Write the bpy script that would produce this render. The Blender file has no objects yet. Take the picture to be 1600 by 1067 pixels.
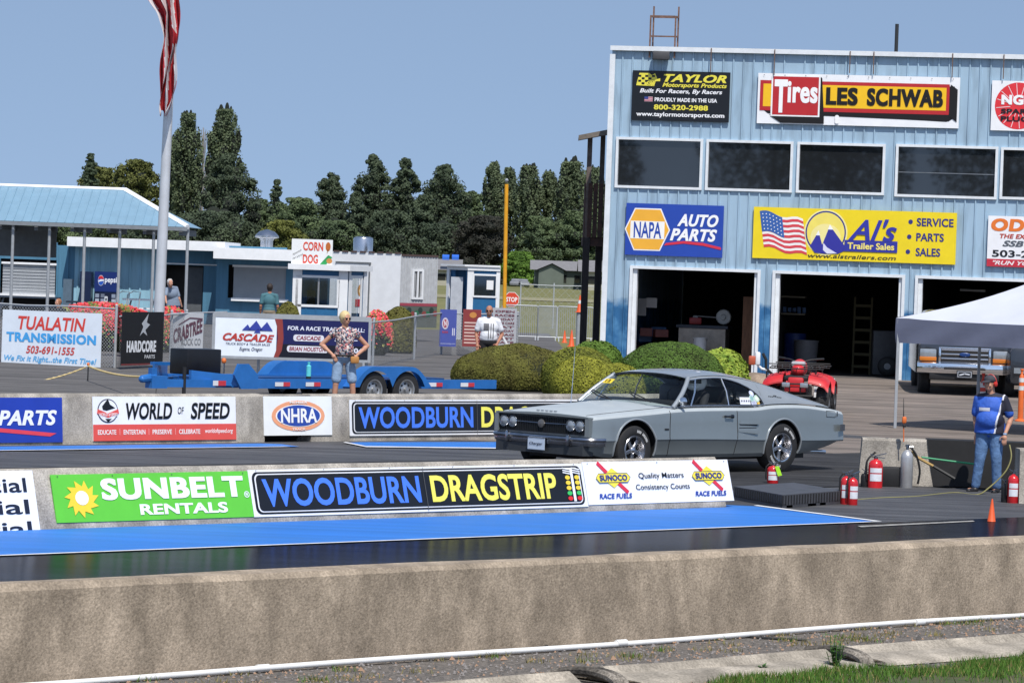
import bpy, bmesh, math, random
import numpy as np
from mathutils import Vector, Matrix
V = Vector
PI = math.pi
rnd = random.Random(11)
scene = bpy.context.scene
COL = scene.collection

# ------------------------------------------------------------------ camera
F = 5700.0; CX = 800.0; CY = 533.5; HC = 2.7
pit = math.radians(-1.161); rol = math.radians(2.0)
CAM = V((0, 0, HC))
fw = V((0, math.cos(pit), math.sin(pit)))
u0 = V((0, -math.sin(pit), math.cos(pit)))
r_ = V((1, 0, 0)) * math.cos(rol) + u0 * math.sin(rol)
up_ = V((1, 0, 0)) * -math.sin(rol) + u0 * math.cos(rol)
cd = bpy.data.cameras.new('camera'); cam = bpy.data.objects.new('camera', cd); COL.objects.link(cam)
cd.sensor_fit = 'HORIZONTAL'; cd.sensor_width = 36.0; cd.lens = F / 1600 * 36
cd.clip_start = 0.5; cd.clip_end = 9000
Mc = Matrix((r_, up_, -fw)).transposed().to_4x4(); Mc.translation = CAM
cam.matrix_world = Mc
scene.camera = cam

def ray(px, py): return fw * F + r_ * (px - CX) + up_ * (CY - py)
def P(px, py, Y):
    d = ray(px, py); return CAM + d * (Y / d.y)
KN = [(0, 0), (62, 0), (86, .33), (112, .33), (150, 0), (9000, 0)]
def zg(y):
    if y <= 0: return 0.0
    for (a, za), (b, zb) in zip(KN, KN[1:]):
        if y <= b: return za + (zb - za) * (y - a) / (b - a)
    return 0.0
def G(px, py):
    d = ray(px, py); z = 0.0
    for _ in range(12):
        p = CAM + d * ((z - HC) / d.z); z = zg(p.y)
    return V((p.x, p.y, zg(p.y)))
def onplane(px, py, p0, n):
    d = ray(px, py); return CAM + d * ((p0 - CAM).dot(n) / d.dot(n))
def at(px, Y, z=0.0):            # point standing on the ground at column px and distance Y
    p = P(px, 560, Y); return V((p.x, Y, zg(Y) + z))
def hgt(px, py, Y):              # height above the ground of a pixel at distance Y
    return P(px, py, Y).z - zg(Y)
C45 = math.sqrt(.5)
UT = V((C45, C45, 0)); NT = V((-C45, C45, 0))
def T(a, b, z=0.0): return V((a * C45 - b * C45, a * C45 + b * C45, z))

# ------------------------------------------------------------------ materials
def s2l(c):
    return tuple((x / 12.92 if x <= .04045 else ((x + .055) / 1.055) ** 2.4) for x in c)
def hx(h):
    h = h.lstrip('#'); return s2l([int(h[i:i + 2], 16) / 255 for i in (0, 2, 4)])
MC = {}
def mat(name, col, rough=.6, metal=0.0, var=.12, scale=6.0, bump=0.0, bscale=40.0, coat=0.0, spec=.5, stretch=None, col2=None, trans=0):
    if name in MC: return MC[name]
    if isinstance(col, str): col = hx(col)
    if isinstance(col2, str): col2 = hx(col2)
    m = bpy.data.materials.new(name); m.use_nodes = True; nt = m.node_tree; N = nt.nodes; L = nt.links
    b = N['Principled BSDF']
    b.inputs['Roughness'].default_value = rough; b.inputs['Metallic'].default_value = metal
    b.inputs['Specular IOR Level'].default_value = spec
    b.inputs['Coat Weight'].default_value = coat; b.inputs['Coat Roughness'].default_value = .08
    tc = N.new('ShaderNodeTexCoord'); mp = N.new('ShaderNodeMapping'); L.new(tc.outputs['Object'], mp.inputs[0])
    if stretch: mp.inputs['Scale'].default_value = stretch
    nz = N.new('ShaderNodeTexNoise'); nz.inputs['Scale'].default_value = scale; nz.inputs['Detail'].default_value = 6; nz.inputs['Roughness'].default_value = .65
    L.new(mp.outputs[0], nz.inputs['Vector'])
    cr = N.new('ShaderNodeValToRGB'); L.new(nz.outputs['Fac'], cr.inputs[0])
    cr.color_ramp.elements[0].position = .32; cr.color_ramp.elements[1].position = .68
    a = col2 if col2 else tuple(min(1, x * (1 - var)) for x in col)
    c = col if col2 else tuple(min(1, x * (1 + var)) for x in col)
    cr.color_ramp.elements[0].color = (*a, 1); cr.color_ramp.elements[1].color = (*c, 1)
    L.new(cr.outputs[0], b.inputs['Base Color'])
    if bump:
        n2 = N.new('ShaderNodeTexNoise'); n2.inputs['Scale'].default_value = bscale; n2.inputs['Detail'].default_value = 5
        L.new(mp.outputs[0], n2.inputs['Vector'])
        bp = N.new('ShaderNodeBump'); bp.inputs['Strength'].default_value = bump; bp.inputs['Distance'].default_value = .02
        L.new(n2.outputs['Fac'], bp.inputs['Height']); L.new(bp.outputs[0], b.inputs['Normal'])
    MC[name] = m; return m
def ink(h):                      # flat sign-paint colour
    return mat('sign_' + h.strip('#'), h, .42, 0, .05, 3.0)
def glass(name, tint=(.5, .55, .55), fac=.25, rough=.02):
    if name in MC: return MC[name]
    m = bpy.data.materials.new(name); m.use_nodes = True; nt = m.node_tree; N = nt.nodes; L = nt.links
    N.remove(N['Principled BSDF']); o = N['Material Output']
    t = N.new('ShaderNodeBsdfTransparent'); t.inputs[0].default_value = (*tint, 1)
    g = N.new('ShaderNodeBsdfGlossy'); g.inputs['Roughness'].default_value = rough; g.inputs[0].default_value = (.9, .95, 1, 1)
    lw = N.new('ShaderNodeLayerWeight'); lw.inputs[0].default_value = .5; fr = N.new('ShaderNodeMath'); fr.operation = 'POWER'; fr.inputs[1].default_value = 4; L.new(lw.outputs['Facing'], fr.inputs[0])
    ad = N.new('ShaderNodeMath'); ad.operation = 'ADD'; ad.use_clamp = True; ad.inputs[1].default_value = fac
    L.new(fr.outputs[0], ad.inputs[0])
    mx = N.new('ShaderNodeMixShader'); L.new(ad.outputs[0], mx.inputs[0]); L.new(t.outputs[0], mx.inputs[1]); L.new(g.outputs[0], mx.inputs[2])
    L.new(mx.outputs[0], o.inputs[0]); MC[name] = m; return m
def nodes(m): return m.node_tree.nodes, m.node_tree.links

# ------------------------------------------------------------------ mesh builder
def frame_from(d):
    d = d.normalized(); a = V((0, 0, 1)) if abs(d.z) < .9 else V((1, 0, 0))
    x = d.cross(a).normalized(); y = x.cross(d).normalized() * -1
    return x, d.cross(x).normalized()
class MB:
    def __init__(s): s.v = []; s.f = []; s.m = []
    def add(s, vs, fs, m=0):
        o = len(s.v); s.v.extend(V(v) for v in vs); s.f.extend(tuple(i + o for i in f) for f in fs); s.m.extend([m] * len(fs)); return s
    def obox(s, O, a, b, c, m=0):
        O = V(O); a = V(a); b = V(b); c = V(c)
        if a.cross(b).dot(c) < 0: a, b = b, a
        vs = [O, O + a, O + a + b, O + b, O + c, O + a + c, O + a + b + c, O + b + c]
        return s.add(vs, [(3, 2, 1, 0), (4, 5, 6, 7), (0, 1, 5, 4), (1, 2, 6, 5), (2, 3, 7, 6), (3, 0, 4, 7)], m)
    def box(s, c, d, m=0, R=None):
        c = V(c); ax = [V((d[0], 0, 0)), V((0, d[1], 0)), V((0, 0, d[2]))]
        if R is not None: ax = [R @ x for x in ax]
        return s.obox(c - (ax[0] + ax[1] + ax[2]) * .5, *ax, m=m)
    def bbox(s, c, d, m=0, R=None, bv=.01):      # box with bevelled edges
        bm = bmesh.new(); bmesh.ops.create_cube(bm, size=1)
        for v in bm.verts: v.co = V((v.co.x * d[0], v.co.y * d[1], v.co.z * d[2]))
        bmesh.ops.bevel(bm, geom=bm.edges[:], offset=min(bv, min(d) * .45), segments=2, affect='EDGES', profile=.5)
        bm.verts.index_update()
        vs = [((R @ v.co) if R is not None else v.co.copy()) + V(c) for v in bm.verts]
        fs = [tuple(v.index for v in f.verts) for f in bm.faces]; bm.free()
        return s.add(vs, fs, m)
    def tube(s, pts, r, n=8, m=0, caps=True, closed=False):
        pts = [V(p) for p in pts]; k = len(pts); rs = r if isinstance(r, (list, tuple)) else [r] * k
        vs = []; x0 = None
        for i, p in enumerate(pts):
            if closed: d = pts[(i + 1) % k] - pts[i - 1]
            else: d = pts[min(i + 1, k - 1)] - pts[max(i - 1, 0)]
            d.normalize()
            if x0 is None: x, y = frame_from(d)
            else:
                x = (x0 - d * x0.dot(d)).normalized(); y = d.cross(x)
            x0 = x
            for j in range(n):
                t = 2 * PI * j / n; vs.append(p + (x * math.cos(t) + y * math.sin(t)) * rs[i])
        fs = []
        for i in range(k if closed else k - 1):
            i2 = (i + 1) % k
            for j in range(n):
                j2 = (j + 1) % n; fs.append((i * n + j, i * n + j2, i2 * n + j2, i2 * n + j))
        if caps and not closed: fs += [tuple(range(n))[::-1], tuple(range((k - 1) * n, k * n))]
        return s.add(vs, fs, m)
    def cap(s, a, b, ra, rb, n=10, m=0):         # tapered limb with round ends
        a = V(a); b = V(b); d = (b - a); l = d.length or 1e-4; d = d / l
        ps = []; rs = []
        for t in (85, 60, 35, 15): ps.append(a - d * ra * math.sin(math.radians(t))); rs.append(ra * math.cos(math.radians(t)))
        ps += [a, b]; rs += [ra, rb]
        for t in (15, 35, 60, 85): ps.append(b + d * rb * math.sin(math.radians(t))); rs.append(rb * math.cos(math.radians(t)))
        return s.tube(ps, rs, n, m)
    def lathe(s, prof, n=20, O=(0, 0, 0), ax=(0, 0, 1), m=0, caps=True):   # prof: (radius, distance along axis)
        O = V(O); ax = V(ax).normalized(); x, y = frame_from(ax); vs = []
        for r, h in prof:
            for j in range(n):
                t = 2 * PI * j / n; vs.append(O + ax * h + (x * math.cos(t) + y * math.sin(t)) * max(r, 1e-4))
        fs = []
        for i in range(len(prof) - 1):
            for j in range(n):
                j2 = (j + 1) % n; fs.append((i * n + j, i * n + j2, (i + 1) * n + j2, (i + 1) * n + j))
        if caps: fs += [tuple(range(n))[::-1], tuple(range((len(prof) - 1) * n, len(prof) * n))]
        return s.add(vs, fs, m)
    def ell(s, c, r, n=12, m=0, R=None):
        c = V(c); vs = []; k = n // 2 + 2
        for i in range(1, k):
            ph = PI * i / k
            for j in range(n):
                t = 2 * PI * j / n; q = V((r[0] * math.sin(ph) * math.cos(t), r[1] * math.sin(ph) * math.sin(t), r[2] * math.cos(ph)))
                vs.append(c + (R @ q if R is not None else q))
        for q in (V((0, 0, r[2])), V((0, 0, -r[2]))): vs.append(c + (R @ q if R is not None else q))
        fs = []; T0 = len(vs) - 2
        for i in range(k - 2):
            for j in range(n):
                j2 = (j + 1) % n; fs.append((i * n + j, (i + 1) * n + j, (i + 1) * n + j2, i * n + j2))
        for j in range(n):
            j2 = (j + 1) % n; fs.append((T0, j, j2)); fs.append((T0 + 1, (k - 2) * n + j2, (k - 2) * n + j))
        return s.add(vs, fs, m)
    def prism(s, pts, ex, m=0):                  # planar outline extruded by vector ex
        pts = [V(p) for p in pts]; n = len(pts); ex = V(ex)
        return s.add(pts + [p + ex for p in pts], [tuple(range(n))[::-1], tuple(range(n, 2 * n))] + [(i, (i + 1) % n, (i + 1) % n + n, i + n) for i in range(n)], m)
    def grid(s, rows, m=0, mf=None, flip=False):
        k = len(rows[0]); vs = [p for r in rows for p in r]; o = len(s.v); s.v.extend(V(v) for v in vs)
        for i in range(len(rows) - 1):
            for j in range(k - 1):
                q = (o + i * k + j, o + i * k + j + 1, o + (i + 1) * k + j + 1, o + (i + 1) * k + j)
                s.f.append(q[::-1] if flip else q); s.m.append(mf(i, j) if mf else m)
        return s
    def mesh(s, name):
        me = bpy.data.meshes.new(name); me.from_pydata([tuple(v) for v in s.v], [], s.f); return me
    def build(s, name, mats, parent=None, smooth=30, world=True, fix=False, kind=None):
        if not isinstance(mats, (list, tuple)): mats = [mats]
        vs = s.v
        if parent is not None and world:
            Mi = LOCS[parent.name].inverted(); vs = [Mi @ v for v in vs]
        O = V((0, 0, 0))
        if parent is None:
            A = np.array([tuple(v) for v in vs]); lo = A.min(0); hi = A.max(0)
            O = V(((lo[0] + hi[0]) / 2, (lo[1] + hi[1]) / 2, lo[2])); vs = [v - O for v in vs]
        me = bpy.data.meshes.new(name); me.from_pydata([tuple(v) for v in vs], [], s.f)
        for x in mats: me.materials.append(x)
        me.polygons.foreach_set('material_index', s.m)
        if fix:
            bm = bmesh.new(); bm.from_mesh(me); bmesh.ops.recalc_face_normals(bm, faces=bm.faces[:]); bm.to_mesh(me); bm.free()
        if smooth:
            me.polygons.foreach_set('use_smooth', [True] * len(me.polygons)); me.set_sharp_from_angle(angle=math.radians(smooth))
        o = bpy.data.objects.new(name, me); COL.objects.link(o); o.location = O
        LOCS[o.name] = Matrix.Translation(O) if parent is None else LOCS[parent.name].copy()
        if parent is not None: o.parent = parent
        if kind: o['kind'] = kind
        return o
LOCS = {}
def tag(o, label, cat, group=None):
    o['label'] = label; o['category'] = cat
    if group: o['group'] = group
    return o
def thing(name, label, cat, loc=(0, 0, 0), rz=0.0, group=None):
    o = bpy.data.objects.new(name, None); COL.objects.link(o); o.location = loc; o.rotation_euler = (0, 0, rz); o.empty_display_size = .2
    LOCS[o.name] = Matrix.Translation(V(loc)) @ Matrix.Rotation(rz, 4, 'Z')
    return tag(o, label, cat, group)
def structure(o): o['kind'] = 'structure'; return o
def dup(root, loc, rz=0.0, label=None, group=None):
    r = root.copy(); COL.objects.link(r); r.location = loc; r.rotation_euler = (0, 0, rz)
    if label: r['label'] = label
    if group: r['group'] = group
    for ch in list(root.children):
        c = ch.copy(); COL.objects.link(c); c.parent = r
        for g in list(ch.children):
            d = g.copy(); COL.objects.link(d); d.parent = c
    return r
def voxel(mb, name, m, parent, vox=.008, sm=2, world=False):
    me = mb.mesh(name + '_tmp'); o = bpy.data.objects.new('tmp', me); COL.objects.link(o)
    bm = bmesh.new(); bm.from_mesh(me); bmesh.ops.recalc_face_normals(bm, faces=bm.faces[:]); bm.to_mesh(me); bm.free()
    md = o.modifiers.new('r', 'REMESH'); md.mode = 'VOXEL'; md.voxel_size = vox
    if sm:
        s2 = o.modifiers.new('s', 'SMOOTH'); s2.iterations = sm; s2.factor = .5
    dg = bpy.context.evaluated_depsgraph_get(); ev = o.evaluated_get(dg); m2 = bpy.data.meshes.new_from_object(ev)
    bpy.data.objects.remove(o); m2.name = name; m2.materials.clear(); m2.materials.append(m)
    m2.polygons.foreach_set('use_smooth', [True] * len(m2.polygons)); m2.polygons.foreach_set('material_index', [0] * len(m2.polygons))
    q = bpy.data.objects.new(name, m2); COL.objects.link(q)
    if world:
        m2.transform(LOCS[parent.name].inverted())
    q.parent = parent; LOCS[q.name] = LOCS[parent.name].copy() if parent else Matrix(); return q
def lerp(a, b, t): return a + (b - a) * t
def cr(ks, x):                    # smooth interpolation through (x, y) knots
    xs = [k[0] for k in ks]
    if x <= xs[0]: return ks[0][1]
    if x >= xs[-1]: return ks[-1][1]
    i = max(j for j in range(len(xs)) if xs[j] <= x)
    def sl(j):
        if j == 0: return (ks[1][1] - ks[0][1]) / (xs[1] - xs[0])
        if j == len(ks) - 1: return (ks[-1][1] - ks[-2][1]) / (xs[-1] - xs[-2])
        return (ks[j + 1][1] - ks[j - 1][1]) / (xs[j + 1] - xs[j - 1])
    h = xs[i + 1] - xs[i]; t = (x - xs[i]) / h; y0, y1 = ks[i][1], ks[i + 1][1]; m0, m1 = sl(i) * h, sl(i + 1) * h
    return (2 * t ** 3 - 3 * t * t + 1) * y0 + (t ** 3 - 2 * t * t + t) * m0 + (-2 * t ** 3 + 3 * t * t) * y1 + (t ** 3 - t * t) * m1

# ------------------------------------------------------------------ signs
TC = {}
def textgeo(s, bold, shear, space=1.0):
    k = (s, bold, shear, space)
    if k in TC: return TC[k]
    c = bpy.data.curves.new('t', 'FONT'); c.body = s; c.offset = bold; c.shear = shear; c.space_character = space
    c.resolution_u = 4; c.fill_mode = 'FRONT'; c.dimensions = '2D'
    o = bpy.data.objects.new('t', c); COL.objects.link(o)
    dg = bpy.context.evaluated_depsgraph_get(); me = bpy.data.meshes.new_from_object(o.evaluated_get(dg))
    vs = [(v.co.x, v.co.y) for v in me.vertices]; fs = [tuple(p.vertices) for p in me.polygons]
    bpy.data.objects.remove(o); bpy.data.curves.remove(c); bpy.data.meshes.remove(me)
    A = np.array(vs); TC[k] = (A, fs, A.min(0), A.max(0)); return TC[k]
class Sign:
    def __init__(s, O, u, v, W, H, base, thick=.02, edge=None):
        s.O = V(O); s.u = V(u).normalized(); s.v = V(v).normalized(); s.n = s.u.cross(s.v).normalized(); s.W = W; s.H = H
        s.mb = MB(); s.mats = []; s.t = thick; s.dl = .003
        s.mb.obox(s.O, s.u * W, s.v * H, s.n * thick, s.mi(base))
    def mi(s, c):
        m = ink(c) if isinstance(c, str) else c
        if m not in s.mats: s.mats.append(m)
        return s.mats.index(m)
    def pt(s, x, y, l): return s.O + s.u * (x * s.W) + s.v * (y * s.H) + s.n * (s.t + s.dl * l)
    def poly(s, pts, c, l=1):
        s.mb.add([s.pt(x, y, l) for x, y in pts], [tuple(range(len(pts)))], s.mi(c)); return s
    def rect(s, x0, y0, x1, y1, c, l=1): return s.poly([(x0, y0), (x1, y0), (x1, y1), (x0, y1)], c, l)
    def rrect(s, x0, y0, x1, y1, rad, c, l=1):
        rx = rad / s.W; ry = rad / s.H; p = []
        for cx, cy, a0 in ((x1 - rx, y0 + ry, -90), (x1 - rx, y1 - ry, 0), (x0 + rx, y1 - ry, 90), (x0 + rx, y0 + ry, 180)):
            for k in range(5):
                a = math.radians(a0 + k * 22.5); p.append((cx + rx * math.cos(a), cy + ry * math.sin(a)))
        return s.poly(p, c, l)
    def ell(s, cx, cy, rx, ry, c, l=1, n=28, a0=0, a1=360):
        p = [(cx + rx * math.cos(math.radians(lerp(a0, a1, k / n))), cy + ry * math.sin(math.radians(lerp(a0, a1, k / n)))) for k in range(n if a1 - a0 == 360 else n + 1)]
        return s.poly(p, c, l)
    def bar(s, pts, w, c, l=1):                  # stroke of width w (metres) through points
        for (xa, ya), (xb, yb) in zip(pts, pts[1:]):
            A = V((xa * s.W, ya * s.H)); B = V((xb * s.W, yb * s.H)); d = (B - A).normalized(); q = V((-d.y, d.x)) * w / 2; e = d * w * .3
            s.poly([((p.x) / s.W, (p.y) / s.H) for p in (A - q - e, B - q + e, B + q + e, A + q - e)], c, l)
        return s
    def text(s, t, x0, y0, x1, y1, c, l=2, bold=.02, shear=0.0, space=1.0, rot=0.0):
        fat = max(0, bold - .022); A, fs, lo, hi = textgeo(t, min(bold, .022), shear, space + fat * 1.6)
        ex = fat / (hi[0] - lo[0]); ey = fat * .55 / (hi[1] - lo[1]); sh = [(0, 0)] if fat == 0 else [(i * .5, j) for i in (-1, -.3, .3, 1) for j in (-.5, .5)]
        for k, (sx, sy) in enumerate(sh):
            vs = []
            for a, b in (A - lo) / (hi - lo):
                a = (a * (1 - ex) + ex * .5) + sx * ex; b = (b * (1 - ey) + ey * .5) + sy * ey
                vs.append(s.pt(x0 + a * (x1 - x0), y0 + b * (y1 - y0) + rot * a, l + k * .06))
            s.mb.add(vs, fs, s.mi(c))
        return s
    def build(s, name, label, cat='sign', group=None, parent=None):
        o = s.mb.build(name, s.mats, parent, smooth=0)
        if parent is None: tag(o, label, cat, group)
        return o
Z3 = V((0, 0, 1))
# ------------------------------------------------------------------ world, light
w = bpy.data.worlds.new('World'); scene.world = w; w.use_nodes = True
SD = V((.25, -.97, 0)).normalized(); EL = math.radians(57)
sky = w.node_tree.nodes.new('ShaderNodeTexSky'); sky.sky_type = 'NISHITA'; sky.sun_disc = False
sky.sun_elevation = EL; sky.sun_rotation = math.atan2(SD.x, SD.y); sky.air_density = 1.15; sky.dust_density = .35; sky.ozone_density = 2.2; sky.altitude = 60
tcw = w.node_tree.nodes.new('ShaderNodeTexCoord'); mpw = w.node_tree.nodes.new('ShaderNodeMapping'); mpw.inputs['Location'].default_value = (0, 0, .30)
w.node_tree.links.new(tcw.outputs['Generated'], mpw.inputs[0]); nmw = w.node_tree.nodes.new('ShaderNodeVectorMath'); nmw.operation = 'NORMALIZE'
w.node_tree.links.new(mpw.outputs[0], nmw.inputs[0]); w.node_tree.links.new(nmw.outputs[0], sky.inputs[0])
hs = w.node_tree.nodes.new('ShaderNodeHueSaturation'); hs.inputs['Saturation'].default_value = .88; hs.inputs['Value'].default_value = 1.0
w.node_tree.links.new(sky.outputs[0], hs.inputs['Color'])
gm = w.node_tree.nodes.new('ShaderNodeGamma'); gm.inputs[1].default_value = 1.0
w.node_tree.links.new(hs.outputs[0], gm.inputs[0])
w.node_tree.links.new(gm.outputs[0], w.node_tree.nodes['Background'].inputs[0])
w.node_tree.nodes['Background'].inputs[1].default_value = .145
ld = bpy.data.lights.new('sun', 'SUN'); ld.energy = 4.5; ld.angle = math.radians(.53); ld.color = (1, .955, .89)
lo_ = bpy.data.objects.new('sun', ld); COL.objects.link(lo_)
sv = V((SD.x * math.cos(EL), SD.y * math.cos(EL), math.sin(EL)))
lo_.rotation_euler = sv.to_track_quat('Z', 'Y').to_euler()
scene.view_settings.view_transform = 'Standard'; scene.view_settings.look = 'None'; scene.view_settings.exposure = 0; scene.view_settings.gamma = 1
scene.render.engine = 'CYCLES'; scene.cycles.max_bounces = 8; scene.cycles.transparent_max_bounces = 12; scene.cycles.use_denoising = True

# ------------------------------------------------------------------ ground
def asphalt(name, c1, c2, rough=.85, streak=True, sp=.3, bump=.25):
    m = mat(name, c1, rough, 0, col2=c2, scale=.9, bump=bump, bscale=60, spec=sp); N, L = nodes(m)
    b = N['Principled BSDF']; tc = [n for n in N if n.type == 'TEX_COORD'][0]
    src = b.inputs['Base Color'].links[0].from_socket
    mp = N.new('ShaderNodeMapping'); mp.inputs['Rotation'].default_value = (0, 0, -PI / 4); mp.inputs['Scale'].default_value = (.05, 2.2, 1)
    L.new(tc.outputs['Object'], mp.inputs[0])
    nz = N.new('ShaderNodeTexNoise'); nz.inputs['Scale'].default_value = 1.6; nz.inputs['Detail'].default_value = 8; L.new(mp.outputs[0], nz.inputs['Vector'])
    mr = N.new('ShaderNodeMapRange'); mr.inputs[1].default_value = .35; mr.inputs[2].default_value = .7; mr.inputs[3].default_value = streak if streak is not True else .62; mr.inputs[4].default_value = 1.08 if streak is not True else 1.25
    L.new(nz.outputs['Fac'], mr.inputs[0])
    n3 = N.new('ShaderNodeTexNoise'); n3.inputs['Scale'].default_value = 90; n3.inputs['Detail'].default_value = 2; L.new(tc.outputs['Object'], n3.inputs['Vector'])
    m3 = N.new('ShaderNodeMapRange'); m3.inputs[3].default_value = .7; m3.inputs[4].default_value = 1.3; L.new(n3.outputs['Fac'], m3.inputs[0])
    mu = N.new('ShaderNodeMath'); mu.operation = 'MULTIPLY'; L.new(mr.outputs[0], mu.inputs[0]); L.new(m3.outputs[0], mu.inputs[1])
    mx = N.new('ShaderNodeMix'); mx.data_type = 'RGBA'; mx.blend_type = 'MULTIPLY'; mx.inputs[0].default_value = 1 if streak else 0
    L.new(src, mx.inputs[6]); L.new(mu.outputs[0], mx.inputs[7]); L.new(mx.outputs[2], b.inputs['Base Color'])
    return m
M_dirt = mat('field_ground', (.20, .19, .085), .95, 0, col2=(.14, .145, .06), scale=.05, spec=.1)
M_pit = asphalt('pit_asphalt', (.15, .142, .138), (.105, .10, .097))
M_pitr = asphalt('pit_asphalt_warm', (.25, .205, .175), (.165, .14, .12))
M_track = asphalt('track_asphalt', (.10, .10, .104), (.062, .062, .066), .6)
M_glossy = asphalt('rubbered_track', (.014, .016, .024), (.007, .008, .013), .13, sp=.35, bump=.01)
M_rub = asphalt('worn_track', (.065, .066, .07), (.035, .036, .04), .4, sp=.25, bump=.1)
def semigloss(m, f, rough):
    N, L = nodes(m); b = N['Principled BSDF']; o = N['Material Output']; b.inputs['Specular IOR Level'].default_value = 0; b.inputs['Roughness'].default_value = 1
    g = N.new('ShaderNodeBsdfGlossy'); g.inputs['Roughness'].default_value = rough; mx = N.new('ShaderNodeMixShader'); mx.inputs[0].default_value = f
    L.new(b.outputs[0], mx.inputs[1]); L.new(g.outputs[0], mx.inputs[2]); L.new(mx.outputs[0], o.inputs[0])
semigloss(M_glossy, .17, .16); semigloss(M_rub, .06, .3)
M_blue = asphalt('blue_track_paint', (.032, .19, .62), (.040, .185, .54), .6, streak=.86, sp=.3, bump=.12)
M_white = mat('white_line_paint', (.72, .72, .72), .7, 0, .18, 5)
for _m in (M_blue,):
    N, L = nodes(_m); bb = N['Principled BSDF']; s0_ = bb.inputs['Base Color'].links[0].from_socket; tcn = [n for n in N if n.type == 'TEX_COORD'][0]
    mpp = N.new('ShaderNodeMapping'); mpp.inputs['Rotation'].default_value = (0, 0, -PI / 4 + .03); mpp.inputs['Scale'].default_value = (.12, 5, 1); L.new(tcn.outputs['Object'], mpp.inputs[0])
    nn_ = N.new('ShaderNodeTexNoise'); nn_.inputs['Scale'].default_value = 1.1; nn_.inputs['Detail'].default_value = 9; nn_.inputs['Roughness'].default_value = .75; L.new(mpp.outputs[0], nn_.inputs['Vector'])
    mm_ = N.new('ShaderNodeMapRange'); mm_.inputs[1].default_value = .56; mm_.inputs[2].default_value = .74; mm_.inputs[3].default_value = 0; mm_.inputs[4].default_value = .5; L.new(nn_.outputs['Fac'], mm_.inputs[0])
    xx_ = N.new('ShaderNodeMix'); xx_.data_type = 'RGBA'; L.new(mm_.outputs[0], xx_.inputs[0]); L.new(s0_, xx_.inputs[6]); xx_.inputs[7].default_value = (.03, .07, .16, 1); L.new(xx_.outputs[2], bb.inputs['Base Color'])
M_gravel = mat('gravel', (.26, .23, .20), .95, 0, col2=(.09, .08, .07), scale=26, bump=1.0, bscale=70)
def sheet(name, corners, dz, m, nu=40, nv=40, label=None):
    a, b, c, d = [V(x) for x in corners]; rows = []
    for i in range(nv + 1):
        l = a.lerp(d, i / nv); r = b.lerp(c, i / nv); row = []
        for j in range(nu + 1):
            p = l.lerp(r, j / nu); row.append(V((p.x, p.y, zg(p.y) + dz)))
        rows.append(row)
    mb = MB().grid(rows)
    o = mb.build(name, m, None, 0); return structure(o)
ys = [-300, -100, -20, 0, 8] + list(range(10, 62, 4)) + list(range(62, 112, 2)) + list(range(112, 152, 3)) + [160, 200, 260, 350, 500, 700, 1000, 2000, 5000]
rows = [[V((x, y, zg(y))) for x in (-3000, -600, -150, -60, -30, -15, 0, 15, 30, 60, 150, 600, 3000)] for y in ys]
structure(MB().grid(rows).build('ground', M_dirt, None, 0))
def band(name, a0, a1, b0, b1, dz, m, nu=60, nv=14): return sheet(name, (T(a0, b0), T(a1, b0), T(a1, b1), T(a0, b1)), dz, m, nu, nv)
# lanes (track frame: a runs along the strip, b across it)
band('pit_road', 5, 150, 41.0, 75, .012, M_pit, 200, 60)
sheet('paddock_apron', [(-2, 56, 0), (40, 56, 0), (40, 100, 0), (-2, 100, 0)], .024, M_pitr, 40, 60)
sheet('access_road', [(-30, 63.5, 0), (1.5, 63.5, 0), (1.5, 150, 0), (-30, 150, 0)], .036, M_pit, 40, 80)
band('track', -5, 120, 18.2, 41.0, .02, M_track, 100, 10)
band('rubbered_lane', -5, 120, 18.25, 25.55, .028, M_glossy, 60, 4)
band('far_lane', -5, 120, 30.2, 36.0, .028, M_rub, 60, 4)
# blue run-off strip beside the centre wall, with its pointed end
def strip(name, pts, dz, m): return structure(MB().add([V((p.x, p.y, zg(p.y) + dz)) for p in pts], [tuple(range(len(pts)))]).build(name, m, None, 0))
strip('blue_strip', [T(-5, 25.62), G(1371, 819), G(1180, 795), T(31.6, 28.3), T(-5, 28.3)], .034, M_blue)
strip('white_edge_line', [T(-5, 25.55), G(1378, 819.6), G(1371, 819), T(-5, 25.62)], .037, M_white)
strip('white_end_line', [G(1378, 819.6), G(1184, 794.2), G(1177, 794.8), G(1368, 819.6)], .041, M_white)
strip('far_blue_strip', [T(-5, 39.05), T(34.55, 39.05), G(468, 701), G(440, 697), G(405, 696), T(-5, 40.2)], .032, M_blue)
strip('far_edge_line', [T(-5, 38.99), T(34.6, 38.99), T(34.55, 39.07), T(-5, 39.07)], .036, M_white)
strip('far_blue_strip_right', [G(572, 701), G(1000, 706), G(1000, 693), G(560, 694), G(540, 695)], .032, M_blue)
strip('far_edge_line_right', [G(540, 694), G(572, 700.5), G(1000, 705.6), G(1000, 706.8), G(572, 702), G(536, 694.6)], .036, M_white)
strip('start_line', [G(1340, 826), G(1520, 817.5), G(1523, 819), G(1345, 828)], .034, mat('worn_white_paint', (.3, .29, .27), .8, 0, .4, 8))
# foreground verge
band('verge', -10, 60, 10, 18.15, .012, mat('verge_gravel', (.24, .21, .18), .95, 0, col2=(.06, .055, .05), scale=22, bump=1.0, bscale=60), 80, 20)
band('lawn_soil', -10, 60, 5, 15.75, .028, mat('lawn_soil', (.05, .075, .02), .95, 0, col2=(.09, .08, .04), scale=5), 40, 6)

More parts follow.
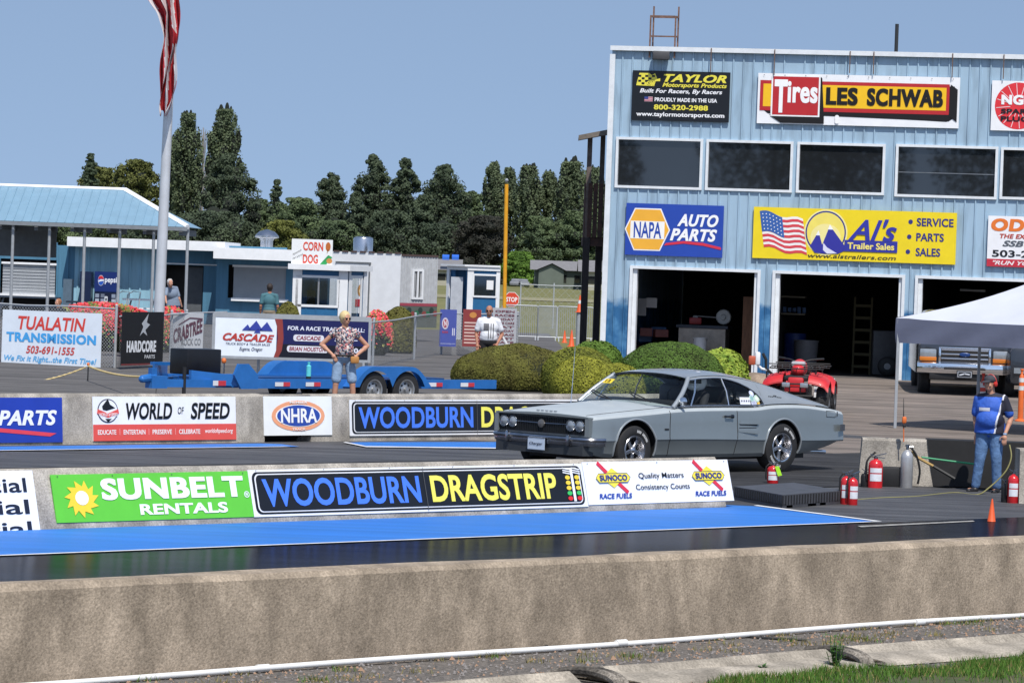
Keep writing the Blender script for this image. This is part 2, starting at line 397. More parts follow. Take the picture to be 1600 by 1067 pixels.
# ------------------------------------------------------------------ concrete
def concrete(name, c1, c2, stain=.5, sc=1.2):
    m = mat(name, c1, .9, 0, col2=c2, scale=sc * 2.2, bump=.28, bscale=70, spec=.2); N, L = nodes(m); b = N['Principled BSDF']
    tc = [n for n in N if n.type == 'TEX_COORD'][0]; src = b.inputs['Base Color'].links[0].from_socket
    mp = N.new('ShaderNodeMapping'); mp.inputs['Scale'].default_value = (2.6, 2.6, 1.1); L.new(tc.outputs['Object'], mp.inputs[0])
    nz = N.new('ShaderNodeTexNoise'); nz.inputs['Scale'].default_value = 1.3; nz.inputs['Detail'].default_value = 7; L.new(mp.outputs[0], nz.inputs['Vector'])
    mr = N.new('ShaderNodeMapRange'); mr.inputs[1].default_value = .38; mr.inputs[2].default_value = .66; mr.inputs[3].default_value = 1 - stain; mr.inputs[4].default_value = 1.2; L.new(nz.outputs['Fac'], mr.inputs[0])
    n3 = N.new('ShaderNodeTexNoise'); n3.inputs['Scale'].default_value = 55; n3.inputs['Detail'].default_value = 3; L.new(tc.outputs['Object'], n3.inputs['Vector'])
    m3 = N.new('ShaderNodeMapRange'); m3.inputs[1].default_value = .3; m3.inputs[2].default_value = .7; m3.inputs[3].default_value = .72; m3.inputs[4].default_value = 1.25; L.new(n3.outputs['Fac'], m3.inputs[0])
    vo = N.new('ShaderNodeTexVoronoi'); vo.inputs['Scale'].default_value = 16; L.new(tc.outputs['Object'], vo.inputs['Vector'])
    m4 = N.new('ShaderNodeMapRange'); m4.inputs[1].default_value = .05; m4.inputs[2].default_value = .12; m4.inputs[3].default_value = .62; m4.inputs[4].default_value = 1.0; L.new(vo.outputs['Distance'], m4.inputs[0])
    mu = N.new('ShaderNodeMath'); mu.operation = 'MULTIPLY'; L.new(mr.outputs[0], mu.inputs[0]); L.new(m3.outputs[0], mu.inputs[1])
    m5 = N.new('ShaderNodeMath'); m5.operation = 'MULTIPLY'; L.new(mu.outputs[0], m5.inputs[0]); L.new(m4.outputs[0], m5.inputs[1])
    mx = N.new('ShaderNodeMix'); mx.data_type = 'RGBA'; mx.blend_type = 'MULTIPLY'; mx.inputs[0].default_value = 1
    L.new(src, mx.inputs[6]); L.new(m5.outputs[0], mx.inputs[7]); L.new(mx.outputs[2], b.inputs['Base Color']); return m
M_con_near = concrete('weathered_concrete', (.40, .325, .245), (.29, .235, .175), .26, 3.2)
M_con = concrete('wall_concrete', (.46, .42, .36), (.33, .30, .26), .34)
M_conlt = concrete('light_concrete', (.43, .38, .31), (.30, .265, .215), .3)
def barrier(name, b, a0, a1, h, wt, wb, m, label, z0=0.0, seg=1.5, gap=None, wob=.006):
    # sloped concrete barrier; b is its near foot line
    prof = [(0, 0), (.0, .05), (wb, h - .04), (wb + .03, h), (wb + wt - .03, h), (wb + wt, h - .04), (2 * wb + wt, .05), (2 * wb + wt, 0)]
    n = int((a1 - a0) / seg); rows = []
    for i in range(n + 1):
        a = lerp(a0, a1, i / n); row = []
        for (q, z) in prof:
            row.append(T(a + rnd.uniform(-.0, .0), b + q + rnd.uniform(-wob, wob), z + z0 + rnd.uniform(-wob, wob) * (z > .1)))
        rows.append(row)
    mb = MB().grid(rows); k = len(prof); mb.f.append(tuple(range(k))); mb.m.append(0); mb.f.append(tuple(range(n * k, n * k + k))[::-1]); mb.m.append(0)
    o = mb.build(name, m, None, 25, fix=True); return tag(o, label, 'barrier')
barrier('concrete_barrier', 18.0, 2, 60, .64, .24, .03, M_con_near, 'long weathered brown concrete barrier running across the foreground beside the white pipe', seg=.8)
barrier('concrete_barrier', 27.85, -2, 31.42, .60, .10, .17, M_con, 'grey centre barrier carrying the green, black and white sponsor signs, between the two lanes')
barrier('concrete_barrier', 40.25, -2, 35.2, .72, .2, .06, M_con, 'far grey barrier left of the dark drain opening, with the orange and white museum sign')
barrier('concrete_barrier', 40.25, 36.12, 46.5, .72, .2, .06, M_con, 'far grey barrier right of the dark drain opening, passing behind the silver car')
mb = MB(); c0, c1 = T(33.6, 40.3), T(35.42, 40.3)
mb.obox(T(35.2, 40.31, .16), UT * .92, NT * .22, Z3 * .55)
tag(mb.build('lintel_block', M_con, None, 0), 'grey concrete bridge block above the dark drain opening in the far barrier', 'barrier')
mb = MB(); mb.obox(T(35.1, 40.60, .02), UT * 1.1, NT * .06, Z3 * .24)
mb.tube([T(35.4, 40.5, .09), T(36.05, 40.52, .09)], .05, 8)
tag(mb.build('drain_recess', mat('black_recess', (.008, .008, .008), .9), None, 0), 'black drain recess with pipe under the racing association sign', 'drain')

# sign fitting onto tilted barrier faces ------------------------------------------------
def face_sign(px0, py0, px1, py1, b, hgt_, slope, base, H=None):
    # px0,py0 bottom-left pixel, px1,py1 top-right pixel; the face leans back by `slope` over height hgt_
    v = (Z3 * hgt_ + NT * slope).normalized(); n = UT.cross(v).normalized()
    p0 = T(0, b, 0) + n * .01
    A = onplane(px0, py0, p0, n); B = onplane(px1, py1, p0, n); d = B - A
    return Sign(A, UT, v, d.dot(UT), d.dot(v), base, .012)
BL, YE = '#4a7de8', '#f2ea62'
def dragstrip(s):
    s.rect(0, 0, 1, 1, '#e8e8e8', 1); s.rrect(.008, .05, .992, .95, .07, '#15171c', 2); s.rrect(.014, .09, .986, .91, .06, '#e8e8e8', 3); s.rrect(.0175, .115, .9825, .885, .05, '#15171c', 4)
    s.text('WOODBURN', .032, .2, .482, .8, BL, 5, .03); s.text('DRAGSTRIP', .515, .2, .905, .8, YE, 5, .03)
    s.rect(.955, .13, .963, .9, '#f0f0f0', 5)
    for sx in (.944, .974):
        for k, c in enumerate(('#e03030', '#3ec060', '#f0d040', '#f0d040', '#f0d040')): s.ell(sx, .2 + .12 * k, .008, .05, c, 6, 12)
        for k in range(3): s.bar([(sx - .012, .9 - k * .05), (sx + .012, .86 - k * .05)], .012, '#f0f0f0', 6)
    for k in range(6): s.ell(.02 + k * .19, .975, .0015, .012, '#333333', 6, 8)
    s.rect(.4975, .02, .4988, .98, '#60605c', 6)
    return s
S0 = dict(b=27.85, hgt_=.6, slope=.17)
s = face_sign(-330, 862, 49, 735, base='#f2f3f6', **S0)
for t_, y0_ in (('Commercial', .70), ('Industrial', .40), ('Residential', .10)):
    w_ = len(t_) * .062; s.text(t_, .965 - w_, y0_, .965, y0_ + .2, '#1c2236', 2, .012)
s.build('sponsor_sign', 'white banner cut by the left edge, blue-black words ending in rcial, rial, tial')
s = face_sign(88, 817, 385.5, 736, base='#63c63e', **S0)
s.text('SUNBELT', .235, .44, .965, .9, '#f4f7f4', 2, .07); s.text('RENTALS', .415, .11, .865, .34, '#f4f7f4', 2, .05); s.text('®', .962, .42, .99, .56, '#f4f7f4', 2, .01)
pts = []
for k in range(22):
    a = 2 * PI * k / 22; q = 1 if k % 2 == 0 else .66; a += .18 if k % 2 == 0 else 0
    pts.append((.135 + .085 * q * math.cos(a), .48 + .4 * q * math.sin(a)))
s.poly(pts, '#f4d23c', 2).ell(.135, .5, .032, .15, '#f8f8ee', 3)
for x in (.03, .3, .6, .97): s.ell(x, .96, .003, .012, '#50604c', 3, 8)
s.build('sponsor_sign', 'bright green equipment rental sign with yellow sun burst on the centre barrier')
s = dragstrip(face_sign(396, 808, 907, 724.5, base='#dfe0e0', **S0))
s.build('track_sign', 'black sign with blue and yellow track name and start-light tree, on the centre barrier')
s = face_sign(919, 789, 1135, 718, base='#eff0f3', **S0)
for cx in (.185, .84):
    s.bar([(cx - .085, .96), (cx - .03, .72)], .05, '#d8354a', 2).bar([(cx + .03, .5), (cx + .085, .28)], .05, '#d8354a', 2)
    s.poly([(cx - .075, .62), (cx, .85), (cx + .075, .62), (cx, .38)], '#f3df4c', 3)
    s.poly([(cx - .115, .62), (cx - .095, .72), (cx + .095, .72), (cx + .115, .62), (cx + .095, .51), (cx - .095, .51)], '#f3df4c', 4)
    s.bar([(cx - .115, .62), (cx - .095, .72), (cx + .095, .72), (cx + .115, .62), (cx + .095, .51), (cx - .095, .51), (cx - .115, .62)], .005, '#33355a', 5)
    s.text('SUNOCO', cx - .092, .545, cx + .092, .685, '#2f3a86', 6, .05)
    s.text('RACE FUELS', cx - .11, .13, cx + .11, .25, '#2c46a0', 3, .03, .2)
s.text('Quality Matters', .36, .55, .67, .72, '#16181c', 3, .006); s.text('Consistency Counts', .33, .28, .70, .45, '#16181c', 3, .006)
for x in (.03, .5, .97): s.ell(x, .96, .003, .014, '#555555', 3, 8)
s.build('sponsor_sign', 'white race fuel sign with two yellow diamonds at the right end of the centre barrier')
S1 = dict(b=40.25, hgt_=.72, slope=.06)
s = face_sign(-110, 693, 96, 621, base='#2440a8', **S1)
s.text('AUTO PARTS', .02, .38, .955, .72, '#f2f3f8', 2, .05, .25)
s.poly([(.02, .12), (.5, .24), (.9, .13), (.95, .2), (.5, .33), (.02, .2)], '#e04656', 2)
s.build('sponsor_sign', 'blue auto parts sign with red swoosh on the far barrier, cut by the left edge')
s = face_sign(145, 689, 367, 619.5, base='#f0f1f4', **S1)
s.rect(0, 0, 1, .37, '#e2574f', 1)
s.text('WORLD', .225, .48, .545, .86, '#0c0e14', 2, .035, .18); s.text('OF', .585, .6, .628, .76, '#0c0e14', 2, .005, .18); s.text('SPEED', .675, .48, .955, .86, '#0c0e14', 2, .035, .18)
for t_, x0, x1 in (('EDUCATE', .03, .155), ('ENTERTAIN', .205, .355), ('PRESERVE', .405, .54), ('CELEBRATE', .59, .74)): s.text(t_, x0, .14, x1, .25, '#f6e8e6', 2, .03)
s.text('worldofspeed.org', .775, .13, .975, .26, '#f6e8e6', 2, .02, .25)
for x in (.18, .38, .565): s.rect(x - .001, .13, x + .001, .27, '#f6c8c4', 2)
s.ell(.1, .68, .07, .27, '#3a4256', 2).ell(.1, .68, .064, .245, '#f0f1f4', 3)
s.poly([(.06, .78), (.1, .95), (.115, .82), (.15, .74), (.09, .68), (.065, .7)], '#16181e', 4).poly([(.025, .62), (.1, .52), (.175, .62), (.17, .72), (.1, .62), (.03, .72)], '#e2574f', 4).poly([(.08, .5), (.1, .42), (.125, .5)], '#16181e', 4)
s.text('WORLD of SPEED', .035, .56, .165, .63, '#f6e8e6', 5, .02)
s.build('sponsor_sign', 'white and coral museum sign with round emblem on the far barrier')
s = face_sign(412, 680.5, 517, 619, base='#eef0ee', **S1)
s.ell(.5, .5, .39, .39, '#f0a57c', 2).ell(.5, .5, .335, .29, '#f4f4f2', 3).ell(.5, .5, .315, .27, '#2a4aa4', 4)
s.text('NHRA', .24, .32, .77, .69, '#f4f4f4', 5, .03); s.text('MEMBER', .37, .815, .63, .875, '#f6efe8', 5, .03); s.text('TRACK', .4, .13, .6, .185, '#f6efe8', 5, .03)
s.build('sponsor_sign', 'white sign with blue oval in an orange ring above the drain opening')
s = dragstrip(face_sign(546, 681, 930, 624, base='#dfe0e0', **S1))
s.build('track_sign', 'black track name sign on the far barrier, partly hidden behind the silver car')

# ------------------------------------------------------------------ foreground details
M_pvc = mat('white_plastic_pipe', (.78, .78, .76), .4, 0, .06, 4)
mb = MB(); pts = []
for k in range(60):
    a = lerp(10.0, 40, k / 59); pts.append(T(a, 17.84 + .012 * math.sin(k * .35), .04 + .006 * math.sin(k * .6)))
mb.tube(pts, .020, 10)
for a in (12.2, 15.6, 19, 22.4): mb.tube([T(a, 17.84, .042), T(a + .10, 17.84, .042)], .026, 12)
tag(mb.build('water_pipe', M_pvc, None, 40), 'thin white plastic pipe lying along the foot of the foreground barrier', 'pipe')
mb = MB()
for q in range(5):
    p0 = G(1190 + q * 3, 1010); 
    pts = [G(1040, 1010 + q), G(1120, 990 + q * .6), G(1190, 985), G(1260, 1000 + q)]
mb.tube([G(850, 1018) + Z3 * .03, G(885, 1000) + Z3 * .04, G(925, 998) + Z3 * .09, G(932, 990) + Z3 * .03], .012, 6)
mb.tube([G(1030, 980) + Z3 * .09, G(1100, 988) + Z3 * .02, G(1180, 1000) + Z3 * .02, G(1260, 1004) + Z3 * .02], .012, 6)
tag(mb.build('black_cable', mat('black_rubber', (.015, .015, .015), .6), None, 40), 'thin black cable trailing over the gravel under the white pipe', 'cable')
# rounded half-pipe kerb pieces
def kerb(a0, a1, lab, b0=16.25, wd=.95, h=.12, crown=True):
    rows = []
    n = 14
    for i in range(n + 1):
        a = lerp(a0, a1, i / n); row = []
        for j in range(13):
            t = j / 12; e = .05 * math.sin(a * 3 + j) * .3
            row.append(T(a + (.04 * math.sin(j * 1.3) if i in (0, n) else 0), b0 + wd * t + .02 * math.sin(a * 2), .02 + h * (math.sin(PI * t) ** .6) + e * .2 + (.05 if t > .55 else 0) * math.sin(PI * t)))
        rows.append(row)
    mb = MB().grid(rows)
    for ii in (0, n): mb.f.append(tuple(range(ii * 13, ii * 13 + 13))); mb.m.append(0)
    return tag(mb.build('concrete_kerb', M_conlt, None, 40, fix=True), lab, 'kerb')
def aof(px, py): q = G(px, py); return (q.x + q.y) * C45
a1_, a2_ = aof(1318, 1035), aof(880, 1062)
kerb(a1_, 31, 'pale rounded concrete kerb piece at the lower right, ending beside the green weed', b0=16.02, wd=.70, h=.05)
kerb(a2_ + .05, a1_ - .28, 'pale concrete kerb piece between the green weed and the broken pipe end', b0=15.98, wd=.66, h=.05)
kerb(12, a2_ - .3, 'pale concrete kerb piece half buried at the bottom, left of the broken pipe end', b0=15.95, wd=.62, h=.04)
def ring(a, b, r, lab):
    mb = MB(); pts = [T(a + .10 * math.sin(math.radians(t)), b + r * math.cos(math.radians(t)), .01 + r * .25 * math.sin(math.radians(t))) for t in range(0, 181, 10)]
    mb.tube(pts, .032, 8); mb.tube([p + UT * .07 for p in pts], .028, 8)
    return tag(mb.build('pipe_collar', concrete('dark_concrete', (.26, .23, .19), (.10, .09, .08), .4), None, 40), lab, 'pipe collar')
ring(a1_ - .22, 16.42, .34, 'broken concrete collar curving between two kerb pieces beside the weed')
ring(a2_ - .2, 16.32, .34, 'broken concrete collar at the bottom edge of the picture')
M_grass = mat('grass_blades', (.10, .20, .03), .7, 0, col2=(.05, .12, .015), scale=9, spec=.2)
M_dry = mat('dry_weeds', (.30, .23, .08), .8, 0, col2=(.14, .15, .04), scale=9)
def blades(mb, p, n, h, sp, m=0):
    for _ in range(n):
        q = p + V((rnd.gauss(0, sp), rnd.gauss(0, sp), 0)); q.z = max(q.z, p.z); a = rnd.uniform(0, 2 * PI); hh = h * rnd.uniform(.5, 1.2); wv = V((math.cos(a), math.sin(a), 0)) * .004
        tip = q + V((rnd.gauss(0, .35), rnd.gauss(0, .35), 1)) * hh
        mb.add([q - wv, q + wv, tip], [(0, 1, 2)], m)
mb = MB()
for _ in range(15000):
    a = rnd.uniform(14.5, 31); b = 15.86 - abs(rnd.gauss(0, .34)) + .14 * math.sin(a * 2.1) + .08 * math.sin(a * 5.3)
    blades(mb, T(a, b, .03), 2, .055, .02, 0 if rnd.random() < .85 else 1)
o = mb.build('grass', [M_grass, M_dry], None, 0); o['kind'] = 'stuff'; o['label'] = 'bright green grass at the lower right corner'
mb = MB()
for _ in range(90):
    a = rnd.uniform(13, 30); b = rnd.choice((17.82, 17.5, 17.3)) + rnd.gauss(0, .06); c = T(a, b, .015)
    blades(mb, c, 25, .04, .06, 0)
    if rnd.random() < .35: blades(mb, c, 20, .045, .05, 1)
o = mb.build('weeds', [M_dry, M_grass], None, 0); o['kind'] = 'stuff'; o['label'] = 'dry yellowish weeds in the gravel along the pipe'
mb = MB()
for _ in range(7000):
    a = rnd.uniform(11, 31); b = rnd.uniform(16.72, 18.05) if rnd.random() < .85 else rnd.gauss(15.9, .08); c = T(a, b, .018); r = rnd.uniform(.005, .016)
    if rnd.random() < .03: r *= 2
    mb.add([c + V((r, 0, 0)), c + V((-r * .5, r * .8, 0)), c + V((-r * .6, -r * .7, 0)), c + V((0, 0, r))], [(0, 1, 3), (1, 2, 3), (2, 0, 3)], rnd.randrange(3))
o = mb.build('pebbles', [mat('pebble_grey', (.22, .2, .19)), mat('pebble_dark', (.07, .065, .06)), mat('pebble_rust', (.33, .2, .12))], None, 0); o['kind'] = 'stuff'
def weed(p, h, n, lab):
    mb = MB()
    for k in range(n):
        a = rnd.uniform(0, 2 * PI); hh = h * rnd.uniform(.4, 1); d = V((math.cos(a), math.sin(a), 0)); top = p + d * h * .3 * rnd.random() + Z3 * hh
        mb.tube([p, p.lerp(top, .5) + d * .01, top], .003, 4)
        for q in range(9):
            c = p.lerp(top, .2 + .8 * q / 8); b = rnd.uniform(0, 2 * PI); e = V((math.cos(b), math.sin(b), rnd.uniform(-.2, .5))) * rnd.uniform(.03, .055); w_ = e.cross(Z3).normalized() * .012
            mb.add([c, c + e * .5 + w_, c + e, c + e * .5 - w_], [(0, 1, 2, 3)])
    return tag(mb.build('weed_plant', mat('weed_green', (.06, .15, .02), .6, 0, .4, 20), None, 0), lab, 'weed')
weed(G(1305, 1050), .27, 16, 'tall leafy green weed growing at the joint of the concrete kerb')
weed(G(1022, 1062), .10, 8, 'low green weed at the bottom edge left of the tall weed')
weed(G(1190, 1056), .08, 8, 'small weed sprouting between the kerb and the grass')
# ------------------------------------------------------------------ control tower building
PHI = math.radians(12)
WU = V((math.cos(PHI), -math.sin(PHI), 0)); WN = V((-math.sin(PHI), -math.cos(PHI), 0))   # along the facade, out of the facade
FP = P(1250, 500, 87)
FP = V((FP.x, 87, 0))
def fp(px, py, off=0.0): return onplane(px, py, FP + WN * off, WN)
def fu(p): return (p - FP).dot(WU)
def FW(u, z, off=0.0): return FP + WU * u + WN * off + Z3 * z
ZB = .33
UL = fu(fp(957, 76)); UR = UL + 17.5; ZT = fp(958, 76).z
def fr(x0, y0, x1, y1):          # pixel bottom-left, top-right -> facade rect
    a = fp(x0, y0); b = fp(x1, y1); return (fu(a), a.z, fu(b), b.z)
WIN = [fr(962, 292, 1098, 219), fr(1103, 296, 1239, 223), fr(1245, 300, 1383, 227), fr(1399, 306, 1559, 231), fr(1563, 310, 1722, 236)]
zt_ = fp(1185, 425).z
DOOR = [(fu(fp(986, 480)), ZB, fu(fp(1183, 500)), zt_), (fu(fp(1209, 480)), ZB, fu(fp(1409, 500)), zt_), (fu(fp(1432, 480)), ZB, fu(fp(1635, 500)), zt_)]
DOOR.append((DOOR[2][2] + .4, ZB, DOOR[2][2] + 3.4, zt_))
OPN = WIN + DOOR
M_wall = mat('blue_metal_siding', '#a0bacd', .45, 0, .07, 1.5, stretch=(1, 1, .25)); N, L = nodes(M_wall)
b = N['Principled BSDF']; src = b.inputs['Base Color'].links[0].from_socket; tc = [n for n in N if n.type == 'TEX_COORD'][0]
geo = N.new('ShaderNodeNewGeometry'); sp = N.new('ShaderNodeSeparateXYZ'); L.new(geo.outputs['Position'], sp.inputs[0])
nz = N.new('ShaderNodeTexNoise'); nz.inputs['Scale'].default_value = 4; nz.inputs['Detail'].default_value = 6; L.new(geo.outputs['Position'], nz.inputs['Vector'])
ml = N.new('ShaderNodeMath'); ml.operation = 'MULTIPLY_ADD'; ml.inputs[1].default_value = .38; L.new(nz.outputs['Fac'], ml.inputs[0]); L.new(sp.outputs[2], ml.inputs[2])
rp = N.new('ShaderNodeMapRange'); rp.inputs[1].default_value = 2.08; rp.inputs[2].default_value = 2.22; L.new(ml.outputs[0], rp.inputs[0])
n5 = N.new('ShaderNodeTexNoise'); n5.inputs['Scale'].default_value = 3; n5.inputs['Detail'].default_value = 8; L.new(geo.outputs['Position'], n5.inputs['Vector'])
c5 = N.new('ShaderNodeValToRGB'); L.new(n5.outputs['Fac'], c5.inputs[0]); c5.color_ramp.elements[0].color = (*hx('#2f6796'), 1); c5.color_ramp.elements[1].color = (*hx('#5b93bd'), 1); c5.color_ramp.elements[0].position = .45; c5.color_ramp.elements[1].position = .7
mx = N.new('ShaderNodeMix'); mx.data_type = 'RGBA'; L.new(rp.outputs[0], mx.inputs[0]); L.new(c5.outputs[0], mx.inputs[6]); L.new(src, mx.inputs[7])
n6 = N.new('ShaderNodeTexNoise'); n6.inputs['Scale'].default_value = 2.2; n6.inputs['Detail'].default_value = 8; mp6 = N.new('ShaderNodeMapping'); mp6.inputs['Scale'].default_value = (2.2, 2.2, .35); L.new(geo.outputs['Position'], mp6.inputs[0]); L.new(mp6.outputs[0], n6.inputs['Vector'])
m6 = N.new('ShaderNodeMapRange'); m6.inputs[1].default_value = .3; m6.inputs[2].default_value = .5; m6.inputs[3].default_value = .72; m6.inputs[4].default_value = 1; L.new(n6.outputs['Fac'], m6.inputs[0])
m7 = N.new('ShaderNodeMix'); m7.data_type = 'RGBA'; m7.blend_type = 'MULTIPLY'; m7.inputs[0].default_value = 1; L.new(mx.outputs[2], m7.inputs[6]); L.new(m6.outputs[0], m7.inputs[7])
L.new(m7.outputs[2], b.inputs['Base Color'])
M_trim = mat('white_trim', '#dfe3e6', .5, 0, .08, 5)
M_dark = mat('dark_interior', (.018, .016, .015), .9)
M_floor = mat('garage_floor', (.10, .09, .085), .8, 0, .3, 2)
BT = thing('tower_building', 'two storey light blue metal control building with open garage bays and large sponsor signs', 'building', FW(0, ZB), 0)
# facade cells around the openings, corrugated with small ribs
us = sorted(set([UL, UR] + [q for o in OPN for q in (o[0], o[2])])); zs = sorted(set([ZB, ZT] + [q for o in OPN for q in (o[1], o[3])]))
def inside(u, z): return any(o[0] < u < o[2] and o[1] < z < o[3] for o in OPN)
mb = MB()
for i in range(len(us) - 1):
    j = 0
    while j < len(zs) - 1:
        um = (us[i] + us[i + 1]) / 2
        if inside(um, (zs[j] + zs[j + 1]) / 2): j += 1; continue
        k = j
        while k + 1 < len(zs) - 1 and not inside(um, (zs[k + 1] + zs[k + 2]) / 2): k += 1
        mb.add([FW(us[i], zs[j]), FW(us[i + 1], zs[j]), FW(us[i + 1], zs[k + 1]), FW(us[i], zs[k + 1])], [(0, 1, 2, 3)])
        # ribs
        q = math.ceil((us[i] - UL) / .245)
        while UL + q * .245 + .05 < us[i + 1]:
            u = UL + q * .245; q += 1
            if u < us[i] + .01: continue
            for (du, w2) in ((0, .045),):
                a, b_ = FW(u, zs[j] + .002, .001), FW(u + w2, zs[j] + .002, .001); h = Z3 * (zs[k + 1] - zs[j] - .004)
                c1, c2 = FW(u + .01, zs[j] + .002, .034), FW(u + w2 - .01, zs[j] + .002, .034)
                mb.add([a, c1, c2, b_, a + h, c1 + h, c2 + h, b_ + h], [(0, 1, 5, 4), (1, 2, 6, 5), (2, 3, 7, 6)])
        j = k + 1
# sides, back, roof
DP = 11.0
def bq(u0, u1, z0, z1, d0, d1):
    mb.obox(FW(u0, z0, -d0), WU * (u1 - u0), -WN * (d1 - d0), Z3 * (z1 - z0))
bq(UL, UL + .12, ZB, ZT, .01, DP); bq(UR - .12, UR, ZB, ZT, .01, DP)
mb.build('wall', M_wall, BT, 0)
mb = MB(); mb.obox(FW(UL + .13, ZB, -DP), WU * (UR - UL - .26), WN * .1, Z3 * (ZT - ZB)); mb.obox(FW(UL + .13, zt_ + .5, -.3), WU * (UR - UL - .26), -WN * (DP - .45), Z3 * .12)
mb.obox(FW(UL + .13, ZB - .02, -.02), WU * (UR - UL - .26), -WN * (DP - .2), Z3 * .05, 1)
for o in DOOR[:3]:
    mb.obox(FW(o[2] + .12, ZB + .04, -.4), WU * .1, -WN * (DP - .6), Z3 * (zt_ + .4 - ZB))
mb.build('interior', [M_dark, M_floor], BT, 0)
mb = MB(); mb.obox(FW(UL - .02, ZT, .1), WU * (UR - UL), -WN * DP, Z3 * .06); mb.build('roof', mat('roof_metal', (.3, .32, .34), .5), BT, 0)
mb = MB()
mb.obox(FW(UL - .03, ZT - .05, .06), WU * (UR - UL + .1), WN * .06, Z3 * .11); mb.obox(FW(UL - .04, ZB, .04), WU * .13, WN * .04, Z3 * (ZT - ZB - .14))
mb.build('trim', M_trim, BT, 0)
def frame(mb, o, wd, off, dp, bottom=True):
    u0, z0, u1, z1 = o
    mb.obox(FW(u0, z1 - wd, off), WU * (u1 - u0), WN * dp, Z3 * wd)
    mb.obox(FW(u0, z0 + (wd if bottom else 0), off), WU * wd, WN * dp, Z3 * (z1 - z0 - wd * (2 if bottom else 1))); mb.obox(FW(u1 - wd, z0 + (wd if bottom else 0), off), WU * wd, WN * dp, Z3 * (z1 - z0 - wd * (2 if bottom else 1)))
    if bottom: mb.obox(FW(u0, z0, off), WU * (u1 - u0), WN * dp, Z3 * wd)
M_win = mat('tower_glass', (.016, .018, .021), .02, 0, .1, 1, spec=1.0)
M_win.node_tree.nodes['Principled BSDF'].inputs['IOR'].default_value = 1.5
for o in WIN:
    mb = MB(); frame(mb, (o[0] - .02, o[1] - .02, o[2] + .02, o[3] + .02), .06, -.05, .11)
    f = mb.build('window', M_trim, BT, 0)
    mb = MB(); mb.obox(FW(o[0] + .04, o[1] + .04, -.03), WU * (o[2] - o[0] - .08), -WN * .02, Z3 * (o[3] - o[1] - .08)); g = mb.build('pane', M_win, BT, 0); g.parent = f
    if o is WIN[3]:
        mb = MB(); mb.obox(FW(o[0] + .05, lerp(o[1], o[3], .46), -.027), WU * (o[2] - o[0] - .1), WN * .01, Z3 * .02); g = mb.build('rail', mat('grey_aluminium', (.25, .26, .27), .4, .6), BT, 0); g.parent = f
for o in DOOR:
    mb = MB(); frame(mb, (o[0] - .05, ZB, o[2] + .05, o[3] + .05), .07, .0, .06, False)
    mb.obox(FW(o[0] + .021, ZB, -.01), WU * .1, -WN * .18, Z3 * (o[3] - ZB - .02)); mb.obox(FW(o[2] - .1, ZB, -.01), WU * .08, -WN * .18, Z3 * (o[3] - ZB - .02))
    mb.build('door_frame', M_trim, BT, 0)
# struts over the signs and roof things
for x, y in ((1110, 113), (1209, 118), (1327, 115), (1364, 117), (1487, 122), (1567, 124)):
    a = fp(x, y, .09); mb = MB(); mb.obox(FW(fu(a), a.z, .125), WU * .022, WN * .02, Z3 * (ZT + .05 - a.z)); mb.build('sign_strut', mat('rusty_brown_steel', (.16, .10, .075), .8, .2, .3, 20), BT, 0)
a = fp(1021, 94, .1); mb = MB(); mb.bbox(FW(fu(a) + .2, a.z + .1, .22), (.4, .3, .2), bv=.02); mb.obox(FW(fu(a) + .15, a.z + .15, .02), WU * .1, WN * .1, Z3 * .05)
mb.build('flood_lamp', mat('lamp_grey', (.06, .06, .065), .6), BT, 30)
M_rust = mat('rusted_rail', (.20, .115, .085), .85, .2, .35, 12)
u1_, u2_ = fu(fp(1015, 60)), fu(fp(1054, 60)); zt2 = fp(1030, 25).z
mb = MB()
for u in (u1_, u2_):
    for off in (.05, -.35): mb.obox(FW(u, ZT - (.2 if off > 0 else -.05), off), WU * .035, -WN * .035, Z3 * (zt2 - ZT + .2))
    mb.obox(FW(u, zt2 - .03, .0), WU * .035, -WN * .33, Z3 * .035); mb.obox(FW(u, lerp(ZT, zt2, .38), .0), WU * .035, -WN * .33, Z3 * .03)
for z in (.0, .3): mb.obox(FW(u1_, lerp(zt2, ZT, z * 2) - .03, .04), WU * (u2_ - u1_), -WN * .03, Z3 * .035)
for z in (.0,): mb.obox(FW(u1_, zt2 - .03, -.36), WU * (u2_ - u1_), -WN * .03, Z3 * .035)
tag(mb.build('roof_ladder', M_rust, None, 0), 'rusty ladder hoop rising above the roof edge over the black parts sign', 'ladder')
a = fp(1400, 84, -1); mb = MB(); mb.tube([V((a.x, a.y, ZT)), V((a.x, a.y, fp(1400, 38, -1).z))], .045, 10)
tag(mb.build('roof_pole', mat('dark_pole', (.02, .022, .025), .6), None, 30), 'short black pole standing on the roof of the blue building', 'pole')

# facade signs ---------------------------------------------------------------------
def fsign(x0, y0, x1, y1, base, off=.045):
    u_, z_, uu, zz = fr(x0, y0, x1, y1); return Sign(FW(u_, z_, off), WU, Z3, uu - u_, zz - z_, base, .035)
s = fsign(987, 188, 1142, 114, '#14171d')
s.text('TAYLOR', .32, .78, .965, .94, '#ecdf4e', 2, .06, .3); s.text('Motorsports Products', .31, .655, .97, .765, '#ecdf4e', 2, .04, .3)
s.text('Built For Racers, By Racers', .08, .53, .925, .64, '#f2f2f4', 2, .035, .25); s.text('PROUDLY MADE IN THE USA', .235, .385, .875, .465, '#f2f2f4', 2, .05)
s.text('800-320-2988', .23, .22, .785, .325, '#ecdf4e', 2, .05); s.text('www.taylormotorsports.com', .05, .06, .955, .175, '#f2f2f4', 2, .04)
s.rect(.13, .38, .215, .475, '#d8b8c0', 2)
for k in range(3): s.rect(.13, .39 + k * .03, .215, .402 + k * .03, '#b8485c', 3)
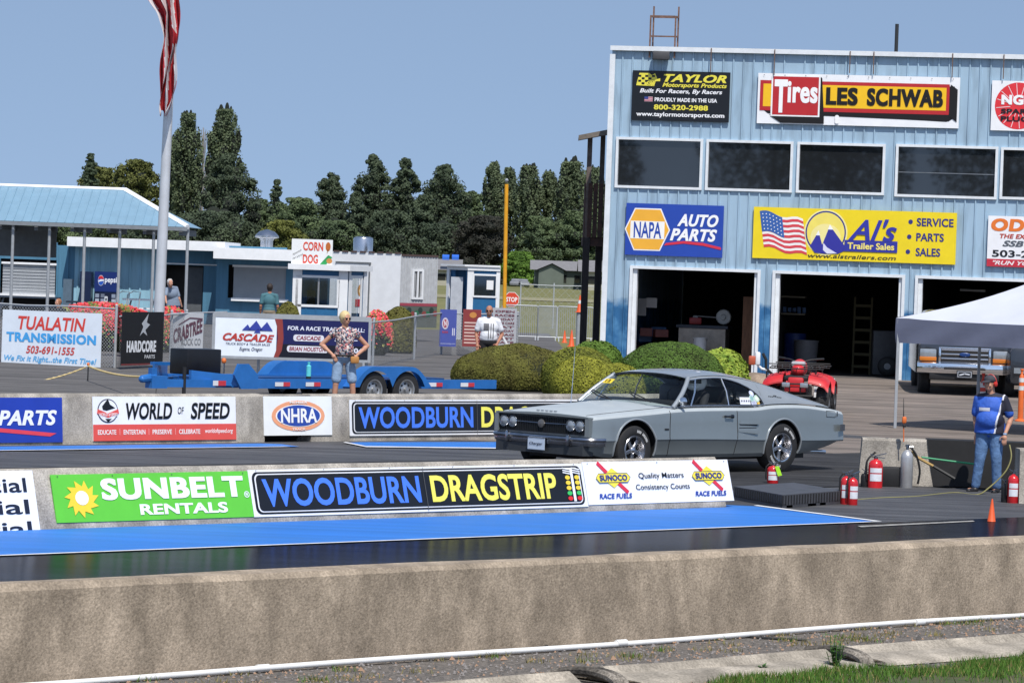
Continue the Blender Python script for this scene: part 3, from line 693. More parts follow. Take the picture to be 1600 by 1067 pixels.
s.rect(.13, .43, .17, .475, '#3c4c90', 4)
s.poly([(.04, .70), (.07, .95), (.17, .95), (.2, .91), (.23, .95), (.255, .84), (.285, .85), (.285, .79), (.24, .79), (.225, .69)], '#ecdf4e', 2)
for i in range(5):
    for j in range(4):
        if (i + j) % 2: s.rect(.06 + i * .035, .72 + j * .05, .09 + i * .035, .762 + j * .05, '#14171d', 3)
s.text('GT', .15, .71, .245, .80, '#ecdf4e', 4, .08, .2)
s.build('facade_sign', 'black race parts sign with yellow and white lettering, top left on the blue facade')
s = fsign(1183, 193, 1501, 122, '#eff0f2')
K, R_, Yl = '#17120f', '#b9282c', '#f6c21e'
s.poly([(.06, .17), (.1, .27), (.97, .27), (.985, .84), (.97, .2), (.94, .12), (.33, .2)], K, 1)
s.poly([(.01, .33), (.055, .2), (.95, .13), (.975, .2), (.975, .82), (.95, .82)], K, 2)
s.rect(.012, .26, .95, .86, R_, 3); s.rect(.028, .34, .935, .79, Yl, 4)
s.poly([(.065, .16), (.12, .02), (.335, .02), (.31, .16)], K, 5); s.poly([(.31, .16), (.335, .02), (.335, .12), (.32, .92), (.31, .96)], K, 5)
s.poly([(.955, .22), (.99, .12), (.99, .76), (.955, .86)], K, 5)
s.rect(.068, .15, .312, .965, '#f2f2f2', 6); s.rect(.076, .18, .304, .94, R_, 7)
s.text('T', .084, .22, .15, .88, '#f6f6f6', 8, .07); s.text('ires', .15, .42, .30, .85, '#f6f6f6', 8, .05)
s.text('LES', .342, .4, .5, .75, K, 8, .08); s.text('SCHWAB', .545, .4, .92, .75, K, 8, .08)
s.rrect(.39, .03, .41, .2, .04, '#f6f6f6', 8)
for k in range(10): s.ell(.03 + k * .104, .965, .0025, .013, '#8a8a8a', 8, 8)
s.build('facade_sign', 'long white tire shop sign with red square and yellow bar on the upper facade')
s = fsign(1548, 204, 1706, 130, '#f0f0f2')
s.ell(.27, .5, .235, .47, '#e0353c', 1, 36)
for k in range(16):
    a = 2 * PI * k / 16 + .1; s.bar([(.27 + .08 * math.cos(a), .5 + .16 * math.sin(a)), (.27 + .22 * math.cos(a), .5 + .45 * math.sin(a))], .012, '#f0f0f2', 2)
s.text('NGK', .1, .52, .44, .72, '#f6f6f6', 4, .09); s.text('SPARK', .1, .34, .44, .44, '#15171c', 5, .05); s.text('PLUGS', .1, .19, .44, .29, '#15171c', 5, .05)
s.build('facade_sign', 'white spark plug sign with red sunburst disc at the right edge of the facade')
s = fsign(977, 398, 1132, 322, '#2648a8')
hexp = lambda k: [(.225 + .22 * k * x, .5 + .385 * k * y) for x, y in ((-1, 0), (-.58, 1), (.58, 1), (1, 0), (.58, -1), (-.58, -1))]
s.poly(hexp(1.06), '#f4f4f4', 1); s.poly(hexp(1), '#f2b23a', 2)
s.rect(.05, .32, .40, .66, '#f6f4ee', 3); s.text('NAPA', .085, .335, .37, .645, '#2a4aa6', 4, .02)
s.text('AUTO', .53, .58, .95, .82, '#f6f6f6', 3, .06, .3); s.text('PARTS', .46, .30, .94, .54, '#f6f6f6', 3, .06, .3)
s.poly([(.4, .2), (.6, .25), (.8, .22), (.985, .15), (.985, .2), (.8, .275), (.6, .3), (.42, .25)], '#d43248', 3)
s.build('facade_sign', 'blue auto parts sign with yellow hexagon above the leftmost garage bay')
s = fsign(1176, 403, 1496, 333, '#f0d51e')
def wv(x, y): return (.03 + .215 * x + .06 * (1 - y) * .5, .12 + .80 * y - .12 * x * 1.2 + .035 * math.sin(x * 9))
def flagpoly(x0, x1, y0, y1, c, l):
    n = 8; s.poly([wv(lerp(x0, x1, k / n), y0) for k in range(n + 1)] + [wv(lerp(x1, x0, k / n), y1) for k in range(n + 1)], c, l)
flagpoly(0, 1, .12, 1.0, '#f2eeea', 1)
for k in range(7): flagpoly(0, 1, .12 + .126 * k, .12 + .126 * k + .065, '#d8454e', 2)
flagpoly(0, .52, .5, 1.0, '#3a62a8', 3)
for i in range(6):
    for j in range(5):
        q = wv(.06 + i * .08, .56 + j * .09); s.ell(q[0], q[1], .003, .013, '#f2f2f2', 4, 6)
s.ell(.36, .54, .107, .445, '#f4e9a0', 1, 40); s.ell(.36, .54, .10, .42, '#2c3488', 2, 40); s.ell(.36, .54, .093, .39, '#f3e06a', 3, 40); s.ell(.36, .44, .075, .27, '#f5e79a', 4, 30)
s.poly([(.285, .27), (.325, .56), (.345, .3), (.38, .68), (.47, .22), (.42, .13), (.31, .14)], '#34349a', 5)
s.poly([(.312, .48), (.325, .58), (.333, .48)], '#f4f4f4', 6); s.poly([(.37, .6), (.38, .70), (.397, .6)], '#f4f4f4', 6)
s.poly([(.35, .34), (.37, .25), (.42, .14), (.37, .13), (.35, .2)], '#dcdcee', 6)
s.rect(.455, .19, .715, .41, '#33379a', 6); s.text("Al's", .47, .40, .71, .83, '#3236a0', 7, .02, .35); s.text('Trailer Sales', .47, .235, .7, .365, '#f2e07a', 8, .04)
s.text('www.alstrailers.com', .275, .045, .71, .125, '#3a3a28', 3, .01, .2)
for k, t_ in enumerate(('SERVICE', 'PARTS', 'SALES')):
    y = .74 - k * .29; s.ell(.775 - k * .004, y + .06, .011, .045, '#33357c', 2, 16); s.text(t_, .805, y - .02, (.985, .94, .925)[k], y + .14, '#33357c', 2, .035)
s.build('facade_sign', 'long yellow trailer sales sign with waving flag and mountain disc above the garage bays')
s = fsign(1542, 416, 1702, 342, '#f0f0f2')
s.text('ODYSSEY', .03, .70, .97, .95, '#e8792c', 2, .09, .1); s.text('THE EXTREME BATTERY', .12, .56, .95, .65, '#b83a24', 2, .05, .2); s.text('SSB TECH', .15, .40, .75, .52, '#5a6068', 2, .06, .3); s.text('503-266-4424', .05, .19, .95, .33, '#15171c', 2, .03)
s.rect(0, 0, 1, .15, '#c43040', 2); s.text('"RUN YOUR BEST"', .06, .035, .8, .12, '#f4e8e8', 3, .03, .3)
s.build('facade_sign', 'white battery sign with orange lettering at the right edge, lower row')

# garage contents -----------------------------------------------------------------------
def gb(px, py, back, z=None):     # floor point inside the garage behind pixel column
    p = fp(px, py, -back); return V((p.x, p.y, ZB + .04 if z is None else z))
fz = lambda px, py, back: fp(px, py, -back).z
M_steel = mat('bench_steel', (.42, .36, .30), .5, .3, .25, 6)
o = gb(1059, 560, 2.2); wb = fu(gb(1132, 560, 2.2)) - fu(o); ztb = fz(1090, 508, 2.2)
t = thing('workbench', 'tan cabinet workbench with dark top cluttered with tools, in the left garage bay', 'workbench', o)
MB().obox(o, WU * wb, -WN * .7, Z3 * (ztb - ZB - .12)).build('cabinet', M_steel, t, 0)
MB().obox(o + Z3 * (ztb - ZB - .11) + WN * .05 - WU * .06, WU * (wb + .12), -WN * .8, Z3 * .07).build('bench_top', mat('bench_top', (.03, .04, .06), .5), t, 0)
def onb(px, dz=0): p = fp(px, 508, -2.4); return V((p.x, p.y, ztb + dz))
mb = MB(); mb.bbox(onb(1086, .1), (.3, .2, .16), bv=.02); mb.bbox(onb(1086, .2), (.12, .12, .07), bv=.02, m=1); mb.tube([onb(1090, .22), onb(1120, .2)], .015, 6, 1)
tag(mb.build('toolbox', [mat('tool_red', (.35, .03, .03), .5), mat('tool_grey', (.3, .3, .3), .5)], None, 30), 'small red toolbox lying on the cluttered workbench', 'toolbox')
mb = MB(); c = onb(1130, .22); mb.lathe([(.02, -.03), (.19, -.03), (.19, .0), (.17, .02), (.07, .02), (.06, .05), (.02, .05)], 24, c, WN)
tag(mb.build('fan', mat('fan_grey', (.38, .38, .36), .5, .3), None, 30), 'round grey fan at the right end of the workbench', 'fan')
def bucket(p, r, h, m, name, lab, cat, lab2=None):
    mb = MB(); mb.lathe([(r * .86, 0), (r, h), (r * 1.06, h), (r * 1.06, h - .03), (r * 1.0, h - .03)], 24, p); mb.lathe([(r * .9, h - .02), (r * .9, h - .01)], 20, p, m=1)
    mb.tube([p + V((r * math.cos(a), -r * .2, h - .04 - .12 * math.sin(a))) for a in [PI * k / 10 for k in range(11)]], .006, 5, 1)
    return tag(mb.build(name, [m, M_dark], None, 40), lab, cat)
bucket(gb(1093, 560, 1.6), .17, fz(1093, 530, 1.6) - ZB, mat('white_bucket', (.6, .6, .6), .5), 'bucket', 'white bucket with a dark print standing before the workbench', 'bucket')
mb = MB(); p = gb(1077, 560, 1.5); mb.lathe([(.09, 0), (.1, .2), (.06, .3), (.02, .36), (.015, .5)], 12, p); tag(mb.build('spray_bottle', mat('bottle_grey', (.35, .37, .4), .4), None, 40), 'grey bottle with a thin neck left of the white bucket', 'bottle')
mb = MB(); p = gb(1157, 590, 1.2); mb.obox(p, WU * .36, -WN * .12, Z3 * (fz(1160, 466, 1.2) - ZB)); mb.obox(p + WU * .37 - WN * .02, WU * .22, -WN * .1, Z3 * (fz(1160, 470, 1.2) - ZB))
tag(mb.build('wood_panel', mat('brown_wood', (.17, .075, .035), .7, 0, .3, 3, stretch=(6, 6, 1)), None, 0), 'tall brown wooden panel leaning at the right side of the left bay', 'panel')
mb = MB(); p = fp(992, 480, -1.4); mb.obox(p - Z3 * .2, WU * .28, -WN * .03, Z3 * .42); tag(mb.build('notice', mat('paper_grey', (.22, .21, .2), .8), None, 0), 'dim grey board at the left inner wall of the left bay', 'notice')
mb = MB(); p = fp(1010, 474, -1.4); mb.obox(p - Z3 * .1, WU * .26, -WN * .03, Z3 * .24); tag(mb.build('notice', mat('paper_pale', (.34, .32, .3), .8), None, 0), 'pale sheet of paper right of the dim grey board in the left bay', 'notice')
mb = MB()
for k in range(16): c = gb(rnd.uniform(995, 1040), 540, rnd.uniform(1.5, 2.6)) + Z3 * rnd.uniform(0, .9); mb.bbox(c, (rnd.uniform(.1, .4), .2, rnd.uniform(.1, .3)), rnd.randrange(3), Matrix.Rotation(rnd.uniform(-.5, .5), 3, 'Z'))
o = mb.build('clutter', [mat('clutter_red', (.10, .02, .015)), mat('clutter_blue', (.02, .06, .14)), mat('clutter_tan', (.12, .09, .05))], None, 0); o['kind'] = 'stuff'; o['label'] = 'dim pile of garage junk beside the workbench'
bucket(gb(1258, 590, 2.6), .30, fz(1258, 534, 2.6) - ZB, mat('grey_bin', (.17, .17, .18), .6), 'trash_bin', 'grey plastic trash bin in the middle garage bay behind the red quad', 'bin')
mb = MB(); p = gb(1240, 590, 3.2); mb.lathe([(.27, 0), (.28, .3), (.27, .32), (.28, .6), (.27, .62), (.28, .95)], 24, p); tag(mb.build('barrel', mat('blue_barrel', (.015, .035, .16), .5), None, 40), 'dark blue barrel left of the grey trash bin', 'barrel')
mb = MB(); p = gb(1330, 590, 3.5); M_y = mat('yellow_ladder', (.07, .052, .006), .6)
for q in (0, .42): mb.obox(p + WU * (q + .0), WU * .05, -WN * .06, Z3 * 1.9)
for k in range(6): mb.obox(p + WU * .05 + Z3 * (.15 + k * .3), WU * .37, -WN * .05, Z3 * .07)
tag(mb.build('step_ladder', M_y, None, 0), 'yellow ladder standing deep in the middle garage bay', 'ladder')
mb = MB(); p = gb(1362, 590, 3.4); mb.bbox(p + Z3 * .55 + WU * .35, (.75, .6, 1.1), bv=.03); tag(mb.build('cabinet', mat('dim_cabinet', (.10, .10, .105), .5), None, 30), 'dim grey cabinet at the right of the yellow ladder', 'cabinet')
mb = MB(); p = gb(1386, 594, 2.4); mb.lathe([(.03, -.08), (.2, -.08), (.24, -.05), (.24, .05), (.2, .08), (.1, .08)], 24, p + Z3 * .24, WN); mb.lathe([(.02, .081), (.08, .09)], 16, p + Z3 * .24, WN, m=1)
tag(mb.build('spare_wheel', [mat('black_rubber', (.015, .015, .015)), mat('tool_grey', (.3, .3, .3))], None, 40), 'small wheel with pale hub low in the middle bay beside the door edge', 'wheel')
mb = MB(); p = fp(1213, 491, -2.5); mb.obox(p, WU * .7, -WN * .3, Z3 * .04); mb.obox(p + Z3 * .42, WU * .7, -WN * .3, Z3 * .04)
for k in range(6): mb.bbox(p + WU * (.06 + k * .12) + Z3 * .12 - WN * .15, (.09, .1, rnd.uniform(.1, .2)), 1)
tag(mb.build('wall_shelf', [mat('shelf_wood', (.14, .12, .08)), mat('clutter_blue', (.02, .06, .14))], None, 0), 'dim shelf with boxes high in the middle garage bay', 'shelf')
mb = MB(); a = fp(1500, 453, -3); mb.tube([a, a + WU * .62], .03, 8); tag(mb.build('tube_lamp', mat('tube_white', (.5, .5, .5), .4), None, 30), 'pale fluorescent tube hanging in the right garage bay', 'lamp')

# timber stair tower left of the building -------------------------------------------------
M_tw = mat('dark_timber', (.030, .024, .022), .85, 0, .4, 6, stretch=(4, 4, .5)); M_tb = mat('brown_timber', (.13, .10, .085), .85, 0, .3, 6)
t0 = P(917, 400, 90.5); t1 = P(938, 400, 91.6); L0 = V((t0.x, 90.5, .33)); L1 = V((t1.x, 91.6, .33))
stt = thing('stair_tower', 'dark timber landing with plank roof clinging to the left end of the blue building', 'stairs', L0)
top0 = P(931, 209, 90.5).z; lz = P(931, 372, 90.5).z; lz2 = P(931, 288, 90.5).z
mb = MB(); lean = V((0, 0, 0))
for q in (L0, L0 + V((.34, .9, 0)), ): mb.obox(q - V((.11, .05, 0)), V((.17, 0, 0)), V((0, .17, 0)), Z3 * (lz - .33))
mb.build('post', M_tw, stt, 0)
mb = MB()
for q in (L0, L0 + V((.34, .9, 0))): mb.obox(q - V((.08, .04, 0)) + Z3 * (lz - .33), V((.12, 0, 0)), V((0, .12, 0)), Z3 * (top0 - lz))
mb.build('upper_post', M_tb, stt, 0)
mb = MB(); mb.obox(L0 + V((-.12, -.05, lz - .33 - .2)), V((1.4, .3, 0)), V((0, 1.6, 0)), Z3 * .22); 
for k in range(9): mb.obox(L0 + V((-.02 + k * .13, -.09 + k * .02, lz - .33 + .02)), V((.105, .0, 0)), V((0, .05, 0)), Z3 * (lz2 - lz))
for k in range(9): mb.obox(L0 + V((-.1, .1 + k * .15, lz - .33 + .02)), V((.05, .0, 0)), V((0, .12, 0)), Z3 * (lz2 - lz))
mb.build('landing', mat('burnt_timber', (.03, .022, .02), .9, 0, col2=(.10, .045, .03), scale=6), stt, 0)
mb = MB(); pr = [P(905, 216, 90.3), P(960, 203, 90.3)]
for k in range(8): mb.obox(V((pr[0].x, 90.1 + k * .2, pr[0].z - .02)), V((1.4, 0, .32)), V((0, .19, 0)), Z3 * .07)
mb.obox(V((pr[0].x - .02, 90.0, pr[0].z - .06)), V((1.4, 0, .32)), V((0, .08, 0)), Z3 * .12)
mb.build('roof', mat('grey_planks', (.17, .145, .12), .85, 0, .3, 5), stt, 0)
# ------------------------------------------------------------------ grey fastback coupe
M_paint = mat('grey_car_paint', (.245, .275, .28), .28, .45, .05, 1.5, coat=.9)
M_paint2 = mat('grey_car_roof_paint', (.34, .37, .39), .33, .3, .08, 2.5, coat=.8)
M_blk = mat('matte_black', (.012, .012, .013), .6, 0, .2, 8)
M_chr = mat('chrome', (.75, .76, .78), .10, 1.0, .04, 5)
M_dchr = mat('dull_chrome', (.36, .37, .40), .22, 1.0, .25, 6)
M_rub_t = mat('tyre_rubber', (.018, .018, .019), .75, 0, .25, 12)
M_alu = mat('polished_aluminium', (.62, .62, .64), .25, 1.0, .08, 8)
M_lens = mat('lamp_lens', (.30, .33, .36), .08, .3, .15, 8, coat=.6)
M_lett = mat('white_lettering', (.75, .75, .74), .6, 0, .1, 10)
M_gls = glass('car_glass', (.86, .90, .88), -.0)
CRZ = math.radians(225)
RM = Matrix.Rotation(CRZ, 3, 'Z')
ra = G(1220, 739)
CO = ra - RM @ V((-3.92, .80, 0)); CO.z = .03
car = thing('fastback_car', 'silver grey fastback coupe with four round headlights staging in the far lane', 'car', CO, CRZ)
CM = LOCS[car.name]
Wk = [(0, .86), (.12, .90), (.5, .94), (1.4, .955), (3.0, .955), (3.7, .96), (4.4, .945), (4.9, .915), (5.17, .87)]
Sk = [(0, .75), (.15, .77), (.9, .82), (1.8, .875), (2.6, .885), (3.2, .885), (3.6, .915), (4.2, .915), (4.7, .875), (5.05, .835), (5.17, .815)]
Ck = [(0, .765), (.15, .80), (.6, .865), (1.0, .90), (1.6, .935), (2.0, .93), (4.4, .93), (4.8, .89), (5.17, .825)]
Bk = [(0, .30), (.25, .24), (1.0, .215), (3.6, .215), (4.3, .25), (4.8, .33), (5.17, .42)]
def sect(d):
    W, S, C, B = cr(Wk, d), cr(Sk, d), cr(Ck, d), cr(Bk, d); M = .445 + .02 * math.sin(d)
    return [(0, B + .02), (W * .7, B), (W - .085, B), (W - .045, B + .05), (W - .012, M - .02), (W, M), (W - .004, M + .03), (W - .018, (M + S) / 2), (W - .022, S - .075), (W - .03, S - .045), (W - .055, S - .012), (W - .10, S), (W * .66, lerp(S, C, .45)), (W * .33, lerp(S, C, .9)), (0, C)]
NS = 66
rows = []
for i in range(NS + 1):
    d = .05 + 5.10 * i / NS; h = sect(d); row = [V((-d, y, z)) for y, z in h]; row += [V((-d, -y, z)) for y, z in h[-2:0:-1]]; rows.append(row)
k = len(rows[0]); mb = MB(); mb.v = [p for r in rows for p in r]
for i in range(NS):
    for j in range(k):
        j2 = (j + 1) % k; mb.f.append((i * k + j, i * k + j2, (i + 1) * k + j2, (i + 1) * k + j)); d = .05 + 5.1 * (i + .5) / NS
        top = 11 <= j <= 16
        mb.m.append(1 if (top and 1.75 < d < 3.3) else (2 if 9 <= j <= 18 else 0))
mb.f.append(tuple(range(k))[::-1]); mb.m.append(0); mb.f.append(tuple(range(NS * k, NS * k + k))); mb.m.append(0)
M_hood = mat('grey_paint_sky_lit', (.42, .46, .475), .45, .0, .06, 2.5, coat=.12)  # same car paint, lightened on the top faces to carry sky reflection
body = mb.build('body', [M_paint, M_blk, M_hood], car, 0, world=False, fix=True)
# wheel openings
for d, r in ((.83, .385), (3.78, .375)):
    for sy in (1, -1):
        cb = MB(); cb.lathe([(r, 0), (r, .5)], 40, V((-d, sy * .62 if sy > 0 else -1.12, .345)), (0, 1, 0), m=1)
        c = cb.build('cutter', [M_paint, M_blk], None, 0, fix=True); c.location = CM @ c.location; c.rotation_euler = (0, 0, CRZ)
        md = body.modifiers.new('b', 'BOOLEAN'); md.operation = 'DIFFERENCE'; md.object = c; md.solver = 'EXACT'
bpy.context.view_layer.update()
dg = bpy.context.evaluated_depsgraph_get(); me = bpy.data.meshes.new_from_object(body.evaluated_get(dg)); body.modifiers.clear(); body.data = me
for o in [o for o in bpy.data.objects if o.name.startswith('cutter')]: bpy.data.objects.remove(o)
me.polygons.foreach_set('use_smooth', [True] * len(me.polygons)); me.set_sharp_from_angle(angle=math.radians(24))
# arch lips, rocker trim
for d, r in ((.83, .39), (3.78, .38)):
    for sy in (1, -1):
        mb = MB(); pts = []
        for q in range(-14, 195, 8):
            a = math.radians(q); x = -d + r * math.cos(a); z = .345 + r * math.sin(a); dd = -x
            hs = sect(dd)[2:11]; zz = [h[1] for h in hs]; yy = [h[0] for h in hs]; y = float(np.interp(z, zz, yy))
            pts.append(V((x, sy * (y + .002), z)))
        mb.tube(pts, .014, 6)
        mb.build('wheel_arch_lip', M_paint2, car, 50, world=False)
# greenhouse -----------------------------------------------------------------------
Rc = [(2.03, 1.315), (2.27, 1.348), (2.67, 1.365), (3.07, 1.345), (3.47, 1.285), (3.87, 1.195), (4.27, 1.085), (4.62, .985), (4.82, .925)]
Re = [(2.07, 1.268), (2.32, 1.297), (2.67, 1.305), (3.07, 1.275), (3.47, 1.215), (3.87, 1.13), (4.27, 1.035), (4.62, .955), (4.82, .905)]
Rw = [(2.07, .675), (2.47, .69), (3.07, .685), (3.67, .69), (4.17, .72), (4.62, .765), (4.82, .79)]
rows = []
for i in range(31):
    d = lerp(2.05, 4.82, i / 30); zc, ze, wd = cr(Rc, d), cr(Re, d), cr(Rw, d); row = []
    for j in range(17):
        t = -1 + 2 * j / 16; z = ze + (zc - ze) * (1 - abs(t) ** 2.6); bow = .06 * (1 - t * t) if i == 0 else .06 * (1 - t * t) * max(0, 1 - i / 6)
        row.append(V((-d + bow, -t * wd, z)))
    rows.append(row)
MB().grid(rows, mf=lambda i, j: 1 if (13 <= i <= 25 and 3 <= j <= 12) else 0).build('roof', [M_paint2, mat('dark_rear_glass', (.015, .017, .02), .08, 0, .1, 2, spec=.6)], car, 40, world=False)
def belt(d): return V((-d, cr(Wk, d) - .085, cr(Sk, d) + .012))
def redge(d): return V((-d, cr(Rw, d), cr(Re, d) - .008))
A0, A1 = 1.60, 2.10
def side(d, t):                                   # surface between belt and roof rail
    # the belt point runs from A0; the roof point from A1
    q = (d - A0) / (4.82 - A0); db = d; dr = A1 + (4.82 - A1) * q ** 1.0 if d < 99 else d
    dr = max(A1, d) if d > A1 + .25 else lerp(A1, A1 + .25, max(0, (d - A0)) / (A1 + .25 - A0))
    a = belt(db); b = redge(dr); p = a.lerp(b, t); p.y += .035 * math.sin(PI * t); return p
def ttop(d):
    return float(np.interp(d, [1.6, 2.68, 2.88, 3.03, 3.18, 3.28, 3.35, 3.39, 3.41], [.93, .93, .89, .83, .71, .56, .38, .18, .05]))
ds = [lerp(A0, 3.41, i / 40) for i in range(41)]
for sy in (1, -1):
    fl = lambda p: V((p.x, p.y * sy, p.z))
    gl = MB().grid([[fl(side(d, lerp(.03, ttop(d), j / 6))) for j in range(7)] for d in ds]); gl.build('side_window', M_gls, car, 60, world=False)
    pn = MB(); pn.grid([[fl(side(d, lerp(ttop(d), 1, j / 3)) + V((0, .006, 0)) * sy) for j in range(4)] for d in ds])
    pn.grid([[fl(side(d, lerp(0, 1, j / 8)) + V((0, .006, 0)) * sy) for j in range(9)] for d in [lerp(3.41, 4.82, i / 20) for i in range(21)]])
    pn.grid([[fl(side(d, lerp(0, .04, j / 2)) + V((0, .006, 0)) * sy) for j in range(3)] for d in ds])
    pn.build('rear_pillar', M_paint2, car, 50, world=False)
    tr = MB()
    tr.tube([fl(side(A0 + .01, t)) + V((.015, 0, 0)) for t in (0, .25, .5, .75, 1)], .032, 8)
    tr.build('windscreen_pillar', M_paint2, car, 50, world=False)
    ch = MB(); tr_ = [fl(side(d, ttop(d)) + V((0, .012, .0))) for d in ds]; ch.tube(tr_, .009, 6)
    ch.tube([fl(side(d, .035) + V((0, .012, 0))) for d in ds], .010, 6)
    ch.build('window_trim', M_dchr, car, 50, world=False)
    mb = MB(); mb.tube([fl(side(1.93, t) + V((0, .012, 0))) for t in (.02, .5, .93)], .011, 6); mb.build('quarter_window_frame', M_chr, car, 50, world=False)
    mb = MB(); mb.tube([fl(side(2.70, t) + V((0, .012, 0))) for t in (.02, .5, .92)], .011, 6); mb.build('window_divider', M_chr, car, 50, world=False)
# windscreen
rows = []
for i in range(13):
    t = i / 12; row = []
    for j in range(17):
        s_ = -1 + 2 * j / 16; a = side(A0, t); y = -s_ * a.y * 1.0; bow = (.26 if t < 1 else .1) * (1 - s_ * s_) * (1 - t * .6); zz = a.z + (cr(Ck, 1.6) - .90 - .02) * (1 - s_ * s_) * (1 - t) * .7 + .045 * (1 - abs(s_) ** 2.6) * t
        row.append(V((a.x + bow * (1 - t * .45), y, zz)))
    rows.append(row)
MB().grid(rows).build('windscreen', M_gls, car, 60, world=False)
mb = MB(); mb.tube([rows[0][j] + V((.01, 0, .004)) for j in range(17)], .012, 6); mb.tube([rows[-1][j] + V((.005, 0, .0)) for j in range(17)], .014, 6); mb.build('windscreen_trim', M_dchr, car, 50, world=False)
for y0, y1 in ((.62, .12), (-.02, -.50)):
    a = V((-1.34 - .25 * (y0 ** 2), y0, .945)); mb = MB(); mb.tube([a, a + V((.03, (y1 - y0) * .5, .045)), a + V((-.10, (y1 - y0), .10))], .009, 5); mb.tube([a + V((-.02, (y1 - y0) * .15, .02)), a + V((-.12, (y1 - y0) * 1.0, .115))], .008, 5); mb.build('wiper', M_blk, car, 0, world=False)
# interior
mb = MB(); mb.bbox((-2.72, .38, .80), (.55, .5, .25), bv=.06); mb.bbox((-2.98, .38, .98), (.14, .5, .32), bv=.06); mb.bbox((-2.72, -.38, .80), (.55, .5, .25), bv=.06); mb.bbox((-2.98, -.38, .98), (.14, .5, .32), bv=.06)
mb.build('seat', mat('seat_vinyl', (.03, .03, .033), .5), car, 40, world=False)
mb = MB(); mb.bbox((-1.92, 0, .90), (.3, 1.35, .12), bv=.04); mb.build('dashboard', M_blk, car, 40, world=False)
mb = MB(); mb.tube([V((-2.23 + .06 * math.sin(a), .38 + .19 * math.cos(a), .96 + .17 * math.sin(a))) for a in [2 * PI * k_ / 20 for k_ in range(20)]], .013, 6, closed=True); mb.build('steering_wheel', M_blk, car, 50, world=False)
mb = MB(); mb.tube([V((-3.25, .52, .85)), V((-3.2, .50, 1.2)), V((-3.2, .3, 1.26)), V((-3.2, -.3, 1.26)), V((-3.2, -.50, 1.2)), V((-3.25, -.52, .85))], .022, 8); mb.build('roll_bar', M_blk, car, 50, world=False)
# front face
mb = MB(); mb.obox((-.045, -.80, .515), (.03, 0, 0), (0, 1.60, 0), (0, 0, .215)); 
for q in range(49): mb.obox((-.018, -.79 + q * .0325, .525), (.014, 0, 0), (0, .007, 0), (0, 0, .195))
mb.build('grille', [mat('grille_black', (.02, .022, .025), .35, .3)], car, 0, world=False)
mb = MB(); mb.tube([V((-.01, -.50, .645)), V((0, 0, .64)), V((-.01, .50, .645))], .006, 5); mb.build('grille_bar', M_dchr, car, 40, world=False)
mb = MB(); mb.lathe([(.055, 0), (.055, .02), (.035, .026), (.0, .03)], 20, V((-.005, 0, .635)), (1, 0, 0)); mb.build('grille_badge', mat('badge_grey', (.20, .19, .18), .4, .6), car, 40, world=False)
mb = MB()
for a in ((-.055, -.84, .735, 0), ): mb.prism([(-.06, -.88, .73), (-.06, .88, .73), (.012, .85, .738), (.022, 0, .75), (.012, -.85, .738)], (0, 0, .02))
mb.obox((-.06, .80, .50), (.07, 0, 0), (0, .07, 0), (0, 0, .235)); mb.obox((-.06, -.87, .50), (.07, 0, 0), (0, .07, 0), (0, 0, .235)); mb.build('grille_surround', M_paint, car, 30, world=False)
for y in (.70, .535, -.535, -.70):
    mb = MB(); mb.lathe([(.079, -.03), (.082, .012), (.076, .022), (.071, .012)], 24, V((-.012, y, .635)), (1, 0, 0), caps=False); hl = mb.build('headlight', M_chr, car, 50, world=False)
    mb = MB(); mb.lathe([(.071, -.0), (.068, .012), (.05, .024), (.02, .032), (.0, .034)], 24, V((-.012, y, .635)), (1, 0, 0), caps=False); g = mb.build('lens', M_lens, car, 60, world=False); g.parent = hl
# bumper
def bump(x0, prof, zoff=0):
    path = []
    for q in range(-20, 21):
        t = q / 20; y = .955 * t; e = max(0, abs(t) - .80) / .20; path.append((x0 - .03 * abs(t) ** 2 - .27 * e ** 2, y if e == 0 else math.copysign(.765 + (.20) * math.sin(e * PI / 2), t)))
    return path
path = bump(.075, 0); mb = MB(); rows = []
prof = [(-.07, .375), (-.015, .38), (-.01, .40), (-.01, .43), (.012, .46), (.0, .485), (-.07, .49)]
for i, (x, y) in enumerate(path):
    nx, ny = (1, 0)
    if abs(y) > .78: a = (abs(y) - .765) / .2 * 1.2; nx, ny = math.cos(a), math.copysign(math.sin(a), y)
    rows.append([V((x + q * nx, y + q * ny, z)) for q, z in prof])
mb.grid(rows, flip=True); mb.build('front_bumper', M_dchr, car, 35, world=False)
for y in (.56, -.56): mb = MB(); mb.bbox((.07, y, .44), (.05, .05, .15), bv=.02); mb.build('bumper_guard', M_dchr, car, 40, world=False)
mb = MB(); mb.prism([(-.12, -.84, .40), (.04, -.80, .40), (.06, -.78, .26), (.04, 0, .245), (.06, .78, .26), (.04, .80, .40), (-.12, .84, .40), (-.12, .84, .27), (-.12, -.84, .27)][:2] + [(.04, .80, .40), (-.12, .84, .40)], (0, 0, -.15)); mb.build('valance', mat('dark_grey_paint', (.05, .055, .06), .4, .3), car, 0, world=False)
pl = Sign(V((.085, -.155, .29)) , V((0, 1, 0)), V((0, 0, 1)), .31, .155, '#c6d3e4', .006)
pl.text('Charger', .1, .35, .9, .65, '#2c3a55', 2, .02, .3); pl.rect(0, 0, 1, .04, '#8e9bb0').rect(0, .96, 1, 1, '#8e9bb0')
pl.mb.build('number_plate', pl.mats, car, 0, world=False)
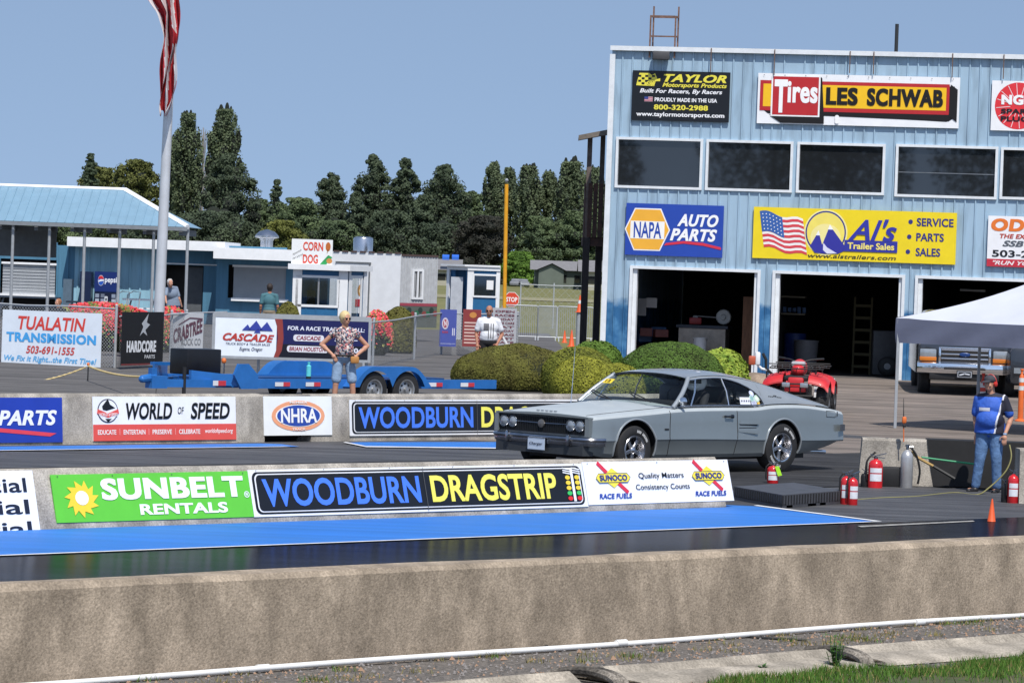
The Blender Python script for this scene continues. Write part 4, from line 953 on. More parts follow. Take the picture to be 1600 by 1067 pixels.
# hood letters, side details
mb = MB()
for q in range(5): mb.box((-.09 - .0, .16 - q * .08, cr(Ck, .1) + .012), (.02, .045, .01))
mb.build('hood_letters', M_dchr, car, 0, world=False)
def sidey(d, z): hs = sect(d)[2:12]; return float(np.interp(z, [h[1] for h in hs], [h[0] for h in hs]))
def sidestrip(pts, wd, m, name, off=.004, n=10, sy=1, build=True, th=.006):
    mb = MB(); P_ = []
    for (d0, z0), (d1, z1) in zip(pts, pts[1:]):
        for q in range(n): t = q / n; P_.append((lerp(d0, d1, t), lerp(z0, z1, t)))
    P_.append(pts[-1]); mb.tube([V((-d, (sidey(d, z) + off) * sy, z)) for d, z in P_], wd, 5)
    return mb.build(name, m, car, 40, world=False)
for dd in (1.47, 2.80):
    for sy in (1, -1): sidestrip([(dd, .245), (dd + (.03 if dd > 2 else 0), .52), (dd + .02, .84)], .006, M_blk, 'door_gap', 0, sy=sy)
for sy in (1, -1):
    mb = MB(); pts = []
    for q in range(14):
        dd = lerp(.10, 1.62, q / 13); W, S, C = cr(Wk, dd), cr(Sk, dd), cr(Ck, dd); f_ = (W - .10 - .76 * W / .955) / (W - .10 - W * .66); pts.append(V((-dd, sy * .76 * W / .955, lerp(S, lerp(S, C, .45), max(0, min(1, f_))) + .001)))
    mb.tube(pts, .005, 5); mb.build('hood_gap', M_blk, car, 0, world=False)
sidestrip([(1.0 - .52, .262), (.62, .24)], .004, M_blk, 'sill_line')
mb = MB(); y = sidey(2.64, .76); mb.bbox((-2.64, y + .03, .765), (.17, .02, .025), bv=.008); mb.bbox((-2.57, y + .015, .765), (.025, .04, .03), bv=.006); mb.bbox((-2.71, y + .015, .765), (.03, .04, .05), bv=.006); mb.build('door_handle', mat('dark_chrome', (.12, .12, .13), .2, 1), car, 40, world=False)
# body crease bulge and scoops ahead of rear wheel
def quadside(pts, m, name, off):
    mb = MB(); rows = []
    (a, b, c, d4) = pts
    for i in range(9):
        l = (lerp(a[0], d4[0], i / 8), lerp(a[1], d4[1], i / 8)); r = (lerp(b[0], c[0], i / 8), lerp(b[1], c[1], i / 8))
        rows.append([V((-lerp(l[0], r[0], j / 12), sidey(lerp(l[0], r[0], j / 12), lerp(l[1], r[1], i / 8)) + (off(i / 8, j / 12) if callable(off) else off), lerp(l[1], r[1], j / 12))) for j in range(13)])
    mb.grid(rows, flip=True); return mb.build(name, m, car, 25, world=False)
quadside([(2.86, .66), (3.24, .655), (3.26, .725), (2.90, .70)], M_paint, 'side_scoop', lambda i, j: .003 + .022 * j)
quadside([(2.84, .555), (3.22, .52), (3.24, .60), (2.86, .60)], M_paint, 'side_scoop', lambda i, j: .003 + .022 * j)
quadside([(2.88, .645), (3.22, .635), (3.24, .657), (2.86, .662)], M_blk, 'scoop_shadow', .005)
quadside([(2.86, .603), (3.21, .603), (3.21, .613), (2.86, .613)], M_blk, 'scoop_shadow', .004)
quadside([(1.37, .585), (1.45, .585), (1.45, .61), (1.37, .61)], M_blk, 'engine_badge', .006)
mb = MB()
for q in range(8): p = side(3.56 + q * .035, .40) + V((0, .012, .0)); mb.box(p + Z3 * (.012 if q in (3, 4) else 0), (.022, .004, .018 if q in (3, 4) else .010))
mb.build('script_badge', M_blk, car, 0, world=False)
mb = MB(); fy = lambda d, z: sidey(d, z) + .003
mb.tube([V((-d, fy(d, z), z)) for d, z in ((4.72, .83), (4.93, .82), (4.93, .74), (4.72, .75))], .004, 4, closed=True); mb.build('fuel_flap', M_blk, car, 0, world=False)
mb = MB(); mb.bbox((-4.97, fy(4.95, .78) + .004, .785), (.02, .008, .07), bv=.003); mb.build('marker_badge', M_chr, car, 0, world=False)
mb = MB(); mb.tube([V((-1.74, .86, .885)), V((-1.71, .93, .94))], .009, 6); mb.lathe([(.02, -.03), (.055, -.01), (.06, .02), (.055, .025)], 20, V((-1.71, .94, .965)), (-1, 0, 0)); mb.build('mirror', M_chr, car, 50, world=False)
mb = MB(); mb.tube([V((-1.18, -.62, .85)), V((-1.22, -.64, 1.12)), V((-1.28, -.67, 1.62))], [.006, .004, .0025], 5); mb.build('aerial', M_chr, car, 0, world=False)
# rear bumper corner, exhaust, underside
path = [(-5.19 , .60), (-5.19, .80), (-5.15, .88), (-5.0, .935)]
mb = MB(); rows = []
for x, y in [(-5.20, -.8), (-5.22, 0), (-5.20, .6), (-5.19, .80), (-5.14, .90), (-4.98, .945)]: rows.append([V((x, y, z)) for z in (.55, .57, .62, .64)])
mb.grid(rows); mb.build('rear_bumper', M_dchr, car, 30, world=False)
mb = MB(); mb.obox((-4.5, -.7, .17), (4.0, 0, 0), (0, 1.4, 0), (0, 0, .1)); mb.build('underside', M_blk, car, 0, world=False)
mb = MB(); mb.tube([V((-4.3, .55, .25)), V((-4.9, .6, .25)), V((-5.05, .62, .24))], .03, 10); mb.build('exhaust_pipe', M_chr, car, 50, world=False)
# wheels
def make_wheel(parent, c, R, wd, rr, sy, spokes=5, lett=True, deep=.05):
    ax = V((0, sy, 0)); o = V(c)
    mb = MB(); hw = wd / 2
    mb.lathe([(rr, -hw * .8), (rr + .02, -hw), (R - .05, -hw), (R - .012, -hw * .86), (R, -hw * .6), (R, hw * .6), (R - .012, hw * .86), (R - .05, hw), (rr + .02, hw), (rr, hw * .85)], 48, o, ax, caps=False)
    wh = mb.build('wheel', M_rub_t, parent, 40, world=False)
    mb = MB(); mb.lathe([(rr + .008, hw * .95), (rr + .004, hw * 1.0), (rr - .014, hw * .98), (rr - .02, hw * .7), (rr - .035, hw - deep - .02), (rr - .045, hw - deep - .05)], 48, o, ax, caps=False)
    mb.lathe([(rr - .03, hw - deep - .055), (.0, hw - deep - .055)], 36, o, ax, caps=False, m=1)
    mb.lathe([(.045, hw - deep - .04), (.045, hw - deep + .015), (.03, hw - deep + .03), (0, hw - deep + .034)], 20, o, ax, caps=False)
    x, y = frame_from(ax)
    for k_ in range(spokes):
        a = 2 * PI * k_ / spokes + .3; d = x * math.cos(a) + y * math.sin(a); t = ax.cross(d)
        b0 = o + ax * (hw - deep - .035) + d * .04 - t * .026; mb.obox(b0, d * (rr - .07), t * .052, ax * .035)
        mb.obox(b0 + t * .012 + ax * .035, d * (rr - .075), t * .028, ax * .012)
    for k_ in range(5): a = 2 * PI * k_ / 5; mb.lathe([(.011, 0), (.011, .02), (0, .022)], 8, o + ax * (hw - deep - .01) + (x * math.cos(a) + y * math.sin(a)) * .055, ax, caps=False)
    r = mb.build('rim', [M_alu, M_blk], parent, 40, world=False); r.parent = wh
    if lett:
        rm = (R - .05 + rr + .02) / 2 + .008
        for base in (.5, 3.65):
            mb = MB()
            for k_ in range(9):
                if k_ == 5: continue
                a = base + k_ * .115; d = x * math.cos(a) + y * math.sin(a); t = ax.cross(d)
                for kk in range(2): mb.obox(o + d * (rm - .016) + t * (kk * .016 - .014) + ax * (hw + .0005), d * .034, t * .007, ax * .001)
                mb.obox(o + d * (rm + (.008 if k_ % 2 else -.014)) - t * .014 + ax * (hw + .0005), t * .022, d * .007, ax * .001)
            l = mb.build('tyre_lettering', M_lett, parent, 0, world=False); l.parent = wh
    return wh
make_wheel(car, (-.83, .83, .325), .325, .19, .19, 1); make_wheel(car, (-.83, -.83, .325), .325, .19, .19, -1)
make_wheel(car, (-3.78, .815, .335), .335, .235, .195, 1, deep=.06); make_wheel(car, (-3.78, -.815, .335), .335, .235, .195, -1, deep=.06)
# window stickers, windscreen number
def sidesign(d, t, w_, h_, fn, name, base):
    p = side(d, t); u = (side(d + .1, t) - side(d - .1, t)).normalized(); v = (side(d, min(t + .2, .95)) - side(d, t)).normalized()
    s = Sign(p + V((0, .004, 0)), u, v, w_, h_, base, .002); fn(s); return s.mb.build(name, s.mats, car, 0, world=False)
def _s1(s): s.text('- - - -', .1, .4, .9, .6, '#444466', 2, .02)
sidesign(2.95, .07, .21, .1, _s1, 'window_sticker', '#e6e8ee')
def disc(d, t, r, c, c2):
    p = side(d, t); mb = MB(); u = (side(d + .1, t) - side(d - .1, t)).normalized(); v = (side(d, t + .1) - side(d, t)).normalized(); n = u.cross(v)
    if n.y < 0: n = -n
    mb.lathe([(r, .003), (r, .006), (0, .007)], 18, p, n, caps=False); mb.lathe([(r * .55, .008), (0, .009)], 14, p, n, caps=False, m=1); mb.build('window_sticker', [ink(c), ink(c2)], car, 0, world=False)
disc(3.23, .12, .055, '#c8cce0', '#b0b4cc'); disc(3.20, .30, .048, '#a8c8c0', '#88b0b0'); disc(3.30, .29, .052, '#bcd4c0', '#e0e8e0'); disc(3.22, .48, .045, '#c0c8e0', '#dde2ee'); disc(3.32, .10, .028, '#d8b048', '#e8c860')
p = V(rows[-1][0]) if False else None
ws = Sign(V((-1.80, -.60, 1.10)), V((0, 1, 0)), V((-.53, 0, .36)).normalized(), .16, .10, '#e9cf3c', .003); ws.text('12', .2, .2, .8, .8, '#705818', 2, .03)
ws.O += V((.03, .02, .02)); 
ws.mb.v = [v + V((.06, .02, .045)) for v in ws.mb.v]; ws.mb.build('windscreen_number', ws.mats, car, 0, world=False)
# ------------------------------------------------------------------ people
SK = mat('skin', (.52, .27, .18), .55, 0, .08, 14, spec=.3); SK2 = mat('skin_tanned', (.42, .19, .12), .55, 0, .08, 14, spec=.3)
def mirror_pts(d): return d
class Person:
    def __init__(s, label, loc, rz, J, skin, scale=1.0, fem=False, head_turn=0.0, head_tilt=0.0, group=None, fat=1.0, hands=True, legs=True):
        s.t = thing('person', label, 'person', loc, rz, group); s.t.scale = (scale,) * 3; s.J = {k: V(v) for k, v in J.items()}; s.fem = fem; s.fat = fat; s.HR = Matrix.Rotation(head_turn, 3, 'Z') @ Matrix.Rotation(head_tilt, 3, 'X')
        J = s.J; mb = MB(); s.legs = legs
        hc = J['head']; R = s.HR
        def h(x, y, z): return hc + R @ V((x, y, z))
        mb.ell(h(0, .012, .03), (.076, .095, .092), 18, R=R); mb.ell(h(0, -.02, -.035), (.060, .068, .078), 16, R=R); mb.ell(h(0, -.045, -.082), (.034, .034, .028), 12, R=R)
        mb.cap(h(0, -.088, .012), h(0, -.104, -.022), .008, .014, 8); mb.ell(h(0, -.096, -.028), (.018, .012, .010), 8, R=R)
        mb.ell(h(0, -.086, -.056), (.026, .012, .007), 10, R=R); mb.ell(h(0, -.082, -.068), (.022, .012, .008), 10, R=R)
        for q in (-1, 1):
            mb.ell(h(q * .078, .012, -.008), (.010, .018, .030), 10, R=R); mb.ell(h(q * .030, -.078, .022), (.022, .012, .009), 8, R=R); mb.ell(h(q * .04, -.066, -.02), (.022, .022, .022), 8, R=R)
        mb.cap(h(0, .02, -.05), J['neck'], .053, .058, 14)
        k = fat
        sh = (J['sl'] + J['sr']) / 2
        mb.cap(J['neck'], J['sl'] + V((0, 0, .0)), .05, .052, 12); mb.cap(J['neck'], J['sr'], .05, .052, 12)
        mb.ell(J['chest'], ((.155 if fem else .175) * k, .115 * k, .19), 18); mb.ell(J['belly'], (.145 * k, .112 * k, .16), 18); mb.ell(J['pelvis'], (.165 * k, .125 * k, .135), 18)
        for q in 'lr':
            S, E, Wr = J['s' + q], J['e' + q], J['w' + q]
            mb.cap(S, E, .052 * (.9 if fem else 1) * k ** .5, .040, 12); mb.cap(E, Wr, .041, .026, 12); mb.ell(E.lerp(Wr, .3), (.042, .042, .05), 10)
            if hands: s.hand(mb, Wr, J.get('h' + q, (Wr - E).normalized()), q)
            if legs:
                Hh, K, A = J['p' + q], J['k' + q], J['a' + q]
                mb.cap(Hh, K, .086 * k, .055, 14); mb.cap(K, A, .053, .036, 12); mb.ell(K.lerp(A, .3) + V((0, .012, 0)), (.052, .055, .10), 12)
                toe = J.get('t' + q, A + V((0, -.16, -.04))); mb.cap(A + V((0, .03, -.04)), toe, .035, .028, 10)
        s.skin = voxel(mb, 'body', skin, s.t, .009, 3)
    def hand(s, mb, W, d, q):
        d = V(d).normalized(); x = d.cross(V((0, 1, 0))); x = x.normalized() if x.length > .1 else V((1, 0, 0)); n = x.cross(d).normalized(); sg = 1 if q == 'l' else -1
        mb.ell(W + d * .045, (.040, .040, .040), 10); R = Matrix((x, n, d)).transposed(); mb.ell(W + d * .05, (.042, .017, .052), 12, R=R)
        for i, (o_, l) in enumerate(((-.030, .062), (-.010, .072), (.010, .068), (.029, .052))):
            a = W + d * .088 + x * o_; b = a + d * l * .5 + n * .010; c = b + d * l * .40 + n * .024
            mb.cap(a, b, .0105, .010, 6); mb.cap(b, c, .010, .0085, 6)
        th = -1 if q == 'l' else 1
        a = W + d * .03 + x * (.034 * th); b = a + (d * .6 + x * th * .8).normalized() * .04 + n * .008; mb.cap(a, b, .014, .012, 6); mb.cap(b, b + d * .03 + n * .01, .011, .009, 6)
    def shirt(s, m, sleeve=.55, hem=.06, name='shirt', ex=.016, loose=.0, vneck=False):
        J = s.J; k = s.fat; mb = MB(); e = ex
        mb.ell(J['chest'], ((.155 if s.fem else .175) * k + e, .115 * k + e, .19 + e * .2), 22); mb.ell(J['belly'], (.145 * k + e + loose, .112 * k + e + loose, .17), 22)
        p = J['pelvis']; mb.cap(J['belly'], p + V((0, 0, hem)), .10 * k + e, .11 * k + e, 18); mb.ell(p + V((0, 0, .05 + hem * .5)), (.158 * k + e + loose, .118 * k + e + loose, .12), 22)
        if k > 1.1: mb.lathe([(.02, 0), (.205 * k, .0), (.198 * k, .12), (.18 * k, .24), (.02, .25)], 24, (p.x, p.y - .0, p.z - .06)); mb.v[-120:] = [V((v.x, p.y + (v.y - p.y) * .74, v.z)) for v in mb.v[-120:]]
        n = J['neck'] + V((0, 0, -.015))
        for q in 'lr':
            mb.cap(n, J['s' + q], .05 + e * .6, .052 + e, 14); S = J['s' + q]; E = J['e' + q]; mb.cap(S, S.lerp(E, sleeve), .052 * (.9 if s.fem else 1) * k ** .5 + e, .046 + e * 1.25, 14)
        return voxel(mb, name, m, s.t, .011, 2)
    def trousers(s, m, to=.92, name='trousers', e=.018, base=.0):
        J = s.J; k = s.fat; mb = MB(); mb.ell(J['pelvis'], (.165 * k + e, .125 * k + e, .125), 20)
        for q in 'lr':
            Hh, K, A = J['p' + q], J['k' + q], J['a' + q]
            mb.cap(Hh, K if to > .5 else Hh.lerp(K, to * 2), .088 * k + e, (.06 + e) if to > .5 else .075 + e, 16)
            if to > .5: mb.cap(K, K.lerp(A, (to - .5) * 2), .058 + e, .048 + e, 14)
        return voxel(mb, name, m, s.t, .011, 2)
    def shoes(s, m):
        for q in 'lr':
            A = s.J['a' + q]; toe = s.J.get('t' + q, A + V((0, -.16, -.04))); mb = MB(); mb.cap(A + V((0, .03, -.045)), V((toe.x, toe.y, A.z - .055)), .045, .04, 12); mb.cap(A + V((0, .01, -.0)), A + V((0, -.02, -.04)), .046, .048, 12); voxel(mb, 'shoe', m, s.t, .010, 2)
    def eyes(s, glasses=False):
        hc = s.J['head']; R = s.HR
        if glasses:
            mb = MB()
            for q in (-1, 1): mb.ell(hc + R @ V((q * .031, -.092, .008)), (.026, .008, .019), 12, R=R); mb.tube([hc + R @ V((q * .055, -.085, .012)), hc + R @ V((q * .08, .0, .012))], .004, 5)
            mb.build('sunglasses', mat('black_lens', (.01, .01, .012), .12), s.t, 50, world=False)
        else:
            for q in (-1, 1):
                mb = MB(); c = hc + R @ V((q * .030, -.0845, .008)); mb.ell(c, (.012, .006, .006), 10, R=R); mb.ell(c + R @ V((0, -.005, 0)), (.005, .003, .005), 8, m=1, R=R)
                mb.build('eye', [mat('eye_white', (.6, .58, .55), .3), M_blk], s.t, 50, world=False)
    def hair(s, m, cover=.0, e=.012, name='hair', back=.02, low=.01, vol=1.0):
        hc = s.J['head']; R = s.HR; mb = MB()
        mb.ell(hc + R @ V((0, .012 + back, .036)), (.078 + e, .09 + e, (.086 + e) * vol), 20, R=R); mb.ell(hc + R @ V((0, .045, -.02)), (.07 + e * .6, .06, .07 + low), 14, R=R)
        for k_ in range(26):
            a = rnd.uniform(0, 2 * PI); r = rnd.uniform(.3, 1); c = hc + R @ V(((.078 + e) * r * math.cos(a), .03 + (.088 + e) * r * math.sin(a) * .9, .04 + (.08 + e) * math.sqrt(max(0, 1 - r * r)) * .98)); mb.ell(c, (.014, .014, .012), 6)
        return voxel(mb, name, m, s.t, .008, 1)
def pose(h=1.75, **k):
    f = h / 1.75
    J = dict(head=(0, -.01, 1.63), neck=(0, .01, 1.475), chest=(0, 0, 1.28), belly=(0, -.01, 1.10), pelvis=(0, .01, .96), sl=(.185, .01, 1.41), sr=(-.185, .01, 1.41),
             el=(.24, .03, 1.12), er=(-.24, .03, 1.12), wl=(.25, -.06, .88), wr=(-.25, -.06, .88), pl=(.09, .01, .90), pr=(-.09, .01, .90), kl=(.10, -.01, .50), kr=(-.10, -.01, .50), al=(.11, .03, .09), ar=(-.11, .03, .09))
    J.update(k); return J
def sleeve(): pass
# shirt materials
def patterned(name, cols, scale):
    m = mat(name, cols[0], .8, 0, 0, 5); N, L = nodes(m); b = N['Principled BSDF']; tc = [n for n in N if n.type == 'TEX_COORD'][0]
    vo = N.new('ShaderNodeTexVoronoi'); vo.inputs['Scale'].default_value = scale; L.new(tc.outputs['Object'], vo.inputs['Vector'])
    sp_ = N.new('ShaderNodeSeparateColor'); L.new(vo.outputs['Color'], sp_.inputs[0]); r = N.new('ShaderNodeValToRGB'); r.color_ramp.interpolation = 'CONSTANT'; L.new(sp_.outputs[0], r.inputs[0])
    e = r.color_ramp.elements; e[0].color = (*hx(cols[0]), 1); e[0].position = 0; e[1].color = (*hx(cols[1]), 1); e[1].position = 1 / len(cols)
    for i, c in enumerate(cols[2:], 2): q = e.new(i / len(cols)); q.color = (*hx(c), 1)
    L.new(r.outputs[0], b.inputs['Base Color']); return m
M_denim = mat('denim', (.10, .19, .36), .85, 0, .3, 9, bump=.8, bscale=14); M_denl = mat('light_denim', (.24, .34, .48), .85, 0, .22, 9, bump=.8, bscale=14)
# woman beside the trailer
p0 = G(535, 645)
J = pose(el=(.40, .06, 1.17), er=(-.40, .06, 1.17), wl=(.215, -.07, 1.01), wr=(-.215, -.07, 1.01), hl=(-.55, -.25, -.75), hr=(.55, -.25, -.75), kl=(.155, -.02, .50), kr=(-.135, -.02, .50), al=(.19, .02, .09), ar=(-.16, .02, .09), pl=(.10, .01, .90), pr=(-.10, .01, .90), sl=(.165, .01, 1.40), sr=(-.165, .01, 1.40))
hW = hgt(535, 486, p0.y) / 1.765
W_ = Person('blonde woman in floral blouse and denim shorts, hands on hips, by the trailer', p0, .12, J, SK, hW, fem=True, head_turn=.45, fat=.96)
bl = W_.shirt(patterned('floral_cloth', ['#2c2c38', '#c8b0a8', '#4a4658', '#b06a6a', '#8890a0', '#33303c', '#d8ccc4'], 42), .22, .0, 'blouse', .014, .012)
W_.trousers(M_denl, .40, 'shorts', .012); W_.eyes(True); W_.hair(mat('blonde_hair', (.62, .48, .24), .6, 0, .2, 30), e=.018, vol=1.05); W_.shoes(mat('shoe_pale', (.4, .38, .36), .6))
mb = MB(); mb.tube([V((.185 * math.cos(a), .155 * math.sin(a) - .005, 1.0)) for a in [2 * PI * k / 24 for k in range(24)]], .016, 8, closed=True); mb.build('belt', M_blk, W_.t, 50, world=False)
mb = MB(); mb.bbox((.17, -.17, .93), (.15, .07, .12), bv=.025); mb.build('waist_pouch', mat('tan_leather', (.42, .19, .05), .6), W_.t, 40, world=False)
# man in white shirt
p0 = at(762, 76.6); hM = hgt(762, 477, 76.6) / 1.755
J = pose(er=(-.27, .04, 1.13), wr=(-.24, -.06, .90), el=(.30, .06, 1.13), wl=(.20, -.10, .93), hl=(-.35, -.2, -.9))
M_ = Person('bald man in a white flag-print shirt and black trousers standing behind the clipped shrub', p0, .0, J, SK2, hM, head_turn=-.1, fat=1.06)
M_.shirt(mat('white_cotton', (.74, .75, .78), .85, 0, .05, 8, bump=.9, bscale=11), .62, .06, 'shirt', .022, .012); M_.trousers(mat('black_cloth', (.012, .012, .014), .9)); M_.shoes(M_blk); M_.eyes(True); 
mb = MB(); mb.ell(J['head'] + V((0, -.055, -.07)) if False else V(J['head']) + V((0, -.05, -.078)), (.048, .05, .03), 12); mb.build('beard', mat('dark_stubble', (.10, .06, .045), .9), M_.t, 50, world=False)
def chest_patch(P_, x0, x1, z0, z1, m, name, nx=8, nz=10, off=.006):
    J = P_.J; k = P_.fat; rows = []
    for i in range(nz + 1):
        z = lerp(z0, z1, i / nz); row = []
        for j in range(nx + 1):
            x = lerp(x0, x1, j / nx); best = 0
            for c, (rx, ry, rz) in ((J['chest'], ((.175) * k + .022, .115 * k + .022, .194)), (J['belly'], (.145 * k + .034, .112 * k + .034, .17)), (J['pelvis'] + V((0, 0, .08)), (.158 * k + .034, .118 * k + .034, .12))):
                q = 1 - ((x - c.x) / rx) ** 2 - ((z - c.z) / rz) ** 2
                if q > 0: best = max(best, ry * math.sqrt(q) - c.y)
            row.append(V((x, -best - off, z)))
        rows.append(row)
    return MB().grid(rows).build(name, m, P_.t, 60, world=False)
M_pr = mat('print_grey', (.16, .16, .17), .9, 0, .4, 30)
chest_patch(M_, -.11, .0, 1.20, 1.36, M_pr, 'shirt_print')
for q in range(2, 5): chest_patch(M_, -.115 + q * .052, -.095 + q * .052, 1.03 + .02 * (q % 2), 1.36 if q > 1 else 1.19, M_pr, 'shirt_print', 2, 10)
# official with hose
p0 = G(1543, 771); hO = hgt(1560, 583, p0.y) / 1.80
J = pose(el=(.30, .06, 1.13), wl=(.245, -.10, .89), hl=(.0, -.35, -.95), er=(-.24, .06, 1.12), wr=(-.20, .02, .88), hr=(.0, -.2, -.95), kr=(-.13, -.03, .50), ar=(-.19, .02, .09), kl=(.12, -.02, .5), al=(.13, .03, .09), belly=(0, -.05, 1.10), head=(-.02, -.03, 1.64), tr=(-.26, -.13, .05), tl=(.12, -.16, .05))
O_ = Person('official in blue racing shirt, cap and jeans holding a yellow hose', p0, -.32, J, SK, hO, head_turn=-.35, head_tilt=.12, fat=1.16)
ob = O_.shirt(mat('racing_blue_cloth', (.03, .11, .50), .7, 0, .15, 6, bump=.9, bscale=11), .72, .0, 'shirt', .022, .02)
def shirt_regions(o, fn, mats):
    for m in mats: o.data.materials.append(m)
    for p in o.data.polygons: p.material_index = fn(p.center)
M_navy = mat('black_cloth_panel', (.015, .015, .03), .7); M_wst = mat('white_piping', (.7, .7, .75), .7)
def rg(c):
    x, z = c.x, c.z
    e = .09 + (z - 1.0) * .18
    if x > .17 and z < 1.40: return 0 if z < 1.24 and x > .22 else 1
    if x > e + .035: return 1
    if x > e + .012: return 2
    if z > 1.445: return 1
    return 0
shirt_regions(ob, rg, [M_navy, M_wst])
O_.trousers(M_denim, .96, 'jeans', .02); O_.shoes(mat('black_leather', (.02, .018, .018), .5)); O_.eyes()
hc = O_.J['head']; mb = MB(); mb.ell(hc + V((0, .01, .055)), (.093, .108, .075), 18); mb.cap(hc + V((0, -.07, .05)), hc + V((-.0, -.15, .03)), .055, .045, 12)
for v in mb.v[-120:]: pass
cp = MB(); cp.ell(hc + V((0, .01, .06)), (.093, .11, .072), 18); cp.ell(hc + O_.HR @ V((0, -.12, .045)), (.07, .075, .010), 16, R=O_.HR); voxel(cp, 'cap', mat('grey_cap_cloth', (.045, .045, .055), .85), O_.t, .007, 1)
mb = MB()
for q in (-1, 1): mb.lathe([(.02, 0), (.038, .005), (.038, .03), (.02, .04)], 16, hc + O_.HR @ V((q * .075, .01, -.005)), O_.HR @ V((q, 0, 0)))
mb.tube([hc + O_.HR @ V((.10 * math.cos(a), .03, .0 + .135 * math.sin(a))) for a in [PI * k / 12 for k in range(13)]], .008, 6); mb.build('ear_defenders', mat('ear_red', (.55, .03, .02), .4), O_.t, 40, world=False)
cp = chest_patch(O_, -.15, .02, 1.235, 1.285, M_wst, 'shirt_lettering', 8, 3, .012)
mb = MB(); mb.lathe([(.035, -.014), (.035, .014)], 14, V(J['wl']) + V((0, -.0, .015)), V((0, .1, 1)), caps=False); mb.build('wristwatch', M_chr, O_.t, 40, world=False)
# driver in the car
J = pose(); drv = CM @ V((-2.56, .42, -.20))
J.update(el=(.26, -.14, 1.16), wl=(.14, -.42, 1.18), er=(-.26, -.14, 1.16), wr=(-.14, -.42, 1.18), kl=(.1, -.35, .92), kr=(-.1, -.35, .92), al=(.11, -.55, .60), ar=(-.11, -.55, .60), pl=(.09, -.05, .90), pr=(-.09, -.05, .90))
s_ = .80; D_ = Person('driver in white full-face helmet at the wheel of the grey coupe', drv + V((0, 0, .10)), CRZ + PI / 2, J, SK, s_)
D_.shirt(mat('dark_jacket', (.02, .02, .025), .8), 1.0, .02, 'jacket', .02)
hc = V(J['head']); mb = MB(); mb.ell(hc + V((0, .01, .01)), (.158, .18, .175), 24); mb.ell(hc + V((0, -.08, -.08)), (.115, .10, .07), 16); mb.build('helmet', mat('white_helmet', (.8, .8, .82), .2, 0, .04, 5, coat=.6), D_.t, 60, world=False)
mb = MB(); rows_ = [[hc + V((.164 * math.sin(a), .01 - .187 * math.cos(a), z)) for a in [math.radians(-70 + 14 * k) for k in range(11)]] for z in (-.02, .02, .06)]; mb.grid(rows_); mb.build('visor', mat('black_lens', (.01, .01, .012), .12), D_.t, 60, world=False)
# background people (backs and heads)
p0 = at(418, 100); s_ = hgt(418, 443, 100) / 1.76
B_ = Person('person in a teal shirt standing with their back turned near the white shutter', p0, PI, pose(), SK2, s_, hands=True); B_.shirt(mat('teal_cloth', (.06, .16, .19), .85), .7, .0); B_.trousers(mat('khaki_cloth', (.25, .2, .14), .9)); B_.hair(mat('dark_hair', (.03, .02, .015), .7))
p0 = at(268, 108); s_ = hgt(262, 438, 108) / 1.66
J = pose(head=(-.22, -.22, 1.58), neck=(-.16, -.12, 1.46), chest=(-.08, -.04, 1.27), sl=(.06, -.02, 1.42), sr=(-.28, -.10, 1.38), er=(-.38, -.25, 1.16), wr=(-.38, -.36, .98), el=(.14, -.1, 1.12))
B_ = Person('grey haired person in a grey blue shirt leaning forward behind the flagpole', p0, .5, J, SK, s_, hands=False, fat=1.15); B_.shirt(mat('greyblue_cloth', (.20, .25, .33), .85), .7, .0); B_.trousers(M_denim); B_.hair(mat('grey_hair', (.45, .44, .43), .7))
p0 = at(88, 84); s_ = hgt(88, 467, 84) / 1.75
B_ = Person('red haired person in black looking over the white transmission banner', p0, -.3, pose(), SK, s_, head_turn=-.4, hands=False); B_.shirt(mat('black_cloth', (.012, .012, .014), .9), .7, .0); B_.trousers(M_denim); B_.hair(mat('red_hair', (.30, .12, .05), .7)); B_.eyes()

# ------------------------------------------------------------------ blue car trailer behind the far barrier
M_tb2 = mat('trailer_blue', (.02, .15, .46), .38, .1, .12, 3, coat=.3); M_tbd = mat('trailer_blue_dark', (.012, .06, .20), .5, 0, .2, 4)
TZ = 0.02
trl = thing('car_trailer', 'blue tandem axle car hauler trailer parked behind the far barrier', 'trailer', T(46, 50.5, zg(68)), 0)
b0, b1 = 49.75, 51.95
def tb(a0, a1, c0, c1, z0, z1, m=0, mb=None): mb.obox(T(a0, c0, z0), UT * (a1 - a0), NT * (c1 - c0), Z3 * (z1 - z0), m)
def aofpx(px, b): k = (px - 800) / F; return b * (1 + k) / (1 - k)
g0 = zg(68)
aL, aR = aofpx(382, b0), aofpx(778, b0)
mb = MB(); tb(aL, aR, b0, b0 + .09, .36, .53, 0, mb); tb(aL, aR, b1 - .09, b1, .36, .53, 0, mb)
for k in range(9): tb(lerp(aL, aR, k / 8), lerp(aL, aR, k / 8) + .08, b0 + .09, b1 - .09, .37, .46, 0, mb)
mb.build('frame', M_tb2, trl, 0)
mb = MB(); tb(aL + .1, aR, b0 + .09, b0 + .75, .46, .50, 0, mb); tb(aL + .1, aR, b1 - .75, b1 - .09, .46, .50, 0, mb); tb(aL + .05, aL + .55, b0 + .76, b1 - .76, .46, .5, 0, mb); mb.build('deck', M_tbd, trl, 0)
mb = MB(); ag = aofpx(383, b0); mb.prism([T(aL - .05, b0 - .01, .35), T(aL + .35, b0 - .01, .35), T(aL + .35, b0 - .01, .6), T(aL + .12, b0 - .01, .80), T(aL - .12, b0 - .01, .80), T(aL - .22, b0 - .01, .6)], NT * .05); mb.build('guide_plate', M_tb2, trl, 0)
